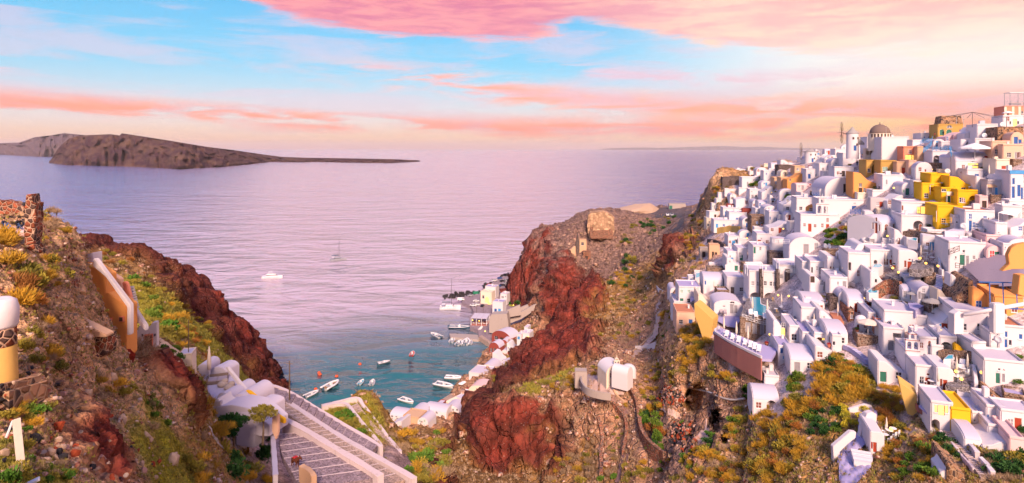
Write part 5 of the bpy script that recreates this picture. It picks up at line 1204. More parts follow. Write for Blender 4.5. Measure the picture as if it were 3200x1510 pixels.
def proto_lounger(mat='white_canvas',fmat='white_wood'):
 r=empty('sun_lounger',(0,0,0));m=MB()
 m.box(-.36,.36,-1.0,.35,.34,.40);m.build('frame',fmat,r)
 for sx_ in (-.32,.27):
  for sy_ in (-.95,.25):MB().box(sx_,sx_+.05,sy_,sy_+.05,0,.338).build('leg',fmat,r)
 MB().box(-.33,.33,-.98,.33,.402,.49).build('mattress',mat,r,bevel=.03)
 b=MB();b.add([(-.33,.34,.40),(.33,.34,.40),(.33,.95,.85),(-.33,.95,.85),(-.33,.30,.49),(.33,.30,.49),(.33,.90,.93),(-.33,.90,.93)],[(3,2,1,0),(4,5,6,7),(0,1,5,4),(1,2,6,5),(2,3,7,6),(3,0,4,7)]);b.build('backrest',mat,r);return r
def proto_table(mat='white_wood'):
 r=empty('round_table',(0,0,0));MB().lathe([(.45,.70),(.45,.74)],16).build('table_top',mat,r);MB().lathe([(.22,0),(.22,.03),(.04,.06),(.04,.698)],10).build('pedestal','grey_wood',r);return r
def proto_chair(mat='white_wood'):
 r=empty('chair',(0,0,0));MB().box(-.22,.22,-.22,.22,.42,.46).build('seat',mat,r)
 for a in (-.2,.16):
  for b in (-.2,.16):MB().box(a,a+.04,b,b+.04,0,.418).build('leg',mat,r)
 MB().box(-.22,.22,.18,.22,.462,.9).build('backrest',mat,r);return r
def proto_pot(kind):
 r=empty('potted_plant',(0,0,0));MB().lathe([(.16,0),(.24,.36),(.27,.42),(.22,.42),(.2,.38)],12).build('pot','salmon',r,smooth=True)
 inst('plant',TUFTS[kind][0],r,(0,0,.32),(0,0,0),.42);return r
def proto_lamp():
 r=empty('lit_lamp',(0,0,0));MB().lathe([(.05,0),(.05,.3),(.09,.32)],8).build('stand','dark_iron',r)
 MB().lathe([(.06,.325),(.17,.40),(.2,.52),(.17,.64),(.06,.7)],12).build('globe','lamp_glow',r,smooth=True);return r
def proto_dish():
 r=empty('satellite_dish',(0,0,0));MB().tube([(0,0,0),(0,0,.7)],.03,6).build('mast','steel',r)
 m=MB();m.lathe([(.02,0),(.25,.04),(.45,.13),(.46,.15),(.25,.07),(.03,.03)],16);m.v=[(v[0],-v[2]-.05,v[1]+.9) for v in m.v];m.build('reflector','white_wood',r,smooth=True)
 MB().bar((0,-.1,.5),(0,-.55,.85),.03,.03).build('arm','steel',r);return r
PROTO={}
def place(kind,maker,p,rz,label,cat,group=None,s=1.0):
 """first call builds the thing, later calls copy it with all its parts"""
 if kind not in PROTO:
  r=maker();PROTO[kind]=r
 else:r=copy_tree(PROTO[kind])
 r.location=p;r.rotation_euler=(0,0,rz);r.scale=(s,s,s)
 for k in ('group',):
  if k in r:del r[k]
 return tag(r,label,cat,group)
# people: one skinned body per pose, faces coloured by height
for nm,col in dict(skin=(0.45,0.25,0.17),navy_cloth=(0.03,0.04,0.09),black_cloth=(0.02,0.02,0.025),red_cloth=(0.5,0.03,0.03),white_cloth=(0.7,0.66,0.66),blue_cloth=(0.07,0.16,0.4),purple_cloth=(0.2,0.08,0.3),hair=(0.03,0.02,0.015),denim=(0.05,0.09,0.2)).items():
 pbsdf(nm,col,.8,.2,wear(.08,6,.1))
POSES={
 'stand':([(0,0,.92),(0,.0,1.12),(0,0,1.36),(0,0,1.5),(0,-.01,1.6),(0,-.01,1.72),(.1,0,.88),(.11,-.02,.48),(.11,.02,.08),(.11,-.12,.04),(-.1,0,.88),(-.11,.0,.48),(-.11,.04,.08),(-.11,-.10,.04),(.19,0,1.38),(.25,.02,1.12),(.24,-.08,.88),(.24,-.11,.79),(-.19,0,1.38),(-.25,.02,1.12),(-.24,-.08,.88),(-.24,-.11,.79)],
   [(0,1),(1,2),(2,3),(3,4),(4,5),(0,6),(6,7),(7,8),(8,9),(0,10),(10,11),(11,12),(12,13),(2,14),(14,15),(15,16),(16,17),(2,18),(18,19),(19,20),(20,21)],
   [.15,.14,.15,.06,.085,.09,.09,.065,.045,.04,.09,.065,.045,.04,.065,.048,.036,.04,.065,.048,.036,.04],.9),
 'arms_up':([(0,0,.92),(0,.0,1.12),(0,0,1.36),(0,0,1.5),(0,-.01,1.6),(0,-.01,1.72),(.1,0,.88),(.11,-.02,.48),(.11,.02,.08),(.11,-.12,.04),(-.1,0,.88),(-.11,.0,.48),(-.11,.04,.08),(-.11,-.10,.04),(.19,0,1.4),(.40,-.05,1.52),(.20,-.16,1.66),(.12,-.18,1.66),(-.19,0,1.4),(-.40,-.05,1.52),(-.2,-.16,1.66),(-.12,-.18,1.66)],
   [(0,1),(1,2),(2,3),(3,4),(4,5),(0,6),(6,7),(7,8),(8,9),(0,10),(10,11),(11,12),(12,13),(2,14),(14,15),(15,16),(16,17),(2,18),(18,19),(19,20),(20,21)],
   [.15,.14,.15,.06,.085,.09,.09,.065,.045,.04,.09,.065,.045,.04,.065,.048,.036,.04,.065,.048,.036,.04],.9),
 'sit':([(0,0,.14),(0,-.02,.36),(0,-.08,.6),(0,-.12,.74),(0,-.15,.83),(0,-.16,.95),(.12,-.05,.14),(.2,-.42,.42),(.16,-.62,.06),(.16,-.75,.04),(-.12,-.05,.14),(-.22,-.40,.40),(-.16,-.58,.06),(-.16,-.72,.04),(.19,-.08,.62),(.28,-.24,.42),(.16,-.46,.52),(.1,-.52,.55),(-.19,-.08,.62),(-.28,-.22,.42),(-.15,-.46,.52),(-.08,-.52,.55)],
   [(0,1),(1,2),(2,3),(3,4),(4,5),(0,6),(6,7),(7,8),(8,9),(0,10),(10,11),(11,12),(12,13),(2,14),(14,15),(15,16),(16,17),(2,18),(18,19),(19,20),(20,21)],
   [.16,.15,.15,.06,.085,.09,.09,.065,.045,.04,.09,.065,.045,.04,.065,.048,.036,.04,.065,.048,.036,.04],.2)}
POSE_ME={}
def body_mesh(pose):
 if pose in POSE_ME:return POSE_ME[pose]
 vs,es,rad,belt=POSES[pose]
 me=bpy.data.meshes.new('body');me.from_pydata(vs,es,[]);me.update()
 a=bpy.data.objects.new('a',me);TMP.collection.objects.link(a)
 md=a.modifiers.new('s','SKIN');md.use_smooth_shade=True
 for i,v in enumerate(me.skin_vertices[0].data):
  v.radius=(rad[i],rad[i]*(.72 if i in (0,1,2) else 1));v.use_root=(i==0)
 sb=a.modifiers.new('u','SUBSURF');sb.levels=1;sb.render_levels=1
 TMP.view_layers[0].update();dg=TMP.view_layers[0].depsgraph
 out=bpy.data.meshes.new_from_object(a.evaluated_get(dg),depsgraph=dg);bpy.data.objects.remove(a)
 POSE_ME[pose]=out
 return out
def person(p,rz,pose,top,legs,label,s=1.0):
 src=body_mesh(pose);me=src.copy();V_,E_,R_,belt=POSES[pose]
 me.materials.clear()
 for q in ('skin',top,legs):me.materials.append(MATS[q])
 neck=V_[3][2];hands=[Vector(V_[17]),Vector(V_[21])];feet=[8,9,12,13,7,11,6,10]
 for f in me.polygons:
  c=f.center;near=min(range(len(V_)),key=lambda i:(Vector(V_[i])-c).length-R_[i])
  f.material_index=0 if near in (3,4,5,17,21) else (2 if near in feet+[0] else 1)
 o=bpy.data.objects.new('person',me);link(o);o.location=p;o.rotation_euler=(0,0,rz);o.scale=(s,s,s)
 tag(o,label,'person')
 hd=V_[5];h=MB();h.lathe([(.10,-.06),(.105,0),(.09,.06),(.05,.1),(.01,.115)],12,hd[0],hd[1]+.015,hd[2]);h.build('hair','hair',o,smooth=True)
 f=MB();f.lathe([(.02,-.018),(.024,0),(.012,.02)],6,hd[0],hd[1]-.10,hd[2]-.07);f.build('nose','skin',o,smooth=True)
 return o
# ------------------------------------------------------------------ distant islands
def island(name,label,skyline,base,d0,deep,mat,seed):
 """ridge given by skyline pixels and a waterline; a solid hill with a steep near face"""
 xs=np.linspace(skyline[0][0],skyline[-1][0],330);top=np.interp(xs,*zip(*skyline));bot=np.interp(xs,*zip(*base))
 nr=34;V_=[];F_=[];gi,gj=np.meshgrid(np.arange(330.),np.arange(34.),indexing='ij');WB=.6*fbm(gi/44,gj/30,gi*0+seed,4)+.5*(np.abs(fbm(gi/19+gj/60,gj/22,gi*0+seed+4,4))*2-.4)+.3*fbm(gi/5,gj/5,gi*0+seed+9,3)
 for i,x in enumerate(xs):
  db=CZ*F/(bot[i]-HZ);dt=db+deep
  zt=CZ-(top[i]-HZ)/F*dt
  for j in range(nr):
   t=j/(nr-1)
   if t<.62:
    q=t/.62;d=db+(dt-db)*q;z=zt*(q ** .72)
   else:
    q=(t-.62)/.38;d=dt+deep*2.2*q;z=zt*(1-q)-3*q
   if 0<j<nr-1 and t<.6:wob=WB[i,j];d+=wob*deep*.9;z+=wob*zt*.22*(1-abs(2*t/.62-1))
   V_.append(((x-1600)/F*d,d,max(z,-4) if j else -4))
 for i in range(len(xs)-1):
  for j in range(nr-1):a=i*nr+j;F_.append((a,a+nr,a+nr+1,a+1))
 m=MB();m.add(V_,F_);o=m.build(name,mat,smooth=True);o['kind']='structure';o['label']=label
def isl(c1,c2,sc_):
 def f(t,b,col):
  pos=t.node('ShaderNodeNewGeometry').outputs['Position']
  mp=t.node('ShaderNodeMapping',{'Vector':pos,'Scale':(1,1,3.5)})
  c=t.mix(t.smooth(t.noise(mp.outputs[0],sc_,8,.65),.38,.66),(*c1,1),(*c2,1));t.put(b.inputs['Base Color'],c)
  t.put(b.inputs['Normal'],t.node('ShaderNodeBump',{'Strength':1.0,'Distance':40.0,'Height':t.noise(pos,sc_*1.6,8,.65)}).outputs[0])
 return f
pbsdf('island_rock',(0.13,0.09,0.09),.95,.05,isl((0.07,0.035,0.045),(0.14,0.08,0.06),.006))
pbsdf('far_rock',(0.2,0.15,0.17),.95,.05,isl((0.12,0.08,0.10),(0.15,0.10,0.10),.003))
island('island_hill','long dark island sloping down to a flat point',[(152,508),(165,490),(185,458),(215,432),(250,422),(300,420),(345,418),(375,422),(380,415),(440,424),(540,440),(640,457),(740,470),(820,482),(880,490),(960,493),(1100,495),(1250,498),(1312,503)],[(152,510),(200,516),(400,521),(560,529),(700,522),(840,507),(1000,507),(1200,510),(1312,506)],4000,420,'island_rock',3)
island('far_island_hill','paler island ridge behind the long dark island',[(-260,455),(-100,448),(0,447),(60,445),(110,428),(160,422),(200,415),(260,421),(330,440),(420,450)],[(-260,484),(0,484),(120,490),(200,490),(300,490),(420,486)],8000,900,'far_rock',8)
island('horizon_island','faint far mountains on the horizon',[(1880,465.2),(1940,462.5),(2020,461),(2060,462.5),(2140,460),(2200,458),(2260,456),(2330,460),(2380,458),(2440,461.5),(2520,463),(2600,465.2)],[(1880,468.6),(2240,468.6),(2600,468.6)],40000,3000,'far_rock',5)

# ------------------------------------------------------------------ near left bank: ruins, walls
ob=empty('round_tower',at('U',6,1245,29.0) ,0,'round plastered tower with whitewashed rim at the bank edge','tower');ob.scale=(.5,.5,.95)
MB().lathe([(1.62,-2.5),(1.5,0),(1.38,2.2),(1.3,3.4)],32,-1.0,.9).build('plastered_wall','yellow_wall',ob,smooth=True,angle=50)
MB().lathe([(1.32,3.404),(1.5,3.55),(1.55,4.3),(1.35,4.75),(.9,4.9),(.6,4.85)],32,-1.0,.9).build('whitewashed_rim','white',ob,smooth=True)
band=MB();band.lathe([(1.37,2.5),(1.35,3.398)],32,-1.0,.9);band.build('stone_band','red_stone',ob,smooth=True)
pbsdf('lava_stone',(0.035,0.03,0.032),.85,.3,wear(.2,3,.5));pbsdf('pale_rock',(0.52,0.36,0.26),.95,.1,wear(.2,2,.6,5));pbsdf('red_rock',(0.36,0.07,0.03),.95,.1,wear(.2,2,.6,5));pbsdf('pink_rock',(0.50,0.28,0.22),.95,.1,wear(.2,2,.6,5));pbsdf('brown_rock',(0.25,0.14,0.09),.95,.1,wear(.2,2,.6,5));pbsdf('red_crag',(0.26,0.03,0.018),.95,.1,wear(.25,.8,.8,2.5))
def rock_mesh(seed,mat,sub=2):
 bm=bmesh.new();bmesh.ops.create_icosphere(bm,subdivisions=sub,radius=1.0);rn=random.Random(seed);of=Vector((rn.uniform(0,50),rn.uniform(0,50),rn.uniform(0,50)))
 pl=[(Vector((rn.gauss(0,1),rn.gauss(0,1),rn.gauss(0,1))).normalized(),rn.uniform(.35,.72)) for _ in range(9)]
 for v in bm.verts:
  for n_,d_ in pl:
   e=v.co.dot(n_)-d_
   if e>0:v.co -= n_*e*.96
  q=v.co*1.6+of;v.co *= 1+.18*float(perlin(np.array([q.x]),np.array([q.y]),np.array([q.z]))[0])
 me=bpy.data.meshes.new('rock');bm.to_mesh(me);bm.free();me.materials.append(MATS[mat]);return me
ROCKS={m_:[rock_mesh(i*13+j,m_) for i in range(4)] for j,m_ in enumerate(('lava_stone','pale_rock','red_rock','pink_rock','brown_rock','red_crag'))}
# stones set into the tower foot
foot=empty('tower_foot_wall',at('VB',140,600),0,'mortared foot wall with big dark stones below the round tower','wall')
fl=foot.location
FW=[at('VB',x,y) for x,y in ((-60,660),(60,640),(160,600),(250,560),(310,530))]
m=ribbon([q-fl for q in FW],1.0,1.0,.9);m.build('mortar','rubble_wall',foot,bevel=.3)
for (x,y,rr,mt) in ((10,490,20,'lava_stone'),(62,520,14,'lava_stone'),(145,540,24,'brown_rock'),(185,525,22,'lava_stone'),(228,492,22,'lava_stone'),(264,528,20,'lava_stone'),(300,548,22,'brown_rock'),(12,590,18,'lava_stone'),(98,590,22,'red_rock'),(45,625,18,'lava_stone'),(155,600,12,'brown_rock'),(12,650,16,'brown_rock'),(100,470,16,'pale_rock'),(40,560,14,'red_rock'),(190,590,14,'pink_rock'),(110,540,12,'brown_rock'),(70,570,12,'red_rock'),(250,575,16,'lava_stone')):
 dq=np.interp(x,(-60,60,160,250,310),[q.y for q in FW])-.5
 inst('stone',random.choice(ROCKS[mt]),foot,at('VB',x,y,float(dq))-fl,(random.uniform(0,6),random.uniform(0,6),0),rr/2.384/F*float(dq)*1.05)
# ruined house on the crest
slab('VA',[(198,790),(192,560),(186,450),(190,330),(200,200),(206,148),(248,145),(258,215),(284,216),(286,330),(270,480),(268,560),(298,600),(296,790)],43.5,1.1,'red_stone','ruined_wall','tall jagged stone wall of a ruined house on the crest','ruin',yaw=12,rough=.16,bevel=.03)
slab('VA',[(-120,340),(-120,190),(20,192),(90,205),(130,225),(190,240),(190,335),(90,338),(80,315),(40,302),(5,312),(0,338)],52,1.0,'red_stone','ruined_wall','dark red rubble wall with a low arch behind the seated photographer','ruin',rough=.14,bevel=.03)
slab('VA',[(-120,640),(-120,432),(190,434),(192,645),(30,625)],45.2,.8,'concrete','retaining_wall','plain grey brown retaining wall under the photographer ledge','wall',bevel=.05)
sub_flat("VA",[(-200,432),(192,436),(205,380),(190,345),(-200,340)],'pink','ledge',z=float(CZ-(vx('VA',0,433)[1]-HZ)/F*45.2),th=.4,kind='structure')
slab('VA',[(545,1030),(548,900),(556,832),(592,830),(596,930),(590,1035)],46.5,1.0,'red_stone','ruined_wall','short stub of red stone wall low on the left bank','ruin',yaw=15,rough=.12,bevel=.03)
slab('VA',[(452,740),(455,690),(505,640),(522,640),(520,745)],49,.9,'red_stone','ruined_wall','small broken wall corner below the tall ruin','ruin',rough=.12,bevel=.03)
slab('VA',[(165,238),(164,214),(180,206),(196,212),(197,240)],46.5,.5,'dark_iron','water_drum','dark drum standing on the ruined wall','drum',bevel=.08)
slab('VB',[(500,-8),(530,-14),(795,112),(790,132),(705,128),(640,84)],44,.9,'tan','path_wall','tan path wall winding down the left bank','wall',bevel=.05)
slab('VB',[(702,130),(792,120),(790,240),(740,290),(690,350),(672,340)],44.3,1.2,'red_stone','stone_wall','red stone wall turning down the left bank','wall',rough=.1,bevel=.03)
wallrun('VB',[(1466,700),(1540,820),(1640,960),(1750,1100),(1850,1230)],.5,.6,'grey_plaster','grey channel wall running down beside the dark trees',name='channel_wall')
# photographer, companion, tripod
lz=float(CZ-(vx('VA',0,433)[1]-HZ)/F*45.2)
pp=at('VA',143,433,45.9);person((pp.x,pp.y,lz+.02),R(75),'sit','black_cloth','denim','person in black sitting on the ledge behind a camera tripod',.95)
pp=at('VA',20,420,46.5);person((pp.x,pp.y,lz+.02),R(95),'sit','navy_cloth','blue_cloth','person in blue sitting low at the picture edge',.8)
t=at('VA',184,432,45.8);tr=empty('camera_tripod',(t.x,t.y,lz),0,'camera on a small tripod beside the seated person','tripod')
for k in range(3):a=2*PI*k/3+.3;MB().bar((0,0,.62),(.34*math.cos(a),.34*math.sin(a),0),.035,.035).build('leg','dark_iron',tr)
MB().box(-.09,.09,-.06,.06,.66,.80).build('camera_body','dark_iron',tr,bevel=.01)
ln_=MB();ln_.tube([(.09,0,.73),(.25,0,.73)],.05,10);ln_.build('lens','dark_iron',tr)
# white plank boards in the near grass
for pts,lab in ((((222,1105),(222,720)),'long pale wooden board standing on the near slope'),(((250,1230),(400,1150)),'short pale wooden board lying at the bottom edge'),(((85,930),(190,735)),'thin pale lath leaning in the near grass')):
 a=at('VB',*pts[0]);b=at('VB',*pts[1],a.y+.5)
 w_=.26 if 'thin' not in lab else .07
 o=MB().bar((0,0,.1),b-a+Vector((0,-.25,.1)),w_,.07).build('wooden_board','white_wood' if 'long' not in lab else 'canvas',loc=a+Vector((0,-.4,.1)),bevel=.01);tag(o,lab,'board')
# rocks on the near bank
LB=[(0,640),(170,640),(420,720),(560,900),(700,1080),(900,1216),(0,1216)]
spots=[(430,800,60,'red_rock','rusty hollow rock'),(640,860,62,'lava_stone','big black lava boulder'),(560,1010,44,'red_rock','rust red boulder'),(500,970,46,'pink_rock','pale pink boulder'),(330,1010,42,'pale_rock','cream boulder'),(350,1050,34,'pale_rock','small cream boulder'),(410,980,36,'red_rock','brick red boulder'),(620,1140,34,'pale_rock','round pale rock'),(700,980,30,'pink_rock','pink grey rock'),(760,1060,46,'pink_rock','large pinkish rock heap'),(690,1110,34,'lava_stone','black wedge rock'),(775,755,26,'lava_stone','small black rock'),(1010,735,26,'brown_rock','brown pointed rock'),(850,1190,44,'red_rock','low red rock'),(1060,1085,28,'pale_rock','flat cream rock'),(1180,1060,24,'red_rock','split red rock'),(215,408,28,'lava_stone','black stone on the foot wall'),(235,365,28,'lava_stone','black slab stone on the foot wall'),(290,990,24,'brown_rock','brown cobble'),(480,1020,24,'pale_rock','white cobble'),(870,150,40,'pink_rock','leaning pink rock'),(920,400,42,'red_rock','dark red crag rock'),(1130,1090,30,'red_rock','rust stained rock'),(1300,560,80,'red_crag','great dark red outcrop'),(1400,620,70,'red_crag','dark red outcrop shoulder'),(950,300,70,'red_crag','crumbling red outcrop'),(760,300,60,'pale_rock','tall pale crag'),(830,480,70,'pale_rock','broad pale outcrop'),(1000,420,46,'pink_rock','pinkish outcrop'),(640,560,50,'pale_rock','cream crag'),(1240,500,50,'pink_rock','pale pink ledge'),(1100,900,60,'pale_rock','long cream ledge'),(900,760,50,'pale_rock','weathered cream outcrop'),(1280,1080,70,'pale_rock','smooth tan outcrop'),(560,240,40,'pale_rock','pale crest rock')]
for x,y,rr,mt,nm in spots:
 p=at('VB',x,y);rd=rr/2.384/F*p.y
 o=inst('boulder',random.choice(ROCKS[mt]),None,p+Vector((0,0,rd*.3)),(random.uniform(0,6),random.uniform(0,6),random.uniform(0,6)),(rd,rd*.9,rd*.85));tag(o,nm+' on the near left slope','rock')
for i in range(150):
 while True:
  x,y=random.uniform(0,1200),random.uniform(0,1216)
  if x<300+y*.75:break
 p=at('VB',x,y);rd=random.uniform(.08,.26);mt=random.choice(['pale_rock','pale_rock','pink_rock','red_rock','brown_rock','lava_stone'])
 c_=dict(pale_rock='cream',pink_rock='pinkish',red_rock='rust red',brown_rock='brown',lava_stone='black')[mt]
 o=inst('loose_rock',random.choice(ROCKS[mt]),None,p+Vector((0,0,rd*.25)),(random.uniform(0,6),random.uniform(0,6),random.uniform(0,6)),rd);tag(o,f'{c_} loose stone lying on the near left slope','rock',f'{c_} stones on the near left slope')
# ------------------------------------------------------------------ orange house with stair
oh=empty('orange_house',at('VA',840,1200,55),0,'orange house stepping down the slope beside a white walled stair','house')
slab('VA',[(640,690),(700,700),(834,786),(834,932),(860,925),(1002,1030),(1002,1420),(930,1500),(840,1480),(700,1250),(650,1000)],55.00,1.4,'orange','wall',parent=oh,yaw=-6,bevel=.05)
slab('VA',[(624,650),(640,636),(732,608),(734,720),(660,690)],56.00,1.2,'white_roof','lilac_gable',parent=oh,yaw=-6)
slab('VA',[(734,655),(752,656),(1030,1022),(1030,1260),(1004,1262),(1004,1040),(834,800),(734,716)],54.20,.5,'white','stair_parapet',parent=oh,yaw=-6)
slab('VA',[(770,704),(880,770),(953,815),(955,940),(900,930),(840,800)],59.50,.5,'peach','rear_wall',parent=oh,yaw=-6)
slab('VA',[(962,845),(985,835),(1002,850),(1056,1045),(1040,1055),(985,920)],58.50,.4,'salmon','stair_wall',parent=oh,yaw=-6)
for i in range(9):
 f=i/8;slab('VA',[(972+55*f,890+160*f),(1010+40*f,888+160*f),(1012+40*f,902+160*f),(974+55*f,904+160*f)],58.9-f,.9,'grey_plaster','step',parent=oh,yaw=-6,bevel=0)
slab('VA',[(1030,1060),(1060,1050),(1150,1190),(1150,1230),(1040,1110)],56.50,.5,'white','lower_parapet',parent=oh,yaw=-6)
for bx_ in ((938,1115,36,42),(850,1128,20,26)):
 x,y,a,b=bx_;slab('VA',[(x,y+b),(x,y),(x+a,y),(x+a,y+b)],54.60,.6,'salmon','window_frame',parent=oh,yaw=-6,bevel=.02);slab('VA',[(x+6,y+b-5),(x+6,y+6),(x+a-6,y+6),(x+a-6,y+b-5)],54.55,.6,'dark_wood','window',parent=oh,yaw=-6,bevel=0)
gt=empty('gate_house',at('VB',1075,180,66),0,'white garden gate with wooden door and two wall lanterns','gate')
slab('VB',[(968,210),(968,110),(1030,80),(1030,50),(1062,36),(1064,62),(1092,70),(1128,34),(1128,24),(1166,16),(1168,205)],66,.8,'white','wall',parent=gt,yaw=12)
slab('VB',[(1072,205),(1072,112),(1136,104),(1136,205)],65.9,.3,'salmon','door_frame',parent=gt,yaw=12,bevel=.02);slab('VB',[(1080,205),(1080,122),(1130,114),(1130,205)],65.85,.3,'brown_wood','door',parent=gt,yaw=12,bevel=0)
for x in (1060,1152):slab('VB',[(x-5,122),(x-5,106),(x+5,106),(x+5,122)],65.9,.2,'dark_iron','lantern',parent=gt,yaw=12,bevel=0)
wallrun('VB',[(1170,190),(1240,225),(1330,290),(1345,300)],1.0,.5,'cream','cream wall leading from the gate to the terrace',name='garden_wall')
inf=H('VB',1325,1432,258,350,'small cream box house with a flat white roof above the terrace','',mat='cream',L=3,d=90,rmat='white_roof',para=.1)
o=MB().tube([(0,0,0),(0,0,5)],.07,8).build('wooden_post','bark',loc=at('VB',1404,250,91));tag(o,'thin wooden post on the cream box house','post')
# ------------------------------------------------------------------ white roof terrace
zt_=CZ-(vx('V9',240,430)[1]-HZ)/F*97
th_=empty('terrace_house',at('V9',300,600,97),0,'white lilac house with vaulted roofs and a lounge terrace','house')
sub_flat('V9',[(40,300),(60,240),(270,250),(420,430),(520,560),(200,560),(110,420)],'white_roof','terrace',z=zt_,th=5,parent=th_)
def vault(parent,view,x0,x1,yt,yb,d,L,mat='white_roof',name='vault',yaw=0,rise=.6):
 q0,t=vx(view,x0,yt);q1,b=vx(view,x1,yb);o=P3((q0+q1)/2,b,d);w_=(q1-q0)/F*d/2;h=(b-t)/F*d
 m=MB();m.prism([(-w_,-3),(w_,-3)]+[(w_*math.cos(PI*k/14),h*(1-rise)+h*rise*math.sin(PI*k/14)) for k in range(15)],'y',0,L)
 ob_=m.build(name,mat,None,bevel=.1)
 mw=Matrix.Translation(o) @ Matrix.Rotation(R(yaw),4,'Z');KIDS.setdefault(parent.name,[]).append(ob_);ob_.parent=parent
 ob_.matrix_parent_inverse=(Matrix.Translation(parent.location) @ parent.rotation_euler.to_matrix().to_4x4()).inverted();ob_.matrix_basis=mw
 return ob_
vault(th_,'V9',40,140,232,300,101,4);vault(th_,'V9',150,290,255,320,101.5,3.5,yaw=-12)
vault(th_,'V9',185,335,470,600,92,6,yaw=-15);vault(th_,'V9',310,485,480,620,91,6,yaw=-15);vault(th_,'V9',350,530,640,740,86,7,'white_roof','lower_vault',-15,.35)
slab('V9',[(145,700),(140,590),(160,545),(215,520),(230,560),(285,600),(290,690)],88,3,'white','front_wall',parent=th_,yaw=-10)
slab('V9',[(150,660),(160,590),(330,570),(480,600),(640,740),(640,830),(560,830),(420,780),(300,700)],86.5,4,'white_roof','lower_terrace',parent=th_,yaw=-18)
slab('V9',[(180,560),(180,545),(235,540),(235,600),(205,600)],87.9,.5,'grey_plaster','stair_hatch',parent=th_,yaw=-10,bevel=.03)
for pts,mt in (([(270,262),(290,258),(440,440),(545,560),(545,592),(520,590),(400,440)],'white'),([(440,452),(470,458),(600,560),(602,585),(545,545)],'yellow'),([(540,535),(600,575),(640,640),(630,660),(545,590)],'white'),([(640,660),(690,610),(692,700),(650,800),(640,760)],'cream'),([(660,790),(660,670),(708,650),(708,800),(690,860)],'peach'),([(706,655),(760,690),(762,728),(708,705)],'yellow')):
 slab('V9',pts,95-(pts[0][1]-260)*.02,.5,mt,'parapet',parent=th_,yaw=-20)
fz=lambda x,y:(lambda p:Vector((p.x,p.y,zt_)))(P3(*vx('V9',x,y),(CZ-zt_)*F/(vx('V9',x,y)[1]-HZ)))
place('pc',proto_parasol_closed,fz(142,368),0,'closed cream parasol on the lilac roof terrace','parasol',s=1.9)
pbsdf('wicker',(0.24,0.18,0.15),.8,.2,wear(.2,6,.5));pbsdf('cushion',(0.42,0.34,0.36),.9,.1,wear(.1,3,.3));pbsdf('beige_bag',(0.50,0.40,0.34),.9,.1,wear(.1,3,.3))
sf=empty('wicker_sofa',fz(212,380),R(20),'square wicker lounge sofa on the lilac roof terrace','sofa')
MB().box(-1.5,1.5,-1.1,1.1,0,.42).build('base','wicker',sf,bevel=.05);MB().box(-1.5,1.5,1.102,1.35,0,.95).build('backrest','wicker',sf,bevel=.05);MB().box(-1.75,-1.502,-1.1,1.35,0,.7).build('armrest','wicker',sf,bevel=.05)
for k in range(2):MB().box(-1.4+k*1.42,-.02+k*1.42,-1.0,1.0,.422,.6).build('cushion','cushion',sf,bevel=.05)
for k,(x,y) in enumerate(((255,415),(310,440))):
 b=empty('bean_bag',fz(x,y),R(-30),('rear','front')[k]+' beige bean bag chair near the terrace parapet','bean bag');MB().lathe([(.6,0),(.85,.2),(.8,.5),(.5,.75),(.2,.85)],14).build('seat','beige_bag',b,smooth=True)
 mm_=MB();mm_.lathe([(.5,.4),(.55,.8),(.4,1.05),(.12,1.15)],12,0,.35);mm_.build('backrest','beige_bag',b,smooth=True)
# ------------------------------------------------------------------ the mule stairs
def stairway(view,Lp,Rp,n,mat,edge,label,z_off=.25,name='stairway',bare=False):
 """flight of broad steps between two edge lines given on the land (pixel, pixel, distance)"""
 Lq=densify(smooth_line([at(view,*p) for p in Lp],1),.3);Rq=densify(smooth_line([at(view,*p) for p in Rp],1),.3)
 root=empty(name,(Lq[0]+Rq[0])/2,0,label,'stairs');o=root.location.copy()
 g=lambda Q,f:Q[min(int(f*(len(Q)-1)),len(Q)-1)]
 for i in range(n):
  a,b,c,d_=g(Lq,i/n)-o,g(Rq,i/n)-o,g(Rq,(i+1)/n)-o,g(Lq,(i+1)/n)-o
  z=max((a.z+b.z)/2,(c.z+d_.z)/2)-.05+z_off
  m=MB();q=[a,b,c,d_]
  m.add([(v.x,v.y,z-.9) for v in q]+[(v.x,v.y,z) for v in q],[(3,2,1,0),(4,5,6,7),(0,1,5,4),(1,2,6,5),(2,3,7,6),(3,0,4,7)])
  st=m.build('step',mat,root)
  bm=bmesh.new();bm.from_mesh(st.data);bmesh.ops.recalc_face_normals(bm,faces=bm.faces);bm.to_mesh(st.data);bm.free()
  e0,e1=(a,b)
  MB().bar((e0.x,e0.y,z+.0),(e1.x,e1.y,z+.0),.13,.06).build('nosing',edge,st)
 return root
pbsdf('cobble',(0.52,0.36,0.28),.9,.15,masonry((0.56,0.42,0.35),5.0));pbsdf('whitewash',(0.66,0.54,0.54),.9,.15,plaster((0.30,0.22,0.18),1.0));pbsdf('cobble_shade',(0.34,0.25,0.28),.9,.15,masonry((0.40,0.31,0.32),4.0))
DP=lambda x:117-(x-700)*.034
stairway('V9',[(690,590,116),(860,700,109),(1100,880,99),(1300,1050,91),(1500,1230,84)],[(790,580,117),(960,690,110),(1200,850,101),(1450,1030,93),(1760,1240,86)],19,'cobble','whitewash','cobbled mule stair with white step edges between two thick walls')
stairway('V9',[(640,470,119),(760,520,117),(900,620,114),(1100,770,110),(1300,900,105),(1450,980,102)],[(650,440,122),(830,510,120),(980,610,118),(1180,740,114),(1400,870,109),(1530,940,106)],14,'cobble_shade','whitewash','rear mule stair behind the middle wall')
stairway('V9',[(720,830,90),(730,960,83.5),(800,1060,79.5),(900,1230,74)],[(880,830,90.5),(1050,930,86),(1250,1060,81.5),(1500,1240,76.5)],8,'cobble_shade','whitewash','near mauve stair flight with long sloping steps')
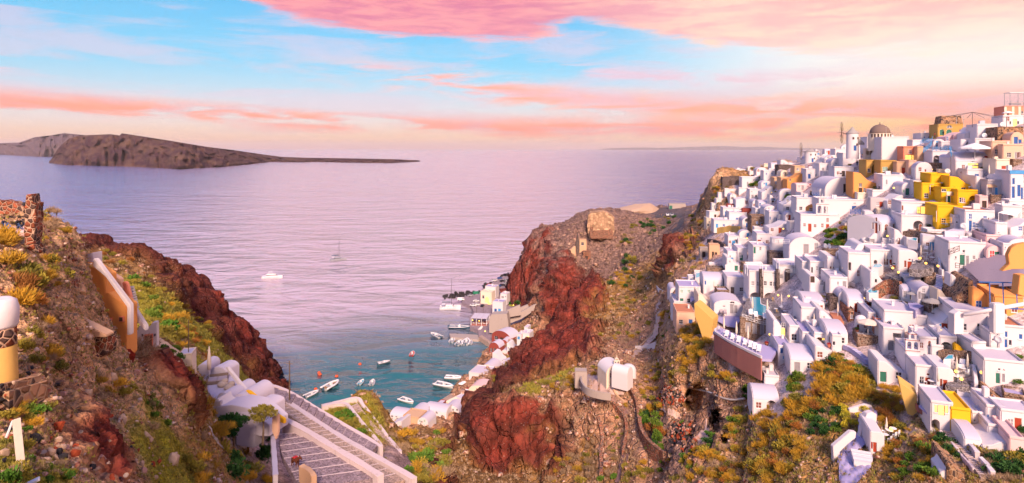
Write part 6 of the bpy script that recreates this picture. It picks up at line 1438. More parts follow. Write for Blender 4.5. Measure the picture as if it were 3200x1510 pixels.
stairway('V9',[(1300,600,139),(1370,690,134),(1450,790,129),(1540,900,124),(1590,970,120)],[(1370,560,141),(1440,670,136),(1530,780,131),(1640,890,126),(1700,975,122)],20,'cobble','whitewash','lower mule stair descending towards the harbour')
W_=lambda pts,lab,h=1.0,th=.7:wallrun('V9',pts,h,th,'whitewash',lab,cap='whitewash',name='stair_wall')
W_([(765,770,93),(950,870,89),(1150,1000,84),(1350,1120,80),(1560,1260,76)],'thick whitewashed wall between the near stair and the cobbled stair',1.5,.85)
W_([(790,610,117),(960,725,111),(1180,880,103),(1400,1010,96),(1640,1150,90),(1840,1270,86)],'thick whitewashed wall behind the cobbled stair',1.5,.85)
W_([(562,430,119),(600,500,118),(640,548,117)],'short whitewashed wall at the hairpin bend')
W_([(570,452,123),(700,475,123),(830,530,122),(1000,640,120),(1200,765,116),(1420,890,111),(1565,985,107)],'long whitewashed rear wall of the stair above the sea',1.4,.7)
W_([(1075,610,142),(1200,580,145),(1330,545,146),(1385,550,146),(1400,590,144),(1500,720,138),(1610,865,131)],'whitewashed wall of the lower stair curving round its top')
W_([(1075,620,140),(1180,595,141),(1280,590,141),(1330,660,136),(1430,790,129),(1520,890,124),(1560,950,121)],'whitewashed inner wall of the lower stair')
W_([(1620,880,128),(1680,950,124),(1720,1000,121)],'short whitewashed end wall of the lower stair')
wallrun('V9',[(660,800,91),(668,900,86),(680,1050,79),(690,1230,73)],1.1,.5,'white','tall white wall at the left of the near stair',cap='white_roof',name='stair_wall')
wallrun('V9',[(905,1150,76),(960,1180,75),(1010,1240,73)],1.3,.7,'tan','tan stepped wall in front of the near stair',name='garden_wall')
# poles
def pole(view,x,yt,yb,d,label,arms=0):
 a=at(view,x,yb,d);h=(yb-yt)/VIEWS[view][2]/F*a.y
 r=empty('utility_pole',a,0,label,'pole');MB().tube([(0,0,-1),(0,0,h)],.014*h+.05,8,.09).build('mast','bark',r)
 for k in range(arms):MB().bar((-.7,0,h*(.93-.06*k)),(.7,0,h*(.93-.06*k)),.09,.09).build('crossarm','bark',r)
 return r
pole('V9',806,205,545,117,'tall weathered pole at the stair hairpin',1)
pole('V9',1960,580,790,275,'thin dark pole among the low harbour houses')
# donkey
dk=at('V9',855,1100,78.5);donk=empty('donkey',dk+Vector((0,0,.25)),R(60),'brown donkey standing on the near stair','donkey')
vs=[(0,.0,1.0),(0,.45,1.02),(0,.62,.98),(0,-.35,1.0),(0,-.6,1.22),(0,-.78,1.48),(0,-1.0,1.40),(0,-1.18,1.24),(.14,.55,.62),(.14,.62,.32),(.14,.58,.04),(-.14,.5,.62),(-.14,.55,.32),(-.14,.5,.04),(.13,-.38,.6),(.13,-.36,.3),(.13,-.38,.04),(-.13,-.3,.6),(-.13,-.27,.3),(-.13,-.3,.04),(.06,-.76,1.62),(.09,-.72,1.78),(-.06,-.76,1.62),(-.09,-.72,1.78),(0,.74,.9),(0,.78,.5)]
es=[(0,1),(1,2),(0,3),(3,4),(4,5),(5,6),(6,7),(1,8),(8,9),(9,10),(1,11),(11,12),(12,13),(3,14),(14,15),(15,16),(3,17),(17,18),(18,19),(5,20),(20,21),(5,22),(22,23),(2,24),(24,25)]
rd=[.27,.26,.18,.25,.16,.14,.11,.085,.13,.065,.05,.13,.065,.05,.1,.06,.05,.1,.06,.05,.04,.02,.04,.02,.04,.035]
me=bpy.data.meshes.new('body');me.from_pydata(vs,es,[]);me.update();a=bpy.data.objects.new('a',me);TMP.collection.objects.link(a);md=a.modifiers.new('s','SKIN')
for i,v in enumerate(me.skin_vertices[0].data):v.radius=(rd[i],rd[i]);v.use_root=(i==0)
sb=a.modifiers.new('u','SUBSURF');sb.levels=1;TMP.view_layers[0].update();dg=TMP.view_layers[0].depsgraph
bd=bpy.data.meshes.new_from_object(a.evaluated_get(dg),depsgraph=dg);bpy.data.objects.remove(a);pbsdf('donkey_fur',(0.14,0.045,0.025),.9,.1,wear(.2,5,.2));bd.materials.append(MATS['donkey_fur']);bd.polygons.foreach_set('use_smooth',np.ones(len(bd.polygons),bool))
inst('body',bd,donk);MB().box(-.3,.3,-.2,.3,1.22,1.34).build('saddle','red_paint',donk,bevel=.04)
# planting on the left
def tree(view,x,yb,h,rcrown,kinds,label,d=None,trunk=.16):
 p=at(view,x,yb,d);r=empty('small_tree',p,random.uniform(0,6),label,'tree')
 m=MB();m.tube([(0,0,-.5),(.1,.05,h*.3),(-.05,.1,h*.6)],trunk,8,trunk*.6)
 for k in range(5):a=2*PI*k/5;m.tube([(-.03,.06,h*.45),(rcrown*.35*math.cos(a),rcrown*.35*math.sin(a),h*.7),(rcrown*.6*math.cos(a),rcrown*.6*math.sin(a),h*.85)],trunk*.4,5,trunk*.12)
 m.build('trunk','bark',r)
 cr=MB()
 for k in range(7):
  a=2*PI*k/7;q=rcrown*(.5 if k else 0);src=random.choice(TUFTS[kinds]);s_=rcrown*random.uniform(.5,.72)
  off=Vector((q*math.cos(a),q*math.sin(a),h*random.uniform(.52,.75)))
  vs=[tuple(v.co*s_+off) for v in src.vertices];cr.add(vs,[tuple(f.vertices) for f in src.polygons])
 cr.build('crown',TUFTS[kinds][0].materials[0],r)
 return r
for x,y,h_,r_,k,lab in ((1650,960,3.4,1.7,'golden','tall golden bush beside the dark trees under the terrace'),(1740,990,5.0,2.1,'dark','dark green bushy tree left of two below the roof terrace'),(1850,980,5.4,2.3,'dark','dark green bushy tree right of two below the roof terrace'),(1780,850,3.4,1.5,'dark','smaller dark green tree behind the two bushy trees')):tree('VB',x,y,h_,r_,k,lab)
tree('V9',585,870,5.4,1.9,'olive','grey green tree at the corner of the terrace house',82)
scatter('V9',[(0,330),(100,420),(170,600),(160,700),(60,560),(0,480)],12,['olive','grey','golden'],.8,1.6,'left of the roof terrace')
scatter('V9',[(200,950),(520,950),(660,1020),(660,1216),(330,1216)],14,['olive','golden','dark'],.9,1.8,'below the dark trees')
scatter('V9',[(560,880),(650,840),(660,1000),(600,1000)],5,['green','dark'],.6,1.0,'beside the tall white stair wall')
scatter('V9',[(820,570),(900,590),(1300,850),(1390,900),(1300,870),(1000,690)],10,['olive','golden'],.4,.8,'along the rear stair wall')
scatter('V9',[(760,680),(820,690),(1100,890),(1050,880)],5,['golden','olive'],.4,.7,'on the cobbled stair edge')
scatter('V9',[(1120,620),(1270,610),(1450,800),(1480,860),(1250,740)],22,['olive','green','olive'],.7,1.4,'inside the bend of the lower stair')
scatter('V9',[(1060,560),(1200,520),(1330,500),(1420,530),(1540,720),(1470,690),(1380,540),(1100,580)],16,['olive','rust','golden'],.6,1.2,'outside the lower stair wall')
scatter('V9',[(1600,780),(1850,780),(2115,800),(2115,1216),(1850,1216),(1700,1050)],46,['olive','olive','golden','green','grey'],1.0,2.6,'on the scrubby slope above the harbour')
scatter('VA',[(0,480),(60,560),(80,760),(0,760)],5,['golden'],.8,1.3,'beside the retaining wall')
scatter('VA',[(0,760),(120,740),(240,850),(270,1000),(150,1050),(110,900)],9,['golden','olive','rust'],.7,1.2,'right of the round tower')
scatter('VA',[(300,300),(420,260),(540,380),(640,560),(560,520),(400,560),(310,540)],14,['olive','grey','golden'],.4,.8,'on the rocky crest')
scatter('VA',[(290,680),(420,680),(500,800),(400,900),(300,880)],9,['golden','olive'],.45,.9,'below the tall ruin')
scatter('VB',[(120,100),(330,0),(380,200),(480,300),(480,400),(320,400),(180,300)],20,['grey','olive','golden'],.35,.75,'above the foot wall')
scatter('VB',[(680,330),(800,330),(880,560),(740,600)],8,['grey','golden'],.5,.9,'hanging over the red stone wall')
scatter('VB',[(980,230),(1160,200),(1220,340),(1060,360)],8,['grey','rust'],.8,1.4,'under the white gate')
scatter('VB',[(1180,210),(1320,220),(1320,310),(1210,290)],6,['green'],.7,1.1,'in the garden beside the gate')
scatter('VB',[(880,480),(1150,560),(1250,800),(1120,820),(930,640)],14,['green','olive','grey'],.35,.8,'in the grassy gully')
scatter('VB',[(1380,390),(1500,440),(1560,700),(1480,700),(1400,560)],12,['olive','golden','rust'],.8,1.5,'over the red outcrop')
scatter('VB',[(1280,720),(1460,700),(1560,900),(1650,1216),(1400,1216),(1350,900)],18,['grey','olive','golden','grey'],.5,1.0,'beside the channel wall')
scatter('VB',[(0,640),(300,600),(400,700),(250,800),(0,760)],16,['olive','green','golden'],.25,.5,'below the foot wall')
scatter('VB',[(0,800),(200,800),(220,1100),(60,1216),(0,1216)],14,['green','olive','grey'],.2,.45,'in the near corner')
scatter('VB',[(280,1080),(520,1060),(600,1216),(300,1216)],12,['olive','grey','green'],.2,.45,'at the bottom of the near slope')
scatter('VA',[(980,830),(1180,800),(1330,960),(1600,1130),(1750,1216),(1250,1216),(1050,1050)],40,['olive','golden','olive','green'],1.0,2.4,'on the green headland slope')
scatter('VB',[(1180,20),(1450,60),(1600,300),(1900,520),(1750,460),(1440,250),(1200,140)],34,['golden','olive','rust','olive'],.9,2.0,'behind the roof terrace')
scatter('VA',[(760,580),(1000,620),(1140,780),(960,800),(800,700)],12,['olive','rust'],1.2,2.4,'on the dark red headland top')
p=at('VA',1140,1190,95)
agv=empty('agave_plant',p,0,'spiky agave plant right of the orange house stair','plant')
for k in range(18):a=2*PI*k/18*2.4;q=.5+.5*(k % 3)/2;MB().add([(.06*math.cos(a+1.57),.06*math.sin(a+1.57),0),(-.06*math.cos(a+1.57),-.06*math.sin(a+1.57),0),(1.0*q*math.cos(a),1.0*q*math.sin(a),1.8-q*.6)],[(0,1,2)]).build('leaf','olive_leaf',agv)
sr=at('VA',1285,800,300);o=inst('rock_stack',ROCKS['red_crag'][1],None,sr+Vector((0,0,1)),(0.4,1,0),(3.4,3,5));tag(o,'lone dark red rock stack on the headland ridge','rock')
# black lava rocks along the left shore
for i in range(70):
 f=random.random();x=np.interp(f,(0,.35,.7,1),(455,560,610,720))+random.uniform(-40,60)*(0.4+f);y=np.interp(f,(0,.35,.7,1),(30,180,300,380))+random.uniform(-30,40)
 a,b=vx('V9',x,y);d_=sea_d(b,1.5);p=P3(a,b,d_);rd=random.uniform(2.0,5.0)
 o=inst('lava_rock',random.choice(ROCKS['lava_stone']),None,(p.x,p.y,random.uniform(-.8,1.6)),(random.uniform(0,6),random.uniform(0,6),0),(rd,rd,rd*.8));tag(o,'black lava rock at the water under the red headland','rock','black rocks at the water under the red headland')
# ------------------------------------------------------------------ the packed small houses and terraces between the named ones
VPOLY=[(2280,560),(2330,540),(2450,500),(2560,482),(2650,474),(2750,460),(2900,440),(3000,425),(3210,385),(3210,1390),(3080,1330),(2990,1320),(2920,1250),(2850,1190),(2760,1130),(2690,1100),(2560,1085),(2460,1085),(2420,1100),(2380,1060),(2250,1010),(2180,960),(2110,900),(2130,880),(2200,850),(2290,790),(2320,740),(2250,715),(2210,690)]
CELL=4
occ=np.zeros((400,400),bool)           # photo px 2000..3600 / 4, py 300..1900 / 4
def mark(x0,x1,y0,y1):
 i0,i1=int((x0-2000)/CELL),int((x1-2000)/CELL)+1;j0,j1=int((y0-300)/CELL),int((y1-300)/CELL)+1
 occ[max(i0,0):max(i1,0),max(j0,0):max(j1,0)]=True
def proj(v):return v.x/v.y*F+1600,HZ+(CZ-v.z)/v.y*F
def mark_house(q):
 rot=Matrix.Rotation(q['yaw'],3,'Z');P_=[]
 for x in (q['t0'],q['t1']):
  for y in (0,q['L']*.3):
   for z in (0,q['h']):P_.append(proj(q['p']+rot @ Vector((x,y,z))))
 xs=[a for a,_ in P_];ys=[b for _,b in P_]
 mark(min(xs),max(xs),min(ys),max(ys))
for q in HOUSES:mark_house(q)
for v_,a_,b_,c_,d_ in (('V4',820,1330,430,640),('V4',510,1100,690,1040),('V4',540,800,570,700),('V3',1100,1672,510,860),('V3',580,840,470,680),('V1',1310,1672,700,990),('V3',0,150,120,380),('V2',1110,1320,640,770),('V3',340,540,600,740),('V5',840,1040,400,530),('V4',345,515,480,700),('V3',220,530,830,1000)):
 e0,e1=vx(v_,a_,c_);e2,e3=vx(v_,b_,d_);mark(e0,e2,e1,e3)
LAND=[(2250,600,'the far tan cliff'),(2330,640,'the red door house'),(2420,560,'the orange gabled wall'),(2525,500,'the small windmill'),(2645,450,'the great windmill'),(2790,430,'the domed church'),(2860,490,'the salmon house'),(2760,530,'the ochre house'),(2620,570,'the great vault'),(2560,690,'the bell gable church'),(2960,580,'the yellow houses'),(3060,500,'the lit parasol terrace'),(3150,420,'the terracotta building'),(3170,580,'the blue trimmed house'),(2640,720,'the green garden'),(2760,700,'the red doored vault'),(2880,830,'the cafe terrace'),(3050,700,'the blue window house'),(3110,860,'the mauve roof'),(3100,950,'the orange ruin'),(2440,880,'the hotel'),(2360,960,'the hotel pool'),(2300,1080,'the lounger terrace'),(2150,910,'the yellow retaining wall'),(2600,960,'the dark stone box'),(2700,1010,'the round chapel'),(2900,920,'the double vaults'),(2820,1140,'the striped bell gable'),(2920,1180,'the red doors of the lower slope'),(3000,1110,'the lower stone terrace'),(3100,1050,'the terracotta deck'),(3080,1290,'the long stair'),(2340,750,'the stone house with blue frames')]
used={}
fr=random.Random(5);nfill=0
DOORS=dict(D='red door',B='blue door',d='grey door',S='sky blue door',G='green door',K='dark door')
for tier in range(3):
 for _ in range(1500):
  x=fr.uniform(2120,3195);y=fr.uniform(440,1390)
  if not in_poly(x,y,VPOLY):continue
  p=hit(x,y);sc_=F/p.y
  w_=fr.uniform(*((4.5,7.5),(3.2,5.5),(2.2,4.0))[tier])*sc_;kind=fr.random()
  low=kind<(.25,.45,.6)[tier]
  h_=(fr.uniform(1.0,1.7) if low else fr.uniform(2.5,3.6))*sc_
  i0,i1=int((x-w_/2-2000)/CELL),int((x+w_/2-2000)/CELL)+1;j0,j1=int((y-h_-300)/CELL),int((y-300)/CELL)+1
  if i0<0 or i1>330 or j0<0:continue
  if occ[i0:i1,j0:j1].mean()>(.2,.3,.42)[tier]:continue
  nfill+=1
  X0,X1,YT,YB=x-w_/2,x+w_/2,y-h_,y
  lx,ly,ln_=min(LAND,key=lambda q:(q[0]-x) ** 2+(q[1]-y) ** 2)
  rel=('left of' if x<lx else 'right of') if abs(x-lx)>abs(y-ly)*1.2 else ('above' if y<ly else 'below')
  ops=''
  if low:
   mat=fr.choice(['white']*5+['stone_wall']*3+['cream']);rm=fr.choice(['white_roof','white_roof','lilac_floor','slate_paving','crazy_paving','terracotta_floor'])
   desc={'white':'white','stone_wall':'brown stone','cream':'cream'}[mat]+' terrace with ' +{'white_roof':'pale','lilac_floor':'lilac','slate_paving':'grey paved','crazy_paving':'speckled','terracotta_floor':'terracotta'}[rm]+' deck';rf='flat';nm='terrace';ct='terrace'
  else:
   mat=fr.choice(['white']*10+['cream','pink','grey_plaster']);rm=None
   rf=fr.choice(['flat','flat','barrel','barrel','barrel_x','slopeR','slopeL','shoulder']);dr=fr.choice('DBdSGKDd');nm='house';ct='house'
   u=fr.uniform(.2,.6);ops=f'{dr}:{X0 + w_ * u},{YB - 2.0 * sc_},{.9 * sc_},{2.0 * sc_}'
   nw=fr.randint(0,2);wk=fr.choice('wWkbg')
   if nw:ops+=f' {wk}:{X0 + w_ * (u - .19)},{YB - 1.9 * sc_},{.7 * sc_},{1.0 * sc_}'
   if nw>1:ops+=f' {wk}:{X0 + w_ * (u + .26)},{YB - 1.9 * sc_},{.7 * sc_},{1.0 * sc_}'
   desc={'white':'white','cream':'cream','pink':'pale pink','grey_plaster':'grey plastered'}[mat]+' ' +{'flat':'flat roofed','barrel':'vaulted','barrel_x':'side vaulted','slopeR':'slant walled','slopeL':'step walled','shoulder':'round shouldered'}[rf]+' house with ' +DOORS[dr]
  lab=f'small {desc} {rel} {ln_}'
  n_=used.get(lab,0);used[lab]=n_+1
  if n_:lab=('another ','third ','fourth ','fifth ','sixth ')[min(n_-1,4)]+lab
  q=H('U',X0,X1,YT,YB,lab,ops,L=fr.uniform(4,6.5) if not low else fr.uniform(3,5),roof=rf,mat=mat,rmat=rm,para=.45 if low else .3,yaw=-fr.uniform(.2,.9)*math.degrees(math.atan((x-1600)/F))+fr.uniform(-10,10),name=nm,cat=ct,group='small terraces in the village' if low else 'small houses in the village')
  if not low and fr.random()<.25 and rf=='flat':chimney(q,fr.uniform(.2,.8),fr.uniform(.3,.7))
  mark_house(q)
  if nfill>150:break
print('fill',nfill)
# ------------------------------------------------------------------ landmarks on the ridge
def windmill(view,xc,r_px,yb,yt,ya,d,label,hub,sail_r,turn):
 a,b=vx(view,xc,yb);k=VIEWS[view][2];p=P3(a,b,d);r=r_px/k/F*d;h=(yb-yt)/k/F*d;hc=(yt-ya)/k/F*d
 root=empty('windmill',p,0,label,'windmill')
 MB().lathe([(r*1.06,-3),(r*1.03,0),(r*.97,h)],32).build('tower','white',root,smooth=True,angle=50)
 MB().lathe([(r*1.08,h+.003),(r*1.04,h+.12),(r*.5,h+hc*.5),(.05,h+hc)],32).build('thatched_cap','grey_canvas',root,smooth=True,angle=40)
 for zz,an in ((h*.72,250),(h*.35,285),(h*.72,300)):
  an=R(an);c=Vector((r*math.cos(an),r*math.sin(an),zz));m=MB();m.box(-.28,.28,-.12,.1,-.4,.4);o_=m.build('window','dark_wood',root);o_.location=c;o_.rotation_euler=(0,0,an+PI/2)
 dr=MB();dr.box(-.45,.45,-.1,.12,0,1.9);o_=dr.build('door','blue_wood',root);an=R(265);o_.location=(r*1.02*math.cos(an),r*1.02*math.sin(an),0);o_.rotation_euler=(0,0,an+PI/2)
 ha=R(hub);hp=Vector((math.cos(ha)*r,math.sin(ha)*r,h+hc*.15));ax=Vector((math.cos(ha),math.sin(ha),0));tip=hp+ax*1.5
 MB().tube([hp*.9,tip],.14,8).build('axle','bark',root)
 u=ax.cross(Vector((0,0,1))).normalized()
 wheel=MB()
 for q in range(12):
  t=2*PI*q/12+turn;e=tip+(u*math.cos(t)+Vector((0,0,math.sin(t))))*sail_r
  MB().bar(tip,e,.1,.1).build('sail_spar','bark',root)
  t2=2*PI*(q+1)/12+turn;e2=tip+(u*math.cos(t2)+Vector((0,0,math.sin(t2))))*sail_r
  wheel.bar(e*.98+tip*.02,e2*.98+tip*.02,.05,.05)
 wheel.build('sail_rim','bark',root)
 MB().bar(tip+ax*1.4,tip-ax*.2,.1,.1).build('bowsprit','bark',root)
windmill('V2',42,52,580,418,352,224,'white windmill tower with a pointed dark cap on the ridge',160,4.0,.1)
windmill('V1',1162,52,172,74,44,300,'smaller white windmill with a flat cone cap far down the ridge',165,4.4,.25)
a,b=vx('V2',437,470);p=P3(a,b,208);H('V2',318,560,458,520,'white block carrying the drum of the church dome','',d=204,L=12,found=9);dm=empty('church_dome',p,0,'grey brown church dome on a peach drum','dome');s_=208/F/3.04
pbsdf('dome_grey',(0.20,0.14,0.12),.9,.15,plaster((0.12,0.08,0.07),.6))
MB().lathe([(104*s_,-4),(104*s_,52*s_),(107*s_,54*s_),(107*s_,58*s_),(92*s_,58.5*s_)],36,0,8).build('drum','cream',dm,smooth=True,angle=40)
MB().lathe([(91*s_*math.cos(t),58*s_+90*s_*math.sin(t)) for t in [PI/2*k/14 for k in range(14)]]+[(.05,148*s_)],40,0,8).build('cupola','dome_grey',dm,smooth=True)
m=MB();m.lathe([(.4,147*s_),(.3,152*s_),(.05,157*s_)],10,0,8);m.box(-.06,.06,7.94,8.06,155*s_,168*s_);m.box(-.4,.4,7.95,8.05,162*s_,164*s_);m.build('cross','dome_grey',dm)
for k in range(10):
 an=R(200+16*k);o_=MB().box(-.25,.25,-.08,.1,0,1.5).build('drum_window','dark_wood',dm);o_.location=(104*s_*math.cos(an),8+104*s_*math.sin(an),20*s_);o_.rotation_euler=(0,0,an+PI/2)
# flagpole and antennas
for x,yt,yb,d,lab in ((362,355,470,205,'white flagpole left of the church dome'),(1030,238,300,192,'thin antenna on the ochre ridge house'),(1097,252,300,190,'short antenna beside the ochre ridge house')):
 a=at('V2',x,yb,d);h=(yb-yt)/3.04/F*d;r=empty('antenna',a,0,lab,'antenna');MB().tube([(0,0,-1),(0,0,h)],.07,6,.04).build('mast','steel',r);MB().bar((-.4,0,h*.95),(.4,0,h*.95),.04,.04).build('crossbar','steel',r)
# dark tent shape and railings on top
slab('V2',[(98,520),(98,478),(118,470),(158,510),(158,525)],222,2,'grey_canvas','shade_tent','dark pointed shade tent right of the great windmill','tent')
def railing(view,pts,h,mat,label,d=None,parent=None,lattice=False,dz=0.0,group=None):
 P=[at(view,*q[:2],q[2] if len(q)>2 else d)+Vector((0,0,dz)) for q in pts];c=P[0].copy();root=empty('railing',c,0,label,'railing',group)
 for a,b in zip(P[:-1],P[1:]):
  a=a-c;b=b-c;n=max(2,int((b-a).length/1.2))
  for z in (h,h*.5,.08):MB().bar(a+Vector((0,0,z)),b+Vector((0,0,z)),.07,.07).build('rail',mat,root)
  for k in range(n+1):q=a.lerp(b,k/n);MB().bar(q,q+Vector((0,0,h+.05)),.07,.07).build('post',mat,root)
  if lattice:
   for k in range(n):q0=a.lerp(b,k/n);q1=a.lerp(b,(k+1)/n);MB().bar(q0+Vector((0,0,.1)),q1+Vector((0,0,h)),.05,.05).build('brace',mat,root);MB().bar(q1+Vector((0,0,.1)),q0+Vector((0,0,h)),.05,.05).build('brace',mat,root)
railing('V2',[(1488,152,178),(1672,158,176)],1.3,'steel','steel roof railing on the terracotta building')
pg=empty('roof_pergola',at('V2',1605,150,177),0,'small steel pergola frame on the terracotta roof','pergola')
for x in (-2.0,2.0):
 for y in (0,2.0):MB().bar((x,y,-.5),(x,y,3.6),.09,.09).build('post','steel',pg)
MB().box(-2.2,2.2,-.2,2.2,3.602,3.75).build('roof','white_canvas',pg);MB().box(-1.5,1.5,.2,1,.2,.7).build('bench','grey_wood',pg)
sh=empty('wire_pergola',at('V2',1220,322,168),0,'arched wire pergola above the big white cube','pergola')
for k in range(7):
 an=PI*k/6;MB().bar((0,1.5,3.2),(9.5*math.cos(an),1.5+2*math.sin(an),1.6),.07,.07).build('rib','dark_iron',sh)
for x in (-9.5,9.5):MB().bar((x,1.5,-1),(x,1.5,1.6),.09,.09).build('post','dark_iron',sh)
MB().bar((0,1.5,-1),(0,1.5,3.2),.09,.09).build('post','dark_iron',sh)
railing('V2',[(715,600,176),(770,560,178),(800,520,180),(800,480,182)],1.2,'sky_blue','bright blue stair railing below the ridge',lattice=True)
railing('V2',[(800,585,176),(880,583,175),(985,580,174)],1.1,'sky_blue','bright blue lattice railing on the white terrace',lattice=True)
railing('V2',[(965,575,174),(985,640,170)],1.2,'sky_blue','steep bright blue handrail by the lilac vault')
railing('V2',[(685,525,186),(720,505,187),(800,500,187)],1.1,'sky_blue','blue railing above the blue stair',lattice=True)
railing('V2',[(20,1175,168),(118,1178,167)],1.1,'blue_wood','dark blue balcony railing under a blue door',lattice=True)
railing('V1',[(1540,668,167),(1636,668,166)],1.1,'blue_wood','blue crossed balcony rail right of the bell gable',lattice=True)
railing('V1',[(1190,500,200),(1245,500,199)],1.2,'blue_wood','dark blue rail beside the double gabled house',lattice=True)
railing('V1',[(800,935,176),(860,945,175),(965,945,175)],1.0,'white_wood','white rail on the round tower house')
railing('V3',[(955,478,126),(1058,440,127)],1.1,'dark_iron','dark iron rail on the white house by the stone stair',lattice=True)
railing('V3',[(1020,600,122),(1100,610,121)],1.0,'dark_iron','dark iron fence in front of the green glass door')
railing('V3',[(815,165,137),(880,170,136),(985,168,136)],1.0,'yellow','yellow railing on the lowest yellow house')
railing('V5',[(890,745,95),(960,760,94),(1025,755,94)],1.0,'yellow','yellow railing beside the long stair',)
railing('V4',[(780,625,151),(850,645,150),(930,670,149),(1055,700,148)],1.1,'white_wood','white lattice balustrade over the stone lodge',lattice=True)
railing('V4',[(685,310,187),(790,318,186)],1.1,'white_wood','white lattice rail over the dark stone band',lattice=True)
railing('V4',[(982,388,166),(1075,392,165)],1.0,'white_wood','white lattice balcony on the hotel front',lattice=True)
railing('V4',[(1205,395,163),(1300,408,162)],1.0,'white_wood','white lattice balcony on the hotel wing',lattice=True)
railing('V4',[(1132,185,170),(1190,205,169),(1270,210,168)],.9,'white_wood','white slatted balcony high on the hotel wing')
for x,y,d,lab in ((1170,130,171,'white slatted pergola on top of the hotel'),(885,160,172,'white slatted pergola at the hotel shoulder')):
 r=empty('slat_pergola',at('V4',x,y+40,d),R(-10),lab,'pergola')
 for k in range(8):MB().bar((-2.2,k*.4-1.4,2.4),(2.2,k*.4-1.4,2.6),.12,.06).build('slat','white_wood',r)
 for px_ in (-2,2):
  for py_ in (-1.4,1.3):MB().bar((px_,py_,-1),(px_,py_,2.5),.12,.12).build('post','white_wood',r)
# ------------------------------------------------------------------ hotel pool and lounger terrace
pz=88.6
sub_flat('V4',[(825,440),(1330,440),(1330,560),(1200,590),(1060,605),(760,600)],'slate_paving','pool_deck','dark tiled pool deck in front of the hotel','deck',z=pz,th=1.2)
pool_=sub_flat('V4',[(856,430),(940,430),(946,492),(1026,525),(964,598),(838,570),(873,520)],'pool_teal','swimming_pool','bright turquoise hotel swimming pool running under an arch','pool',z=pz+.09,th=.4)
sub_flat('V4',[(850,430),(945,430),(952,488),(1034,524),(968,604),(828,574),(866,520)],'white','rim',z=pz+.05,th=.5,parent=pool_)
for x in (957,1106,1197):a=at('V4',x,470,171);m=MB();m.box(-.45,.45,0,.9,-1,7.6);o=m.build('stone_pier','dark_stone',loc=(a.x,a.y,pz));tag(o,{957:'dark stone pier left of the hotel arches',1106:'dark stone pier between the hotel arches',1197:'dark stone pier beside the glowing hotel arch'}[x],'pier')
tz=at('V4',760,830,140).z
trc=empty('lounger_terrace',at('V4',740,1000,140),0,'lilac lounger terrace with curved white rim over a rosy retaining wall','terrace')
TP=[(515,745),(580,705),(720,765),(880,830),(1000,870),(1100,900),(1045,992),(955,985),(830,925),(690,855),(590,795)]
sub_flat('V4',TP,'lilac_floor','deck',z=tz,th=.6,parent=trc)
rim=[(P3(*vx('V4',x,y),(CZ-tz)*F/(vx('V4',x,y)[1]-HZ))) for x,y in ((575,712),(515,747),(590,797),(690,857),(830,927),(955,987))]
ob=ribbon([q-trc.location for q in densify(smooth_line(rim),.8)],.55,.35,.0).build('parapet','white',trc,bevel=.05)
ob=ribbon([q-trc.location-Vector((0,0,4.6)) for q in densify(smooth_line(rim),.8)],4.5,.3,.0).build('retaining_wall','rosy_wall',trc)
def onz(view,x,y,z):a,b=vx(view,x,y);return P3(a,b,(CZ-z)*F/(b-HZ))
for k,(x,y) in enumerate(((640,785),(692,812),(748,838),(806,862),(854,885),(893,902),(930,920))):
 place('lounger',proto_lounger,onz('V4',x,y,tz+.02),R(-28),f'white sun lounger on the lilac terrace, {("first", "second", "third", "fourth", "fifth", "sixth", "seventh")[k]} from the yellow wall','sun lounger','sun loungers on the lilac terrace',1.25)
for x,y,n_ in ((615,765,'first'),(728,815,'second'),(832,860,'third')):
 place('pc',proto_parasol_closed,onz('V4',x,y,tz+.02),0,f'closed white parasol on the lilac terrace, {n_} from the yellow wall','parasol','closed parasols on the lilac terrace',1.45)
 place('table',proto_table,onz('V4',x+10,y+10,tz+.02),0,f'round white side table at the {n_} lilac terrace parasol','table','side tables on the lilac terrace')
for k,(x,y) in enumerate(((855,592),(903,612),(985,628),(1036,648))):
 place('lounger',proto_lounger,onz('V4',x,y,pz+.06),R(-20),f'white sun lounger at the pool edge, {("first", "second", "third", "last")[k]} from the stair','sun lounger','sun loungers at the pool',1.25)
for x,y,n_ in ((872,580,'left'),(1007,605,'right')):
 place('pc',proto_parasol_closed,onz('V4',x,y,pz+.06),0,f'closed white parasol at the {n_} pool corner','parasol',None,1.45)
for k,(x,y) in enumerate(((1085,560),(1165,580),(1130,545))):place('table',proto_table,onz('V4',x,y,pz+.02),0,f'round white cafe table on the pool deck, {("near the arches", "near the steps", "in the middle")[k]}','table')
for k,(x,y) in enumerate(((1060,470),(1100,580),(1180,600),(1270,470))):place('chair_t',lambda:proto_chair('straw'),onz('V4',x,y,pz+.02),R(40*k),f'wicker chair on the pool deck, {("under the dark pier", "beside the middle table", "beside the steps", "inside the right arch")[k]}','chair',None,1.2)
slab('V4',[(345,488),(372,506),(512,632),(516,660),(505,720),(486,838),(432,842),(388,700),(350,600)],160,5,'yellow_wall','retaining_wall','tall yellow plastered retaining wall tapering down to the scrub','wall',yaw=-34)
slab('V5',[(500,470),(520,480),(634,560),(634,690),(600,716),(562,702),(520,570)],99,4,'yellow_wall','retaining_wall','second yellow retaining wall, lower and further right','wall',yaw=-28)
slab('V5',[(638,640),(735,720),(735,745),(640,690)],97,3,'rosy_wall','retaining_wall','short rosy wall under the lower lilac terrace','wall',yaw=-20)
sub_flat('V5',[(645,640),(680,620),(770,670),(735,715)],'lilac_floor','lilac_deck','small lilac deck on the lower slope','deck',d=97,lift=.3)
sub_flat('V4',[(545,640),(575,600),(700,575),(790,600),(720,700),(640,690)],'lilac_floor','lilac_deck','lilac courtyard deck left of the pool','deck',lift=.5)
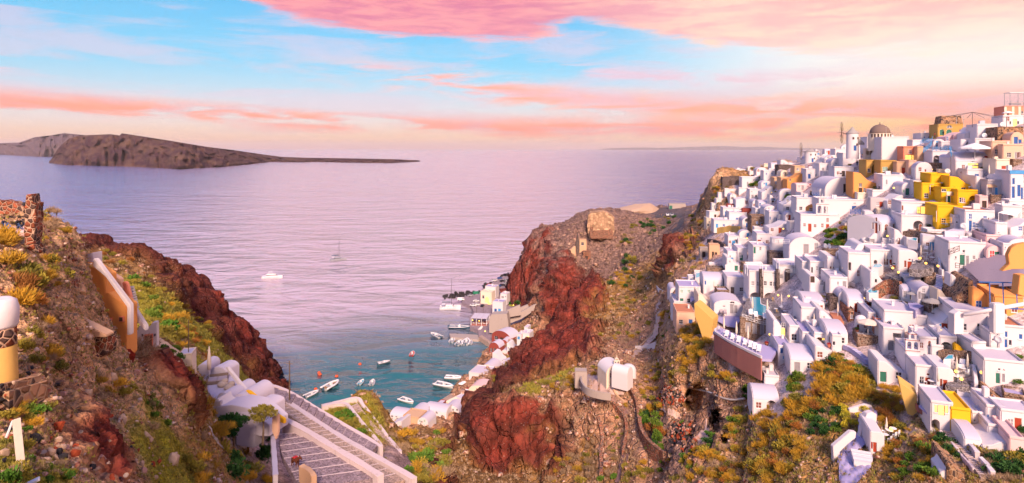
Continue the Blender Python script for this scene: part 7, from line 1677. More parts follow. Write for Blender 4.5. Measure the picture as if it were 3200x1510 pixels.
sub_flat('V4',[(310,470),(318,375),(400,378),(420,440)],'lilac_floor','lilac_deck','lilac deck among the outermost white houses','deck',lift=.6)
for view,pts,lab in (('V4',[(360,255),(365,215),(412,210),(420,240)],'small pale plunge pool above the blue door house'),('V3',[(235,590),(250,568),(310,562),(325,580),(290,596)],'clear turquoise plunge pool beside the tall red door'),('V3',[(580,330),(625,312),(655,318),(650,340)],'turquoise plunge pool below the porch house'),('V3',[(185,822),(215,800),(280,815),(275,835),(205,835)],'turquoise plunge pool beside the stone wall'),('V3',[(15,402),(30,388),(100,395),(95,412)],'shallow turquoise pool on the large white house'),('V1',[(1535,985),(1560,965),(1620,968),(1625,985)],'turquoise roof pool right of the green garden'),('V5',[(840,290),(870,262),(900,262),(900,288)],'turquoise plunge pool at the lower yellow terrace'),('V4',[(640,135),(660,112),(735,118),(740,135)],'pale green pool above the hotel left wing')):
 mx_=sum(p_[0] for p_ in pts)/len(pts);my_=sum(p_[1] for p_ in pts)/len(pts)
 pl=sub_flat(view,[(mx_+(a-mx_)*1.25,my_+(b-my_)*1.3) for a,b in pts],'white','plunge_pool',lab,'pool',lift=1.2,th=2.0)
 sub_flat(view,pts,'pool_water','water',z=pl.location.z+.02,th=.2,parent=pl)
# ------------------------------------------------------------------ big single pieces at the right
drape('V3',[(1105,645),(1200,590),(1330,545),(1510,512),(1700,560),(1700,860),(1450,835),(1245,795)],'slate_roof','mauve_roof','broad bare mauve concrete roof at the right edge','roof',6,1.3)
slab('V3',[(1465,632),(1535,565),(1522,480),(1555,410),(1610,378),(1700,362),(1700,610),(1560,612)],106,1.2,'orange','orange_gable','rounded bright orange gable wall above the mauve roof','wall',yaw=-15)
slab('V3',[(1615,850),(1635,670),(1700,665),(1700,880)],101,1.5,'orange','orange_pier','orange wall pier at the right picture edge','wall')
pf=empty('blue_pergola',at('V3',1545,1010,103),R(-12),'blue wooden ladder pergola leaning on the orange house','pergola')
for k in range(4):MB().bar((-3+k*2,0,.3),(-2.4+k*2,1.5,4.4),.16,.16).build('rung','blue_wood',pf)
for y,z in ((0,.3),(1.5,4.4)):MB().bar((-4,y,z),(5,y,z+.2),.18,.18).build('beam','blue_wood',pf)
slab('V3',[(1010,1230),(1012,1040),(1060,1010),(1100,1040),(1100,1230)],102,1.5,'white','white_pier','round shouldered white pier below the orange ruin','wall')
wb=empty('handrail_beam',at('V3',1100,1045,101.5),0,'thick round white beam spanning the right terrace','beam');e=at('V3',1690,940,99)-wb.location;MB().tube([(0,0,0),e],.32,12).build('beam','white',wb,smooth=True)
MB().box(e.x*.55-.9,e.x*.55+.9,e.y*.55-.5,e.y*.55+.8,e.z*.55-4,e.z*.55+.9).build('post','white',wb,bevel=.15)
# lilac walkway garden at the lower right
lz2=at('V5',170,1000).z+.8
drape('V5',[(40,1010),(190,850),(205,700),(290,660),(335,690),(335,800),(262,930),(160,1005),(300,1100),(180,1230),(60,1230)],'lilac_floor','walkway','lilac painted walkway curving through the dry garden','path',5.0)
slab('V5',[(8,945),(140,832),(182,838),(176,880),(120,925),(58,985),(72,1240),(22,1240)],at('V5',60,1000).y-1,.8,'white','walkway_wall','white jagged walkway wall at the lower right','wall')
slab('V5',[(205,910),(232,770),(262,700),(300,686),(334,706),(334,760),(282,775),(266,905)],at('V5',260,900).y+1,1.0,'white','walkway_wall','rounded white wall rising beside the lilac walkway','wall')
stairway('V5',[(140,1020),(150,1060),(165,1110)],[(290,1010),(310,1050),(290,1095)],6,'white','white_wood','small white steps at the foot of the walkway',.9)
slab('V5',[(130,690),(130,665),(250,630),(300,640),(300,665),(160,695)],at('V5',200,690).y,.6,'white','walkway_wall','low white wall behind the yellow flower pots','wall')
stairway('V5',[(830,845),(900,930),(1000,1050),(1060,1130),(1105,1200)],[(935,850),(1000,930),(1085,1040),(1150,1120),(1200,1190)],22,'cobble','whitewash','long cobbled stair with white edges at the lower right',.35)
wallrun('V5',[(935,850),(1000,930),(1085,1040)],.9,.5,'whitewash','whitewashed wall right of the long cobbled stair',cap='white',name='stair_wall');wallrun('V5',[(1105,1075),(1150,1120),(1200,1190)],.9,.5,'whitewash','short whitewashed wall at the end of the long cobbled stair',cap='white',name='stair_wall')
wallrun('V5',[(810,850),(890,935),(990,1060),(1060,1140)],.6,.4,'whitewash','low whitewashed wall left of the long cobbled stair',name='stair_wall')
for view,Lp,Rp,n,mt,lab,zo in (('V3',[(775,940),(830,860),(838,790),(835,730)],[(850,940),(900,860),(900,790),(890,740)],14,'lilac_floor','curving grey and white stair between the double vaults',1.6),('V4',[(785,515),(800,400),(815,260)],[(825,520),(835,400),(838,260)],20,'white','straight white hotel stair left of the pool',2.4),('V3',[(905,580),(910,440),(950,370)],[(955,590),(945,450),(990,380)],14,'tan','warm lit stone stair between white walls',1.0),('V2',[(290,960),(285,900),(250,800)],[(330,960),(325,880),(310,800)],12,'slate_paving','grey stone steps below the ochre house',1.0),('V1',[(1170,250),(1240,170),(1290,120)],[(1220,250),(1290,170),(1330,120)],12,'white','white stair climbing to the small windmill',1.2),('V1',[(845,700),(850,620),(845,560)],[(900,700),(895,620),(880,560)],12,'lilac_floor','blue grey steps beside the blue trimmed vault',1.2),('V3',[(70,1110),(130,1010),(180,930)],[(110,1110),(170,1010),(215,930)],12,'red_wall','dark red steps climbing to the stone wall',1.0),('V3',[(20,780),(-20,700),(-60,640)],[(70,800),(40,720),(0,660)],8,'grey_plaster','grey stair beside the large white house',1.0),('V4',[(1200,690),(1230,660),(1250,640)],[(1270,700),(1280,670),(1290,640)],6,'slate_paving','short dark steps below the pool',1.0),('V5',[(80,225),(140,250),(250,340)],[(110,215),(190,245),(290,340)],12,'lilac_floor','pale blue steps leading down from the chapel',1.0),('V1',[(1450,780),(1500,740),(1540,700)],[(1490,790),(1540,750),(1570,710)],8,'grey_plaster','small grey steps beside the church',1.0)):
 stairway(view,Lp,Rp,n,mt,'white_wood',lab,zo)
# stone terraces of the cafes
for view,pts,mat,lab,lf in (('V3',[(580,640),(600,560),(760,470),(830,500),(815,620),(700,660)],'slate_paving','grey paved cafe terrace with white tables',1.2),('V5',[(845,500),(860,455),(960,400),(1030,450),(1020,520),(930,530)],'slate_paving','lower grey paved terrace with lit tables',1.0),('V3',[(350,660),(420,600),(540,640),(500,740),(430,720)],'slate_paving','paved courtyard with flower boxes',1.2),('V3',[(1100,260),(920,260),(1000,210),(1120,230)],'white_roof','white roof terrace with pale tables',1.2),('V3',[(570,905),(650,900),(720,960),(640,1040),(590,1000)],'lilac_floor','slate blue courtyard with a grey parasol',1.6),('V4',[(1570,520),(1660,540),(1700,700),(1620,690)],'terracotta_floor','terracotta courtyard floor right of the hotel',1.2)):
 sub_flat(view,pts,mat,'paved_terrace',lab,'terrace',lift=lf*.6,th=1.6,squash=.5)
wallrun('V3',[(525,350),(640,345),(760,370),(890,380)],2.6,.6,'stone_wall','long brown stone wall under the yellow terrace',name='stone_wall');wallrun('V3',[(585,660),(650,690),(750,720),(830,715)],1.6,.6,'stone_wall','curved brown stone wall below the cafe terrace',name='stone_wall')
wallrun('V3',[(225,960),(300,880),(400,830),(500,870)],3.2,.6,'red_stone','reddish dry stone wall over the little dry garden',name='stone_wall');wallrun('V5',[(790,320),(870,310),(990,330),(1090,320)],2.2,.6,'stone_wall','brown stone wall below the lower yellow terrace',name='stone_wall')
wallrun('V3',[(850,480),(870,560),(870,680),(905,690)],1.6,.5,'white','tall curving white wall beside the lit stone stair',name='stair_wall');wallrun('V5',[(1050,400),(1070,460),(1075,545)],1.6,.5,'white','curving white wall beside the lower paved terrace',name='stair_wall')
wallrun('V4',[(20,375),(40,415),(130,428)],1.0,.35,'white','white curved fence at the village tip',name='garden_wall');wallrun('V4',[(0,330),(15,360),(60,385)],.9,.4,'white','white parapet at the start of the cliff path',name='garden_wall')
# ------------------------------------------------------------------ parasols, tables, people, lamps through the village
def up(view,x,y,dz=0.0):return at(view,x,y)+Vector((0,0,dz))
for i,(v,x,y,lab,s_) in enumerate((('V3',795,530,'closed parasol beside the stone wall of the cafe',1.1),('V3',693,560,'closed parasol over the white cafe tables',1.2),('V3',518,660,'closed parasol behind the flower boxes',1.2),('V3',360,620,'closed parasol in front of the tall red door',1.2),('V3',160,740,'closed parasol near the red shutters of the large white house',1.2),('V3',238,850,'closed parasol beside the plunge pool by the stone wall',1.2),('V3',1266,520,'closed cream parasol by the pink house',1.2),('V4',525,400,'closed parasol with a wooden bench left of the hotel',1.2),('V4',722,600,'closed parasol in the lilac courtyard',1.2),('V4',1640,150,'closed parasol on the terrace above the annex',1.1),('V4',1595,250,'closed parasol on the roof right of the hotel',1.1),('V4',1330,660,'closed parasol on the steps below the hotel wing',1.1),('V4',1430,740,'closed parasol in the lower lilac court',1.1),('V4',1500,760,'closed parasol in the glowing court',1.1),('V4',1152,830,'closed parasol before the lit doorway',1.1),('V4',1645,640,'closed parasol on the terracotta court',1.1),('V4',1135,540,'closed parasol beside the glowing arch',1.1),('V5',930,450,'closed parasol over the lower lit tables',1.1),('V5',1010,430,'closed parasol beside the lower stone wall',1.1),('V5',793,540,'closed parasol at the lower red doors',1.1),('V5',667,490,'closed parasol beside the lower yellow wall',1.0),('V5',407,900,'closed parasol beside the small house on the walkway',1.0),('V2',396,545,'closed parasol in front of the domed church',1.2),('V2',1340,870,'closed parasol by the taupe house',1.2),('V2',1525,665,'closed parasol in front of the peach house',1.2))):
 place('pc',proto_parasol_closed,up(v,x,y,.8),0,lab,'parasol',None,s_)
place('po_w',lambda:proto_parasol_open('white_canvas'),up('V2',1205,760,1.0),0,'open white parasol glowing over the lit terrace','parasol',None,2.3)
place('po_w',None,up('V2',1430,650,.8),0,'open white parasol before the peach house','parasol',None,1.3)
place('po_w',None,up('V2',1520,300,.6),0,'open pale parasol at the hilltop cafe','parasol',None,1.0)
place('po_c',lambda:proto_parasol_open('canvas','open_parasol'),up('V5',268,160,1.2),0,'open cream parasol beside the round chapel','parasol',None,1.25)
place('po_g',lambda:proto_parasol_open('grey_canvas','open_parasol'),up('V3',800,1090,1.2),0,'open grey parasol on the white terrace','parasol',None,1.1)
place('po_g',None,up('V3',600,985,1.8),0,'small grey striped parasol in the slate blue courtyard','parasol',None,.6)
for i,(v,x,y) in enumerate((('V3',625,590),('V3',672,612),('V3',705,575),('V3',740,540),('V3',710,545),('V3',798,590),('V3',450,655),('V3',205,880),('V3',440,400),('V5',915,500),('V5',970,440),('V5',890,480),('V5',740,535),('V3',980,250),('V3',1230,310),('V4',1520,530),('V4',1445,555),('V5',430,910),('V5',455,895),('V5',395,940))):
 nm=('on the cafe terrace, nearest the red door','on the cafe terrace wall corner','in the middle of the cafe terrace','at the upper edge of the cafe terrace','behind the middle cafe table','beside the lone red stool','by the flower boxes','at the stone wall pool','above the pool house','on the lower paved terrace, outer edge','on the lower paved terrace, inner side','on the lower paved terrace corner','below the lower red door','on the white roof terrace','on the stepped white wall terrace','under the dark stone box','beside the fan window vault','beside the walkway house, outer','beside the walkway house, inner','on the walkway bend')[i]
 p=up(v,x,y,1.25 if v=='V3' else 1.05);place('table',proto_table,p,0,f'round white table {nm}','table',None,1.15)
 for k in range(2):place('chair_w',proto_chair,p+Vector((.85*math.cos(2.4+k*2.6),.85*math.sin(2.4+k*2.6),0)),R(150*k+60),f'white {("near", "far")[k]} chair at the round table {nm}'[:95],'chair',None,1.1)
for v,x,y,lab,rz in (('V2',1105,975,'white lounger on the yellow roof, left one',-30),('V2',1160,978,'white lounger on the yellow roof, right one',-30),('V2',830,715,'dark deck chair on the vault terrace, left one',20),('V2',865,715,'dark deck chair on the vault terrace, right one',20),('V3',590,285,'deck chair in the arched porch',30),('V3',740,480,'white deck chair at the top of the cafe terrace',-40),('V3',185,410,'deck chair beside the shadowed arch',40),('V4',590,610,'brown lounger in the lilac courtyard, left one',-20),('V4',625,620,'brown lounger in the lilac courtyard, right one',-20),('V4',1625,250,'white lounger on the roof right of the hotel',-50),('V5',970,395,'white deck chair above the lower paved terrace',-40),('V5',848,240,'deck chair in the lower porch',20)):
 dk_='dark' in lab or 'brown' in lab
 place('lounger_d' if dk_ else 'lounger',(lambda:proto_lounger('cushion','dark_wood')) if dk_ else proto_lounger,up(v,x,y,1.0),R(rz),lab,'sun lounger',None,1.2)
for v,x,y,pose,top,legs,lab,rz in (('V2',1065,445,'stand','purple_cloth','black_cloth','person in purple standing above the pink stair',10),('V2',905,458,'stand','black_cloth','black_cloth','person in black beside the pink stair',-20),('V2',825,475,'stand','red_cloth','navy_cloth','person in dark red by the blue railing',40),('V2',85,738,'stand','black_cloth','denim','person in black left of the ochre house lamp',0),('V2',106,738,'stand','navy_cloth','denim','person in navy next to the ochre house lamp',60),('V2',268,1100,'stand','red_cloth','black_cloth','person in red on the lit steps',30),('V2',315,655,'stand','black_cloth','black_cloth','person leaning at the bell arcade, left of two',0),('V2',332,655,'stand','navy_cloth','black_cloth','person leaning at the bell arcade, right of two',0),('V2',1495,348,'stand','black_cloth','black_cloth','person in black at the hilltop cafe wall, left one',0),('V2',1515,348,'stand','white_cloth','denim','person in white at the hilltop cafe wall',30),('V2',1580,345,'stand','navy_cloth','denim','person in navy at the hilltop cafe door',-30),('V3',1155,578,'arms_up','red_cloth','navy_cloth','person in a red shirt raising both arms to take a picture',-150),('V3',1335,230,'stand','black_cloth','denim','person in black on the stepped white wall terrace',-120),('V3',930,558,'stand','white_cloth','denim','person in white on the lit stone stair',10),('V3',1285,535,'sit','black_cloth','white_cloth','person in black sitting by the pink house',60),('V3',1312,535,'sit','navy_cloth','denim','person in navy sitting by the pink house',-60),('V2',1565,1045,'sit','black_cloth','denim','person sitting at the blue trimmed house',-30),('V5',1292,470,'arms_up','red_cloth','navy_cloth','person in red beside the lower green doorway',-150),('V5',1298,800,'stand','rust_leaf','denim','person in brown by the lower blue shutters',-60),('V3',935,150,'sit','black_cloth','black_cloth','person lounging on the lowest yellow terrace',30),('V1',1610,225,'stand','black_cloth','denim','person in black above the orange plaster house',0),('V1',1140,410,'sit','navy_cloth','black_cloth','person sitting on the terrace left of the great vault',0),('V1',1158,410,'sit','red_cloth','black_cloth','person in red sitting left of the great vault',0)):
 person(up(v,x,y,.6),R(rz),pose,top,legs,lab,1.05)
for i,(v,x,y) in enumerate((('V2',188,765),('V2',285,818),('V2',795,822),('V2',1160,712),('V2',1228,712),('V2',300,1098),('V2',1355,1010),('V2',435,998),('V3',375,370),('V3',535,335),('V3',740,640),('V3',425,682),('V3',685,590),('V3',855,668),('V3',480,725),('V3',150,975),('V3',45,745),('V3',930,430),('V3',930,600),('V4',800,700),('V4',860,740),('V4',925,740),('V4',1040,795),('V4',1200,490),('V4',1105,480),('V4',1275,455),('V4',1250,545),('V4',1695,240),('V4',1030,845),('V5',965,530),('V5',925,470),('V5',810,160),('V5',680,310),('V5',1105,350),('V5',440,905),('V5',1115,480),('V1',905,860),('V1',870,610),('V1',560,945))):
 p=up(v,x,y,1.3);lx,ly,ln_=min(LAND,key=lambda q:(q[0]-vx(v,x,y)[0]) ** 2+(q[1]-vx(v,x,y)[1]) ** 2)
 lab=f'small glowing lamp near {ln_}';n_=used.get(lab,0);used[lab]=n_+1
 place('lamp',proto_lamp,p,0,(('','second ','third ','fourth ','fifth ','sixth ')[min(n_,5)]+lab),'lamp','glowing lamps in the village',1.3)
for i,(v,x,y,k) in enumerate((('V4',1435,905,'red'),('V4',1568,930,'red'),('V4',1482,865,'red'),('V4',770,245,'green'),('V4',795,250,'green'),('V4',1555,520,'green'),('V4',1000,910,'red'),('V3',690,660,'rust'),('V3',735,670,'green'),('V3',480,630,'green'),('V3',440,640,'green'),('V2',1365,610,'green'),('V2',1310,700,'red'),('V2',1380,740,'green'),('V2',1090,850,'rust'),('V2',145,660,'green'),('V5',185,130,'green'),('V1',700,800,'green'),('V1',750,1020,'green'))):
 lx,ly,ln_=min(LAND,key=lambda q:(q[0]-vx(v,x,y)[0]) ** 2+(q[1]-vx(v,x,y)[1]) ** 2)
 lab=f'potted {({"red": "red flowering", "green": "green leafy", "rust": "rust coloured"})[k]} plant by {ln_}';n_=used.get(lab,0);used[lab]=n_+1
 place('pot_' +k,lambda:proto_pot(k),up(v,x,y,1.0),0,('','second ','third ')[min(n_,2)]+lab,'potted plant',None,1.6)
for i,(v,x,y,ln_) in enumerate((('V2',1293,545,'beside the white niche house'),('V2',1465,440,'on the brown stone wall below the hilltop cafe'),('V2',945,890,'on the upper yellow house'),('V3',1098,340,'on the white house by the stone stair'),('V5',1245,290,'on the lower white house by the stair'),('V1',1312,1085,'left of two on the garden terrace'),('V1',1350,1088,'right of two on the garden terrace'),('V2',1440,800,'above the taupe house'))):
 place('dish',proto_dish,up(v,x,y,2.0),R(-20-10*i),f'white satellite dish {ln_}','satellite dish',None,1.5)
for v,pts,mt,lab in (('V3',[(840,60),(960,20),(1085,55),(960,75)],'canvas','pale shade sail over the lowest yellow terrace'),('V2',[(780,905),(860,885),(945,875),(900,890)],'canvas','pale shade sail on the upper yellow house'),('V2',[(940,970),(1036,975),(1036,1010),(945,1008)],'canvas','small pale awning in the yellow courtyard'),('V2',[(1320,905),(1440,900),(1500,925),(1330,930)],'tan','tan awning of the taupe house'),('V3',[(1430,75),(1560,40),(1640,60),(1600,110)],'white_canvas','white draped canopy with green curtains')):
 q=[vx(v,*p_) for p_ in pts];c0_=hit(sum(p_[0] for p_ in q)/4,max(p_[1] for p_ in q)+30);dd=c0_.y
 vs=[P3(p_[0],p_[1],dd+(.9 if i in (1,2) else -.9)) for i,p_ in enumerate(q)];c=sum(vs,Vector())/4
 m=MB();m.add([t-c for t in vs]+[t-c+Vector((0,0,.05)) for t in vs],[(0,1,2,3),(7,6,5,4),(0,4,5,1),(1,5,6,2),(2,6,7,3),(3,7,4,0)])
 r=empty('shade_sail',c,0,lab,'awning');m.build('cloth',mt,r)
 for t in (vs[0],vs[2]):MB().bar(t-c,t-c-Vector((0,0,2.6)),.08,.08).build('post','white_wood',r)
# ------------------------------------------------------------------ planting on the right
scatter('V1',[(1310,860),(1420,790),(1560,700),(1672,730),(1672,900),(1560,960),(1310,990)],44,['green','green','dark','rust','olive'],.8,1.6,'in the green garden',1.1)
scatter('U',VPOLY,70,['green','dark','olive','red'],.45,.95,'among the village terraces',1.0)
scatter('V3',[(0,130),(100,130),(150,200),(140,300),(0,380)],16,['green','green','rust','olive'],.7,1.3,'at the right end of the green garden',1.1)
GOLD=['golden','golden','golden','olive','rust']
scatter('V6',[(470,620),(640,470),(820,470),(900,300),(1100,60),(1280,20),(1500,200),(1520,420),(1300,480),(1000,560),(850,700),(960,850),(760,1216),(560,1216),(530,900)],130,GOLD,.8,1.9,'on the dry slope below the chapel steps',1.0)
scatter('V6',[(800,200),(900,190),(900,420),(830,470),(790,350)],12,['green','green','olive'],.8,1.4,'beside the white arch house',1.2)
scatter('V6',[(1080,120),(1280,60),(1240,200),(1120,260),(1080,400)],12,['green','dark'],.7,1.3,'on the upper dry slope',1.0)
scatter('V6',[(960,570),(1250,520),(1260,780),(1000,790)],20,['dark','green'],.6,1.1,'in the walkway garden bed',1.0)
for x,y in ((85,672),(97,715),(97,745),(107,775),(90,812),(235,690),(210,740),(177,795)):
 shrub(up('V5',x,y,.3),.95,'yellow','round yellow green flowering shrub by the lilac walkway','yellow flowering shrubs by the lilac walkway',1.3)
scatter('V6',[(0,640),(100,690),(60,880),(0,880)],6,['green','dark'],.6,1.1,'at the cave mouths')
scatter('V6',[(60,130),(300,140),(310,300),(160,310),(60,220)],7,['golden','olive'],.9,1.7,'hanging on the cave cliff')
scatter('V6',[(320,60),(440,40),(550,220),(460,280),(330,180)],14,['olive','green','golden'],.8,1.5,'under the lounger terrace end')
scatter('V6',[(380,340),(450,330),(450,470),(380,450)],5,['green'],.8,1.3,'left of the white arch house')
scatter('V6',[(320,540),(560,520),(560,700),(330,720),(220,830),(220,730)],18,['olive','golden','green'],.8,1.5,'over the right cave mouth')
scatter('V6',[(230,900),(520,850),(520,1216),(0,1216),(0,950)],22,['golden','olive','grey','rust'],.5,1.2,'on the bare sandy slope')
scatter('V4',[(60,600),(180,480),(200,560),(150,640),(60,720),(0,760)],22,['golden','golden','olive'],.7,1.5,'beside the outermost white houses')
scatter('V4',[(250,700),(420,700),(510,860),(500,900),(330,1000),(240,1216),(130,1216),(170,1080),(260,900)],60,['golden','golden','olive','golden'],.8,1.7,'below the yellow retaining wall')
scatter('V4',[(0,780),(200,690),(280,740),(200,900),(100,1100),(0,1100)],26,['golden','olive','grey','rust'],.6,1.3,'on the earth slope left of the yellow wall')
scatter('V5',[(260,430),(500,470),(520,700),(560,720),(480,800),(380,800),(340,650),(270,600)],46,['golden','rust','golden','olive'],.6,1.3,'left of the second yellow wall')
scatter('V5',[(330,830),(500,780),(800,900),(850,1050),(780,1216),(450,1216),(400,1000)],60,['golden','golden','rust','olive','green'],.5,1.2,'on the slope left of the long stair')
scatter('V5',[(780,860),(830,870),(1000,1070),(960,1080),(800,960)],14,['olive','dark','grey'],.6,1.1,'along the long stair')
scatter('V5',[(1080,1000),(1250,980),(1431,1010),(1431,1216),(1210,1216)],26,['olive','olive','dark','grey'],.7,1.4,'in the bottom right corner')
scatter('V5',[(0,250),(90,240),(260,400),(250,560),(0,640)],46,['golden','olive','golden','green'],.6,1.4,'above the walkway garden')
scatter('V3',[(330,970),(400,880),(520,900),(540,950),(440,1000)],9,['olive','golden','green'],.6,1.1,'in the small dry garden')
scatter('V2',[(150,960),(270,910),(275,985),(160,990)],7,['green','olive'],.6,1.1,'under the weathered orange house')
scatter('V1',[(240,390),(400,380),(400,560),(320,600),(230,600)],20,['olive','rust','golden'],.9,2.0,'on the far tan cliff top')
scatter('V1',[(640,330),(810,330),(720,390),(600,420)],10,['olive','green'],1.0,1.9,'in the far orchard below the orange house')
scatter('V1',[(320,740),(420,740),(420,810),(330,815)],5,['golden'],1.0,1.8,'on the long terrace wall')
scatter('V1',[(540,240),(660,230),(660,270),(560,280)],6,['dark','olive'],1.0,1.8,'behind the far dark stone house')
scatter('V1',[(930,500),(1000,500),(1000,570),(930,590)],6,['green','dark'],1.0,1.8,'beside the blue steps')
pbsdf('path_earth',(0.36,0.20,0.16),.95,.1,wear(.2,1.2,.4));pbsdf('pale_path',(0.62,0.42,0.34),.95,.1,wear(.15,1.2,.4));pbsdf('asphalt',(0.09,0.08,0.09),.9,.2,wear(.15,.4,.2))
pbsdf('fort_stone',(0.46,0.28,0.17),.95,.1,masonry((0.34,0.2,0.12),.45))
# ------------------------------------------------------------------ chapel on the spur
inf=H('VC',466,616,336,480,'cream fronted chapel with a small bell gable and brown door','D:530,415,26,62 W:532,368,18,30 W:494,395,18,36 W:572,420,18,34',mat='cream',roof='barrel',rise=2.6,L=7,yaw=14,name='chapel',cat='chapel',rmat='white')
belfry(inf,.52,1.8,2.2,trim=None,mat='cream')
vault(inf['root'],'VC',595,690,350,440,172,5,'white','side_vault',52,.6)
m=MB();m.lathe([(2.2,-2),(2.2,1.8),(1.9,2.7),(1.1,3.3),(.05,3.5)],24,inf['t1']+3.2,5.5,0);m.build('apse','white',inf['root'],smooth=True,angle=60)
cz_=inf['p'].z
drape('VC',[(285,470),(305,410),(430,430),(520,470),(610,490),(600,560),(500,560),(420,545),(330,520)],'pale_path','chapel_yard','pink earth yard in front of the chapel','yard',5,.3)
yard=[onz('VC',x,y,cz_) for x,y in ((292,395),(272,440),(285,490),(330,528),(420,552),(500,560))]
c=yard[0];o=ribbon([q-c for q in densify(smooth_line(yard),.8)],.6,.5,1.5).build('yard_wall','concrete',loc=c,bevel=.06);tag(o,'curved pinkish parapet wall round the chapel yard','wall')
inf2=H('VC',230,322,385,450,'small grey hut corner at the chapel yard','',mat='concrete',L=3,d=182,para=.1)
for pts,h,th,mt,cp,lab in (([(612,480),(650,560),(690,640),(700,740),(705,790)],1.8,.6,'red_stone',None,'stone wall falling from the chapel to the rubble hollow'),([(712,790),(715,860),(760,950),(830,1020),(900,1065)],2.6,.9,'red_stone',None,'curved stone retaining wall round the rubble hollow'),([(515,640),(560,690),(610,760),(618,850),(600,960),(590,1010)],1.3,.8,'red_stone',None,'winding stone wall along the sunken path'),([(405,755),(425,830),(440,930),(420,1020),(430,1120),(425,1180)],1.5,.9,'red_stone',None,'broken stone wall beside the red cliff foot'),([(520,530),(545,580),(600,620)],.6,.5,'tan',None,'short tan wall at the chapel path head')):
 wallrun('VC',pts,h,th,mt,lab,cap=cp,name='stone_wall')
wallrun('VC',[(680,215),(720,222),(780,205),(835,185)],1.2,.4,'white','short white wall beside the cliff path',name='garden_wall')
wallrun('VC',[(640,250),(740,180),(820,90),(855,0)],.4,.4,'tan','thin tan kerb of the cliff path',name='path_kerb')
for k,pts in enumerate(([(840,190),(845,260),(850,330)],[(910,150),(865,190),(930,250),(920,280)],[(950,330),(955,360),(935,410)],[(1020,495),(1110,515),(1210,530),(1310,580),(1400,600),(1490,585)])):
 P=smooth_line([at('VC',*q)+Vector((0,-.6,.25)) for q in pts]);c=P[0];o=MB().tube([q-c for q in P],.16 if k<3 else .22,8).build('water_pipe','canvas',loc=c,smooth=True);tag(o,('pale pipe running down the scrub slope','bent pale pipe under the white wall','short pale pipe above the rubble','long pale pipe sagging across the cave cliff')[k],'pipe')
drape('VC',[(520,560),(560,580),(640,690),(680,780),(670,900),(620,1050),(580,1216),(530,1216),(575,1020),(615,880),(605,770),(545,660),(500,600)],'path_earth','sunken_path','sunken brown earth path winding down between stone walls','path',4)
drape('VC',[(640,262),(735,195),(810,105),(840,-30),(872,-30),(845,115),(760,215),(665,282)],'pale_path','footpath','pale footpath climbing the slope behind the chapel','path',4)
drape('V8',[(1262,930),(1300,930),(1350,1000),(1400,1100),(1390,1216),(1345,1216),(1350,1110),(1310,1020)],'pale_path','footpath','pale footpath above the white tip houses','path',4)
drape('V8',[(1340,335),(1420,315),(1500,305),(1575,330),(1590,390),(1560,440),(1490,480),(1470,460),(1530,420),(1548,370),(1520,345),(1440,345),(1350,352)],'asphalt','headland_road','grey road curving over the headland','road',3)
drape('VC',[(860,600),(1000,700),(1120,760),(1230,740),(1230,900),(1150,960),(1130,850),(980,740),(850,660)],'pale_path','sandy_floor','pale sandy floor of the rubble hollow','ground',4)
for k,(cx_,cy_,rx,ry,lab) in enumerate(((950,580,100,90,'upper heap of tumbled stones by the large cave'),(1030,870,110,130,'lower heap of tumbled stones inside the curved wall'))):
 for mt in ('brown_rock','pink_rock','red_rock','lava_stone'):
  m=MB()
  for i in range(70):
   an=random.uniform(0,6.28);q=math.sqrt(random.random());p=at('VC',cx_+rx*q*math.cos(an),cy_+ry*q*math.sin(an));rd=random.uniform(.2,.6);src=random.choice(ROCKS[mt]);o3=Vector((0,-.2,.2+(1-q)*1.8));a=random.uniform(0,6.28);R3=Matrix.Rotation(a,3,Vector((random.random(),1,random.random())))
   m.add([p+o3+R3 @ v.co*rd for v in src.vertices],[tuple(f.vertices) for f in src.polygons])
  o=m.build('rubble',mt);tag(o,lab,None,None,'stuff')
scatter('VC',[(730,720),(880,700),(920,900),(860,990),(760,930)],22,['green','green','dark','rust','rust'],.8,1.7,'inside the curved stone wall',1.3)
scatter('VC',[(1040,760),(1130,760),(1120,860),(1050,850)],6,['green'],.7,1.2,'beside the lower rubble heap')
scatter('VC',[(950,480),(1020,490),(1010,550),(940,530)],4,['green','dark'],.7,1.2,'at the large cave')
scatter('VC',[(960,440),(1000,330),(1120,200),(1130,120),(1230,180),(1200,260),(1120,330),(1080,430)],34,['golden','golden','olive'],.9,1.8,'above the large cave')
scatter('VC',[(690,480),(880,300),(960,250),(960,330),(850,560),(720,620)],22,['olive','golden','golden'],.6,1.3,'right of the chapel')
scatter('VC',[(0,430),(240,400),(230,520),(140,540),(0,470)],22,['olive','golden','grey'],.7,1.5,'on the grassy spur left of the chapel')
scatter('VC',[(330,350),(450,340),(440,420),(340,410)],6,['golden','olive'],.9,1.6,'behind the chapel yard')
scatter('VC',[(600,640),(720,620),(900,560),(880,680),(720,720)],12,['olive','golden'],.7,1.4,'on the path side above the rubble hollow')
scatter('VC',[(1050,1000),(1400,940),(1669,900),(1669,1216),(1000,1216)],60,['golden','olive','golden','grey'],.7,1.6,'on the sandy slope right of the rubble hollow')
scatter('VC',[(380,150),(640,160),(760,60),(850,0),(600,0),(420,100)],26,['grey','olive','golden'],.9,1.9,'on the pale slope behind the chapel')
scatter('VC',[(840,100),(990,50),(1130,30),(1100,180),(900,260)],22,['golden','olive','green'],.7,1.4,'on the slope left of the yellow wall')
scatter('VC',[(560,1050),(900,1020),(1050,950),(1250,960),(1100,1216),(560,1216)],34,['olive','golden','green','olive'],.6,1.3,'below the curved stone wall')
scatter('VC',[(0,1100),(200,1000),(400,900),(560,1000),(540,1216),(0,1216)],40,['grey','olive','grey','golden'],.8,1.7,'in the gully below the red cliff')
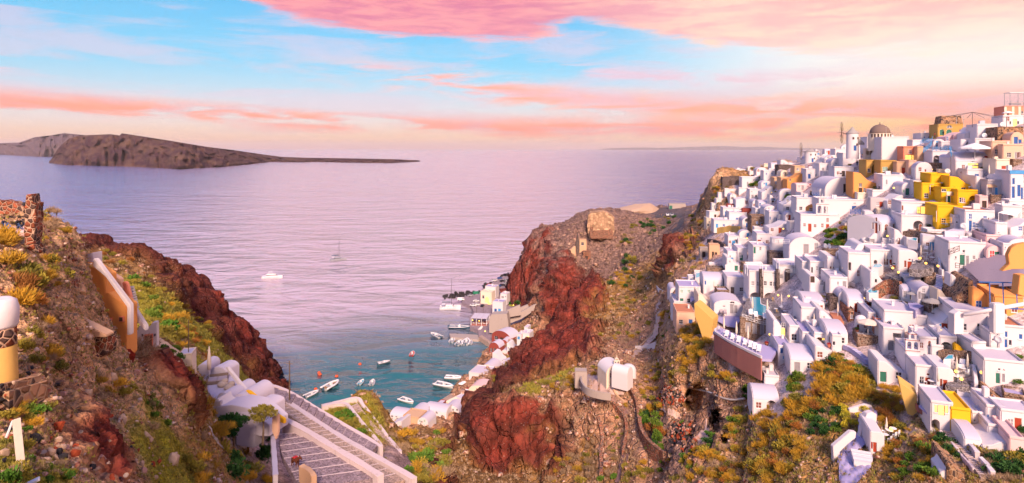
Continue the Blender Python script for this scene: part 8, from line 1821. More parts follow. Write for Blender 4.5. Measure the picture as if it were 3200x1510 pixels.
scatter('VC',[(380,1170),(520,1170),(520,1216),(380,1216)],3,['green'],.9,1.3,'at the bottom edge of the gully')
scatter('VC',[(440,760),(520,660),(600,800),(580,1000),(460,1000)],16,['grey','olive'],.4,.8,'between the two broken walls')
# ------------------------------------------------------------------ promontory: fort, ruins, road things
slab('V8',[(775,480),(772,400),(780,330),(798,312),(850,308),(905,300),(985,338),(1000,352),(1002,440),(985,540),(780,540)],486,14,'fort_stone','fortress','big tan fortress ruin on the headland','fort',yaw=-6,rough=.9,bevel=.05)
slab('V8',[(800,530),(826,468),(985,456),(995,530)],483,3,'red_stone','broken_wall','low brick red footing under the fortress','wall',rough=.5,bevel=.1)
H('V8',705,765,540,640,'small roofless stone house with one window on the headland','k:722,560,18,26',mat='tan',L=5,name='ruin',cat='ruin',para=.2)
H('V8',612,672,595,660,'broken stone hut left of the dark cleft','',mat='tan',L=4,roof='slopeL',name='ruin',cat='ruin')
H('V8',735,800,640,705,'brick red ruined hut with a doorway on the headland','K:755,675,18,30',mat='red_stone',L=5,name='ruin',cat='ruin',para=.1)
slab('V8',[(790,500),(800,430),(822,435),(808,530)],478,2,'red_stone','broken_wall','leaning broken wall at the fortress corner','wall',rough=.4,bevel=.05)
slab('V8',[(660,720),(672,590),(690,480),(705,560),(695,720)],462,3,'dark_stone','dark_stack','dark upright rock stack beside the roofless house','rock',rough=.7,bevel=.1)
H('V8',1462,1560,236,290,'long olive brown shed on the far headland','G:1464,250,24,36',mat='concrete',L=8,d=600,name='shed',cat='shed',para=.1)
H('V8',1556,1604,236,272,'second brown shed behind the long shed','',mat='concrete',L=8,d=612,name='shed',cat='shed',para=.1)
p=at('V8',1205,300,590);o=inst('rock_dome',ROCKS['pale_rock'][2],None,p,(0,0,1),(38,22,15));tag(o,'broad pale rock dome with small hollows on the headland','rock')
for x,yt,yb,d,lab in ((1736,158,250,400,'tall thin pole on the tan cliff'),(1648,220,290,480,'far thin pole beside the road'),(1590,310,440,420,'double dark pole at the road bend'),(1482,460,570,380,'slim pole above the red bank'),(1497,570,600,360,'short post at the path end')):pole('V8',x,yt,yb,d,lab,1)
scatter('V8',[(1080,690),(1180,690),(1190,770),(1090,770)],5,['dark','olive'],2.2,3.2,'around the lone palm on the headland',1.1)
pr=at('V8',1130,745);fr_=empty('fan_palm',pr,0,'lone spiky palm bush on the headland','palm');MB().tube([(0,0,-1),(0,0,2.2)],.5,8,.35).build('trunk','bark',fr_)
for k in range(34):
 a=2.4*k;e=.25+.75*((k*7) % 11)/11;r_=5.0;m=MB();d1=Vector((math.cos(a)*e,math.sin(a)*e,1.25-e)).normalized();sd_=d1.cross(Vector((0,0,1)));sd_=sd_.normalized()*.35 if sd_.length>.01 else Vector((.35,0,0))
 c0_=Vector((0,0,2.2));m1=c0_+d1*r_*.6;m2=c0_+d1*r_-Vector((0,0,.8*e));m.add([c0_,m1+sd_,m2,m1-sd_],[(0,1,2,3)]);m.build('frond','olive_leaf',fr_)
scatter('V8',[(930,880),(1080,760),(1200,760),(1280,860),(1150,930),(1000,960)],30,['olive','golden','dark','golden'],1.2,2.6,'on the shoulder above the red ridge')
scatter('V8',[(1150,970),(1270,930),(1280,1050),(1320,1200),(1150,1216),(1000,1100),(900,1060)],30,['olive','golden','grey'],1.0,2.2,'beside the footpath above the chapel')
scatter('V8',[(1400,1216),(1430,1100),(1530,1060),(1540,1150),(1500,1216)],12,['golden'],1.0,2.0,'along the footpath below the white tip houses')
scatter('V8',[(1150,620),(1350,480),(1480,420),(1560,340),(1420,330),(1150,400),(1000,600)],44,['olive','grey','dark'],1.4,3.0,'on the brown headland slope')
scatter('V8',[(1520,540),(1640,480),(1760,440),(1740,620),(1600,650)],26,['golden','rust','olive'],1.0,2.2,'below the tan cliff')
scatter('V8',[(1600,330),(1700,350),(1770,420),(1640,440)],14,['olive','rust'],1.2,2.4,'between the road and the tan cliff')
scatter('V8',[(1470,700),(1700,650),(1760,760),(1600,880),(1420,900)],26,['golden','rust','olive','grey'],1.0,2.0,'above the white tip houses')
# huts and dry terraces under the tan cliff
H('V8',1722,1800,610,690,'small concrete hut with a wooden door under the tan cliff','K:1745,640,22,48',mat='concrete',L=4,name='hut',cat='hut',para=.1)
H('V8',1800,1892,580,690,'ruined hut with rough plank front on the dry terrace','K:1825,640,16,48 K:1850,645,16,42',mat='tan',L=4,name='hut',cat='hut',para=.1)
wallrun('V8',[(1790,560),(1850,570),(1900,590)],1.6,.8,'dark_stone','dark dry stone terrace wall above the huts',name='stone_wall')
wallrun('V1',[(200,940),(280,960),(350,985)],1.4,.7,'dark_stone','lower dry stone terrace wall with white stones',name='stone_wall');wallrun('V1',[(280,850),(400,830),(490,840)],2.6,.8,'yellow_wall','yellowish retaining wall under the long terrace',name='stone_wall')
slab('V8',[(1365,850),(1340,800),(1362,725),(1378,740),(1398,850)],330,2,'bark','timber_shed','leaning heap of old timber on the path','timber',rough=.4,bevel=.02)
# ------------------------------------------------------------------ vehicles
for nm,col in dict(car_white=(.75,.73,.74),car_black=(.02,.02,.025),car_blue=(.04,.10,.32),car_red=(.45,.02,.03),car_green=(.03,.22,.12),car_silver=(.4,.4,.43),car_pale=(.35,.6,.7)).items():pbsdf(nm,col,.25,.5)
pbsdf('tyre',(.02,.02,.02),.9,.1)
def car_meshes(kind):
 b=MB();L_=4.2
 if kind=='van':prof=[(-2.3,.3),(2.3,.3),(2.35,1.0),(2.0,1.9),(-2.25,2.0),(-2.35,1.0)];win=[(1.0,1.15),(2.12,1.15),(1.9,1.78),(1.0,1.82)]
 else:prof=[(-2.05,.32),(2.05,.32),(2.1,.7),(1.95,.92),(1.1,.98),(.55,1.42),(-1.0,1.46),(-1.75,1.02),(-2.1,.95)];win=[(-1.45,1.0),(.95,1.0),(.5,1.37),(-.95,1.40)]
 b.prism(prof,'y',-.85,.85);me=b.mesh('body');bm=bmesh.new();bm.from_mesh(me);bmesh.ops.recalc_face_normals(bm,faces=bm.faces);bmesh.ops.bevel(bm,geom=[e for e in bm.edges if e.calc_face_angle(0)>.4],offset=.07,segments=2,affect='EDGES');bm.to_mesh(me);bm.free();me.polygons.foreach_set('use_smooth',np.ones(len(me.polygons),bool));me.set_sharp_from_angle(angle=R(45))
 g=MB();g.prism(win,'y',-.862,.862);ge=g.mesh('window');ge.materials.append(MATS['glass_dark'])
 ws=MB();
 if kind=='van':ws.add([(2.36,-.7,1.05),(2.36,.7,1.05),(2.06,.65,1.85),(2.06,-.65,1.85)],[(0,1,2,3)])
 else:ws.add([(1.12,-.72,1.0),(1.12,.72,1.0),(.60,.62,1.41),(.60,-.62,1.41)],[(0,1,2,3)]);ws.add([(-1.78,-.7,1.05),(-1.06,-.62,1.46),(-1.06,.62,1.46),(-1.78,.7,1.05)],[(0,1,2,3)])
 we=ws.mesh('windscreen');we.materials.append(MATS['glass_dark'])
 w_=MB();w_.lathe([(.2,-.1),(.32,-.1),(.32,.1),(.2,.1)],14);w_.v=[(v[0],v[2],v[1]) for v in w_.v];wl=w_.mesh('wheel');wl.materials.append(MATS['tyre'])
 return me,ge,we,wl
CARS={k:car_meshes(k) for k in ('car','van')}
def car(p,rz,col,label,kind='car',s=1.0):
 r=empty('van' if kind=='van' else 'parked_car',p,rz,label,'van' if kind=='van' else 'car','cars parked at the harbour' if 'harbour' in label else None);r.scale=(s,s,s)
 me,ge,we,wl=CARS[kind];b=me.copy();b.materials.append(MATS[col]);inst('body',b,r);inst('window',ge,r);inst('windscreen',we,r,(.012,0,.012))
 for x in (-1.3,1.3):
  for y in (-.8,.8):inst('wheel',wl,r,(x,y,.32))
 for y in (-.6,.6):MB().box(1.98 if kind=='car' else 2.28,2.12 if kind=='car' else 2.42,y-.14,y+.14,.68,.82).build('headlight','white_wood',r)
QZ=3.0
def hq(x,y,z=QZ):a,b=vx('V7',x,y);return P3(a,b,sea_d(b,z))
# ------------------------------------------------------------------ harbour quay
sub_flat('V7',[(735,118),(640,165),(560,215),(505,255),(480,292),(400,300),(345,318),(350,350),(420,380),(440,425),(410,470),(410,535),(470,560),(478,612),(560,660),(560,700),(700,700),(900,560),(900,300),(760,180)],'cobble_shade','quay',z=QZ,th=5,kind='structure')
sub_flat('V7',[(555,660),(548,790),(500,850),(440,905),(395,955),(330,1010),(265,1045),(195,1090),(130,1140),(50,1165),(-60,1180),(-160,1195),(-160,1330),(100,1330),(400,1200),(640,1000),(760,800),(760,660)],'cobble','quay',z=QZ-.1,th=5,kind='structure')
pr=sub_flat('V7',[(252,590),(262,615),(470,635),(500,625),(480,600),(300,590)],'concrete','pier','low stone pier reaching into the harbour','pier',z=1.6,th=4)
sub_flat('V7',[(478,612),(560,665),(575,655),(500,600)],'cobble','walkway','curved quay walk from the pier to the maroon houses','path',z=QZ+.15,th=3)
def HQ(x0,x1,yt,yb,label,ops='',z=QZ,**kw):
 kw.setdefault('yaw',-20);kw.setdefault('L',8)
 b=vx('V7',0,yb)[1];return H('V7',x0,x1,yt,yb,label,ops,d=sea_d(b,z),**kw)
HR=random.Random(9)
for i in range(16):
 f=i/15;x=np.interp(f,(0,.25,.5,.75,1),(620,540,420,260,-60));y=np.interp(f,(0,.25,.5,.75,1),(800,880,985,1100,1190));x+=48;y+=22+HR.uniform(-8,14);wd_=HR.uniform(34,60);ht_=HR.uniform(30,46);rf=HR.choice(['barrel','flat','barrel_x','flat','slopeR']);mt=HR.choice(['white','white','white','cream','red_wall','pink'])
 HQ(x-wd_/2,x+wd_/2,y-ht_,y,f'{("first", "second", "third", "fourth", "fifth", "sixth", "seventh", "eighth", "ninth", "tenth", "eleventh", "twelfth", "thirteenth", "fourteenth", "fifteenth", "last")[i]} small {dict(white="white", cream="cream", red_wall="maroon", pink="pink")[mt]} shore house counted from the maroon houses',f'{HR.choice("BdDSK")}:{x - 8},{y - 20},12,20 {HR.choice("kwb")}:{x + 8},{y - 22},9,11',z=4.5+HR.uniform(0,2),roof=rf,mat=mt,rmat='white_roof',yaw=HR.uniform(-45,-10),L=7,group='small shore houses')
# restaurant pavilion
pv=empty('quay_pavilion',hq(478,530),R(-8),'open quay tavern with a white canopy roof and glowing tables','tavern');ss_=sea_d(vx('V7',0,530)[1],QZ)/F/2.432
W2=62*ss_
MB().box(-W2,W2,0,12,-4,.25).build('platform','rosy_wall',pv);
for k in range(3):MB().box(-W2+k*W2*.667+.05,-W2+(k+1)*W2*.667-.05,-.6,13,5.2,5.5).build('canopy','white_roof',pv,bevel=.1)
for k in range(4):
 for y in (0,6,12):MB().box(-W2+k*W2*.64,-W2+k*W2*.64+.3,y,y+.3,.252,5.2).build('post','white_wood',pv)
for k in range(6):MB().box(-W2+1+k*W2*.32,-W2+2.2+k*W2*.32,2,3.2,.9,1.1).build('table','white_wood',pv)
for k in range(5):MB().lathe([(.1,4.2),(.28,4.4),(.28,4.7),(.1,4.9)],8,-W2+2+k*W2*.38,3).build('lantern','lamp_glow',pv)
slab('V7',[(470,560),(500,530),(508,540),(480,580)],sea_d(vx('V7',0,570)[1],2),1,'white','ramp','small white gangway beside the tavern','ramp')
slab('V7',[(556,585),(556,480),(572,446),(690,440),(700,500),(705,560),(690,600)],415,8,'concrete','sea_wall','tall grey brown warehouse wall behind the tavern','wall',yaw=-10)
for pts,d,lab in (([(690,470),(692,412),(790,372),(800,425),(800,450)],428,'stepped grey wall right of the warehouse'),([(700,520),(700,465),(800,425),(915,362),(918,405),(800,480)],432,'long sloping grey ramp wall climbing to the red cliff'),([(790,395),(850,370),(862,392),(800,425)],436,'small grey wall piece at the cliff foot')):slab('V7',pts,d,2,'concrete','sea_wall',lab,'wall')
HQ(575,716,572,668,'maroon boat house with a pale vaulted roof','k:600,610,20,26 K:640,620,22,44',mat='red_wall',roof='barrel',L=11,rmat='white_roof',yaw=-35)
HQ(553,630,660,795,'tall maroon house with arched windows on the quay','j:566,700,14,30 j:592,700,14,30 j:566,755,14,34 K:592,755,18,38',mat='red_wall',roof='barrel',rmat='white_roof',yaw=-25)
HQ(640,692,640,692,'small maroon vault behind the tall maroon house','k:655,660,14,18',z=6,mat='red_wall',roof='barrel',rmat='white_roof')
HQ(645,700,715,770,'small pale vault beside the white harbour stair','d:660,745,14,24',z=5,roof='barrel')
HQ(580,660,740,850,'white harbour house with a sloping stair parapet','w:590,790,14,20 d:630,800,14,30',roof='slopeR')
HQ(690,742,665,755,'white stepped harbour house with slatted rail','w:700,700,14,16',z=7,roof='slopeR')
HQ(765,800,600,770,'tall narrow white house in the cliff corner','S:772,612,16,24 w:775,680,14,20',z=9)
HQ(795,862,590,735,'white terraced house with a glowing window under the cliff','L:842,612,18,40 w:812,660,18,34',z=11)
HQ(820,850,545,600,'small white block on top of the terraced house','',z=18,L=6)
HQ(640,690,290,350,'white cube house above the harbour car park','k:650,305,14,16',z=6)
HQ(525,605,235,310,'white terraced restaurant house by the car park','k:540,260,16,18 k:570,262,16,18',z=4,rmat='lilac_floor')
HQ(580,660,350,440,'white restaurant house with blue canopies','B:596,400,16,30 S:625,400,18,24',z=5,rmat='lilac_floor')
HQ(490,575,275,365,'cream arcade house glowing on the quay','l:528,312,24,44 E:548,355,18,30 k:505,300,12,24',z=3,mat='cream')
HQ(488,592,828,925,'large harbour vault with a cream front','d:520,890,16,26 k:545,870,12,16',z=4,mat='cream',roof='barrel',rmat='white_roof',L=12)
HQ(400,612,900,1000,'broad flat white harbour house with glowing eaves','E:408,950,50,30 k:480,960,16,20 d:520,950,16,30',z=3.5,L=12)
HQ(400,548,988,1118,'cream harbour house with a broad pitched pink roof and blue door','b:425,1078,16,30 S:470,1088,20,30',z=4,mat='cream',roof='barrel',rise=2.6,rmat='pink',L=10)
HQ(545,620,1010,1090,'small white terrace house below the red cliff','k:560,1040,12,16',z=9)
HQ(365,440,1090,1200,'white house with blue and red doors near the lower steps','B:378,1120,22,44 D:420,1130,16,36',z=4,mat='white')
HQ(200,330,1138,1240,'white double vault by the lower quay','d:215,1180,14,30',z=4,roof='barrel')
HQ(60,230,1150,1250,'wide white vault at the lower quay','k:150,1180,14,20',z=5,roof='barrel_x')
HQ(-60,70,1165,1270,'white harbour house with scalloped roofs','q:-20,1195,20,30',z=5,roof='barrel')
HQ(-200,-60,1190,1290,'white lilac vault behind a yellow balustrade','d:-150,1230,14,30',z=7,roof='barrel_x')
HQ(-100,20,1225,1310,'tan fronted low house among the harbour vaults','k:-60,1250,12,18',z=8,mat='tan')
HQ(-200,-110,1250,1330,'white low house with an orange base by the harbour slope','',z=10,roof='slopeL')
HQ(10,90,1230,1330,'white arched house at the foot of the scrub slope','N:30,1255,26,40',z=9,roof='barrel')
railing('V9',[(1470,630,282),(1640,632,280),(1655,640,276)],1.2,'yellow','yellow balustrade at the lower quay',lattice=False)
railing('V9',[(1665,640,278),(1820,615,286)],1.2,'yellow','second yellow balustrade along the harbour wall')
# breakwater
for i in range(60):
 f=random.random();seg=((205,320,480,275),(505,235,720,135))[i % 3==0];x=seg[0]+(seg[2]-seg[0])*f;y=seg[1]+(seg[3]-seg[1])*f+random.uniform(-14,10)
 p=hq(x,y,1.0);rd=random.uniform(1.2,2.8);o=inst('breakwater_rock',random.choice(ROCKS['lava_stone']),None,(p.x,p.y,random.uniform(0,1.5)),(random.uniform(0,6),random.uniform(0,6),0),rd);tag(o,('dark breakwater rock sheltering the catamaran','dark breakwater rock along the car park')[i % 3==0],'rock','breakwater rocks')
for x,y,c_,rz,lab,k in ((555,222,'car_red',60,'red car at the harbour road edge','car'),(597,192,'car_white',30,'white car at the harbour road','car'),(637,174,'car_blue',30,'dark blue car at the harbour road','car'),(655,196,'car_black',35,'black car in the front harbour row','car'),(684,190,'car_silver',35,'silver car in the front harbour row','car'),(626,234,'car_blue',35,'blue car in the second harbour row','car'),(655,228,'car_black',35,'black car in the second harbour row','car'),(684,213,'car_silver',35,'silver car in the second harbour row','car'),(415,306,'car_silver',30,'silver car on the harbour breakwater','car'),(458,291,'car_green',25,'green van on the harbour breakwater','van'),(458,348,'car_white',0,'white car alone on the harbour quay','car'),(435,382,'car_white',-20,'white car on the harbour quay edge, left of two','car'),(460,376,'car_white',-20,'white car on the harbour quay edge, right of two','car'),(620,278,'car_pale',85,'pale blue van beside the harbour restaurant','van'),(688,152,'car_black',25,'long black van at the end of the harbour road','van'),(340,338,'car_white',5,'white van beside the harbour catamaran','van'),(505,385,'car_black',80,'black car in front of the glowing harbour arcade','car')):
 car(hq(x,y)+Vector((0,0,.02)),R(rz),c_,lab,k,1.25)
for x,y,c_,lab in ((1448,336,'car_white','white car on the headland road'),(1484,336,'car_silver','silver car on the headland road')):car(at('V8',x,y),R(80),c_,lab,'car',1.6)
for x,yt,yb,lab in ((491,800,890,'dark mooring post by the large harbour vault'),(320,990,1090,'dark lamp post on the lower quay'),(378,1030,1100,'short dark post beside the cream harbour house'),(460,385,440,'dark gangway post left of two at the tavern'),(510,385,440,'dark gangway post right of two at the tavern'),(102,1115,1200,'dark post at the lowest quay houses')):
 b=vx('V7',0,yb)[1];pole('V7',x,yt,yb,sea_d(b,QZ),lab)
for x,y,lab in ((365,990,'first'),(380,1025,'second'),(345,1000,'third')):place('po_w',None,hq(x,y),0,f'pale open parasol on the lower quay, {lab} of three','parasol',None,1.0)
for i,(x,y) in enumerate(((540,320),(555,375),(580,535),(525,585),(440,950),(470,960),(590,430),(740,385),(600,345),(430,500),(480,505))):place('lamp',proto_lamp,hq(x,y,QZ+2),0,f'warm harbour lamp {("on the arcade", "under the arcade", "on the warehouse wall", "at the quay walk", "under the broad eaves, left", "under the broad eaves, right", "by the blue canopies", "in the terrace garden", "on the car park wall", "in the tavern, left", "in the tavern, right")[i]}','lamp','glowing lamps at the harbour',2.2)
scatter('V7',[(690,770),(760,770),(750,830),(690,830)],8,['golden','olive'],1.2,2.2,'among the harbour houses')
scatter('V7',[(600,920),(690,900),(680,960),(600,970)],8,['golden','olive'],1.2,2.2,'behind the broad harbour house')
scatter('V7',[(670,360),(790,350),(800,390),(700,400)],9,['dark','yellow','green'],1.4,2.4,'in the harbour terrace garden')
scatter('V7',[(740,560),(900,470),(920,540),(780,600)],12,['grey','olive'],1.2,2.2,'under the sloping harbour wall')
# ------------------------------------------------------------------ boats
pbsdf('boat_white',(.72,.70,.72),.35,.5);pbsdf('boat_grey',(.32,.32,.36),.45,.4);pbsdf('boat_navy',(.05,.10,.16),.4,.4);pbsdf('boat_red',(.55,.05,.04),.45,.4);pbsdf('boat_wood',(.3,.17,.09),.6,.3);pbsdf('buoy_orange',(.75,.10,.03),.5,.3)
def hull(L_,w_,h_,n=12,sheer=.25):
 """pointed open hull: outer shell and inner floor"""
 m=MB();sec=[]
 for i in range(n+1):
  t=i/n;wd=w_/2*(1-max(0,(t-.45)/.55) ** 2.2);x=-L_/2+L_*t;z=h_*(1+sheer*t*t)
  sec.append([(x,-wd,z),(x,-wd*.72,-h_*.2),(x,0,-h_*.4),(x,wd*.72,-h_*.2),(x,wd,z)])
 vs=[p for s_ in sec for p in s_];fs=[]
 for i in range(n):
  for k in range(4):a=i*5+k;fs.append((a,a+5,a+6,a+1))
 fs.append((0,1,2,3,4));m.add(vs,fs);return m,sec
def small_boat(tube,hullm,floor,label,p,rz,s=1.0,console=True,group=None):
 r=empty('motor_boat' if not tube else 'inflatable_boat',p,rz,label,'boat',group);r.scale=(s,s,s)
 m,sec=hull(6,2.2,.55);m.build('hull',hullm,r,smooth=True)
 f=MB();f.add([(q[0][0],q[0][1]*.86,.32) for q in sec[:-1]]+[(q[4][0],q[4][1]*.86,.32) for q in reversed(sec[:-1])],[tuple(range(2*(len(sec)-1)))]);f.build('floor',floor,r)
 if tube:
  pts=[(q[0][0],q[0][1],q[0][2]) for q in sec]+[(q[4][0],q[4][1],q[4][2]) for q in reversed(sec[:-1])];MB().tube(pts,.27,8).build('tube',hullm,r,smooth=True)
 else:
  pts=[(q[0][0],q[0][1],q[0][2]) for q in sec]+[(q[4][0],q[4][1],q[4][2]) for q in reversed(sec[:-1])];MB().tube(pts,.09,6).build('gunwale','boat_white',r,smooth=True)
 if console:MB().box(-.3,.4,-.4,.4,.322,1.15,.1).build('console','boat_white',r,bevel=.05);MB().box(-1.5,-.9,-.6,.6,.322,.75).build('seat','boat_grey',r,bevel=.05)
 else:
  for x in (-1.2,.6):MB().box(x,x+.4,-.85,.85,.45,.52).build('thwart','boat_wood',r)
 MB().box(-3.45,-3.02,-.22,.22,.0,.95,.06).build('outboard_motor','boat_navy',r,bevel=.05)
 return r
def seap(view,x,y):a,b=vx(view,x,y);p=P3(a,b,sea_d(b));return Vector((p.x,p.y,.15))
for v,x,y,tube,hm,fl_,rz,s_,lab in (('V9',990,490,True,'boat_white','boat_grey',60,1.9,'white inflatable boat nearest the stair hairpin'),('V9',1150,420,True,'boat_white','boat_wood',68,2.6,'largest white inflatable boat in the cove'),('V9',1397,390,False,'boat_white','pool_water',85,1.6,'small white boat with a blue deck in the cove'),('V9',1490,392,False,'boat_white','boat_grey',95,1.7,'slim white boat right of the blue decked boat'),('V9',1588,225,False,'boat_grey','boat_white',35,1.7,'white boat lying alone in mid cove'),('V9',1820,155,False,'boat_red','boat_red',90,1.8,'small boat with a red cover'),('V9',1772,545,True,'boat_white','boat_navy',-35,2.0,'white inflatable with dark deck off the yellow balustrade'),('V7',288,935,True,'boat_white','boat_grey',-8,2.2,'white inflatable boat, upper of two off the lower quay'),('V7',212,993,True,'boat_white','boat_navy',-28,2.5,'white inflatable boat, lower of two off the lower quay'),('V7',150,612,False,'boat_white','boat_navy',130,2.6,'white motor boat left of the stone pier'),('V7',330,552,False,'boat_navy','boat_grey',-5,3.2,'dark green launch above the stone pier'),('V7',275,648,False,'boat_white','boat_grey',85,2.0,'white boat moored at the pier tip'),('V7',296,645,False,'boat_wood','boat_wood',85,1.3,'small brown dinghy moored at the pier'),('V7',327,668,False,'boat_white','boat_navy',80,2.2,'white boat moored third along the pier'),('V7',350,665,False,'boat_white','boat_grey',100,1.9,'white boat moored fourth along the pier'),('V7',383,662,True,'boat_white','boat_navy',88,2.5,'white inflatable moored fifth along the pier'),('V7',408,660,False,'boat_white','boat_grey',95,2.0,'white boat moored last along the pier')):
 small_boat(tube,hm,fl_,lab,seap(v,x,y),R(rz),s_*.78)
for i,(x,y) in enumerate(((1388,236),(1050,308),(1058,322),(1195,336),(1022,442))):
 r=empty('mooring_buoy',seap('V9',x,y)-Vector((0,0,.1)),0,('orange buoy in mid cove','orange buoy, upper of a pair','orange buoy, lower of a pair','orange buoy at the bow of the largest inflatable','orange buoy at the bow of the hairpin inflatable')[i],'buoy');MB().lathe([(.1,-.6),(.8,-.3),(1.0,.2),(.75,.7),(.15,1.0)],14).build('float','buoy_orange',r,smooth=True);MB().lathe([(.06,1.002),(.06,1.4),(.2,1.45)],8).build('ring','dark_iron',r)
def catamaran(p,rz,s,label,hm='boat_white'):
 r=empty('catamaran',p,rz,label,'catamaran');r.scale=(s,s,s)
 for y in (-2.6,2.6):
  m,_=hull(13,1.5,1.3,14,.15);m.v=[(v[0],v[1]+y,v[2]) for v in m.v];m.build('hull',hm,r,smooth=True)
  dk_=MB();dk_.add([(q[0][0],q[0][1]+y,q[0][2]-.01) for q in _]+[(q[4][0],q[4][1]+y,q[4][2]-.01) for q in reversed(_)],[tuple(range(2*len(_)))]);dk_.build('hull_deck',hm,r)
 MB().box(-5.5,2.2,-2.4,2.4,.9,1.4).build('bridge_deck',hm,r,bevel=.1)
 MB().box(-3.2,2.0,-2.1,2.1,1.402,2.5,.45).build('cabin',hm,r,bevel=.15);MB().box(-3.0,1.9,-1.95,1.95,1.75,2.15,-.12).build('cabin_window','glass_dark',r)
 MB().box(-5.2,-3.0,-2.2,2.2,2.9,3.05).build('bimini','boat_white',r)
 for y in (-2.0,2.0):MB().bar((-5.0,y,1.4),(-5.0,y,2.9),.08,.08).build('bimini_post','steel',r)
 MB().tube([(.8,0,1.4),(.8,0,19)],.14,8,.08).build('mast','dark_iron',r);MB().tube([(.6,0,4.0),(-5.2,0,3.9)],.12,8).build('boom','dark_iron',r);MB().tube([(.3,0,4.25),(-5.0,0,4.2)],.22,8).build('furled_sail','boat_navy',r)
 MB().bar((.8,0,17.5),(6.2,0,1.4),.05,.05).build('forestay','dark_iron',r)
 for y in (-2.8,2.8):MB().bar((.8,0,16),(-1.0,y,1.4),.04,.04).build('shroud','dark_iron',r)
catamaran(seap('V7',260,400)-Vector((0,0,.1)),R(4),1.3,'white sailing catamaran moored at the breakwater')
p=at('O',851,655);catamaran(seap('O',851,655)-Vector((0,0,.1)),R(25),1.4,'grey sailing catamaran at anchor in open water','boat_grey')
yt=empty('motor_yacht',seap('O',685,700),R(10),'white motor yacht at anchor left of the catamaran','yacht');yt.scale=(1.3,1.3,1.3)
m,sec=hull(15,4.6,1.6,16,.3);m.build('hull','boat_white',yt,smooth=True)
d_=MB();d_.add([(q[0][0],q[0][1],q[0][2]-.01) for q in sec]+[(q[4][0],q[4][1],q[4][2]-.01) for q in reversed(sec)],[tuple(range(2*len(sec)))]);d_.build('deck','boat_white',yt)
MB().box(-4.5,3.2,-1.8,1.8,1.7,3.2,.3).build('saloon','boat_white',yt,bevel=.15);MB().box(-4.2,3.1,-1.72,1.72,2.2,2.75,-.06).build('saloon_window','glass_dark',yt);MB().box(-3.6,1.2,-1.5,1.5,3.202,3.5).build('flybridge','boat_white',yt,bevel=.08);MB().box(-3.0,.2,-1.4,1.4,4.7,4.85).build('hardtop','boat_white',yt,bevel=.05)
for x in (-2.8,0):
 for y in (-1.2,1.2):MB().bar((x,y,3.5),(x,y,4.7),.1,.1).build('hardtop_post','boat_white',yt)
MB().tube([(-1.4,0,4.85),(-1.6,0,6.4)],.06,6).build('radar_mast','steel',yt)
# ------------------------------------------------------------------ ground cover and loose stones: nobody could count these
def cover(name,n,sel,maker,mat,label):
 """one mesh of many small pieces set on the land; sel(cls, px, py, d) -> weight"""
 wgt=sel(CLS,PXG,PYG,Y).astype(float);wgt[PYG>1560]=0;wgt[(PXG<-60) | (PXG>3260)]=0
 area=np.abs(np.gradient(PYG,axis=1))+.2;prob=(wgt*area).ravel();prob /= prob.sum()
 rs=np.random.RandomState(len(name));idx=rs.choice(prob.size,n,p=prob);ii_,jj_=idx // NROW,idx % NROW
 P=np.stack([X[ii_,jj_],Y[ii_,jj_],Z[ii_,jj_]],1)+rs.uniform(-.5,.5,(n,3))*np.clip(Y[ii_,jj_]/400,.05,1)[:,None]*[2,2,.1]
 V_,Fc=maker(rs,n,P,np.clip(P[:,1]/110,.28,3.2))
 me=bpy.data.meshes.new(name);k=Fc.shape[1]
 me.vertices.add(len(V_));me.vertices.foreach_set('co',V_.astype(np.float32).ravel());me.loops.add(Fc.size);me.loops.foreach_set('vertex_index',Fc.astype(np.int32).ravel());me.polygons.add(len(Fc));me.polygons.foreach_set('loop_start',np.arange(len(Fc),dtype=np.int32)*k);me.update(calc_edges=True)
 me.materials.append(MATS[mat]);o=bpy.data.objects.new(name,me);link(o);tag(o,label,None,None,'stuff')
def mk_tuft(rs,n,P,sc_):
 B=9;a=rs.uniform(0,6.28,(n,B));ln_=rs.uniform(.25,.6,(n,B))*sc_[:,None];lean=rs.uniform(.15,.9,(n,B));wd=.05*sc_[:,None]*rs.uniform(.6,1.6,(n,B));off=rs.uniform(-.3,.3,(n,B,2))*sc_[:,None,None]
 base=P[:,None,:]+np.concatenate([off,np.full((n,B,1),-.05)],-1)
 sd_=np.stack([-np.sin(a)*wd,np.cos(a)*wd,0*a],-1);tip=base+np.stack([np.cos(a)*lean*ln_,np.sin(a)*lean*ln_,ln_*np.sqrt(1-(lean*.8) ** 2)],-1)
 V_=np.stack([base-sd_,base+sd_,tip],2).reshape(-1,3);return V_,np.arange(len(V_)).reshape(-1,3)
_cube=np.array([(-1,-1,-.6),(1,-1,-.6),(1,1,-.6),(-1,1,-.6),(-.7,-.7,.7),(.7,-.7,.7),(.7,.7,.7),(-.7,.7,.7)]);_cf=np.array([(3,2,1,0),(4,5,6,7),(0,1,5,4),(1,2,6,5),(2,3,7,6),(3,0,4,7)])
def mk_stone(rs,n,P,sc_):
 s_=(rs.gamma(1.6,.09,n)+.06)*sc_;a=rs.uniform(0,6.28,n);loc_=_cube[None]*rs.uniform(.6,1.3,(n,8,3))*s_[:,None,None]
 c_,q=np.cos(a)[:,None],np.sin(a)[:,None];V_=np.stack([loc_[...,0]*c_-loc_[...,1]*q,loc_[...,0]*q+loc_[...,1]*c_,loc_[...,2]],-1)+P[:,None,:]
 return V_.reshape(-1,3),(_cf[None]+np.arange(n)[:,None,None]*8).reshape(-1,4)
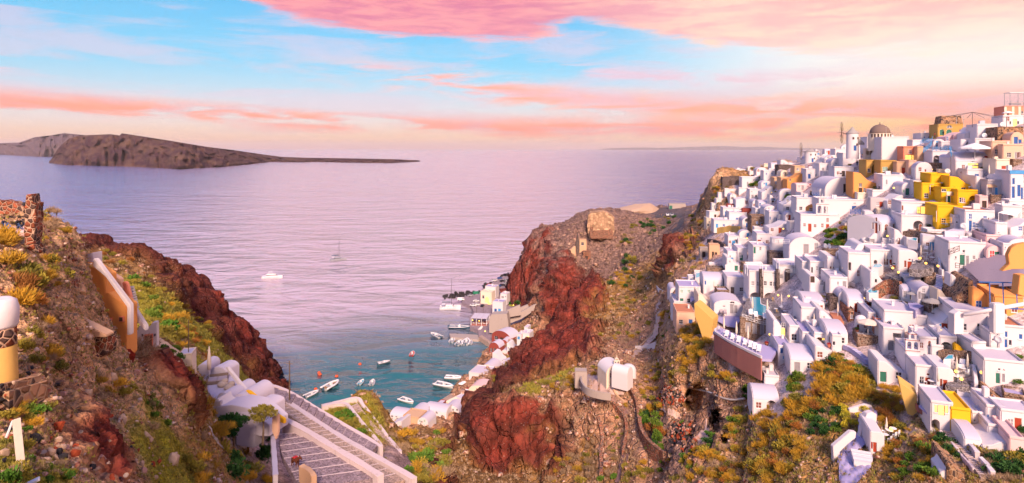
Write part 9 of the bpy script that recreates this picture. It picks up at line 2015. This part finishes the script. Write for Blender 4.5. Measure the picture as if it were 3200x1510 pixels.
ci=lambda s_:['tgorkdwpabc'.index(q) for q in s_]
cover('grass',14000,lambda c,x,y,d:np.isin(c,ci('g'))*1.0+np.isin(c,ci('to'))*.25*(d<130),mk_tuft,'grass_blade','short yellow green grass on the slopes')
cover('dry_undergrowth',12000,lambda c,x,y,d:np.isin(c,ci('op'))*1.0+np.isin(c,ci('td'))*.3,mk_tuft,'grey_leaf','low withered ground cover on the slopes')
pbsdf('mixed_stone',(0.5,0.34,0.26),.95,.1,lambda t,b,col:t.put(b.inputs['Base Color'],t.ramp(t.noise(t.node('ShaderNodeNewGeometry').outputs['Position'],1.9,2),[(0.3,(0.07,0.04,0.035)),(0.42,(0.30,0.10,0.06)),(0.52,(0.46,0.29,0.2)),(0.65,(0.64,0.48,0.40))])))
cover('loose_stones',5500,lambda c,x,y,d:np.isin(c,ci('tp'))*1.0+np.isin(c,ci('od'))*.5+np.isin(c,ci('g'))*.2,mk_stone,'mixed_stone','small loose stones strewn over the slopes')
for kd,items in MASS.items():
 m=MB()
 for p,r in items:
  src=random.choice(TUFTS[kd]);a=random.uniform(0,6.28);ca_,sa_=math.cos(a)*r,math.sin(a)*r
  m.add([(p.x+v.co.x*ca_-v.co.y*sa_,p.y+v.co.x*sa_+v.co.y*ca_,p.z+v.co.z*r-.1*r) for v in src.vertices],[tuple(f.vertices) for f in src.polygons])
 o=m.build('undergrowth',TUFTS[kd][0].materials[0]);tag(o,f'scattered small {kd} scrub on the far slopes',None,None,'stuff')
bpy.data.scenes.remove(TMP)
# ------------------------------------------------------------------ evening haze over the sea
hm=bpy.data.materials.new('haze_air');hm.use_nodes=True;ht=hm.node_tree;ht.nodes.clear();h_=NT(ht)
pv_=h_.node('ShaderNodeVolumePrincipled',{'Color':(1.0,0.92,0.94,1),'Density':0.000013,'Anisotropy':0.0})
h_.node('ShaderNodeOutputMaterial',{'Volume':pv_.outputs[0]})
hz=MB();hz.box(-89000,89000,-60,89000,-8,900);ho=hz.build('haze',hm);ho['kind']='stuff'
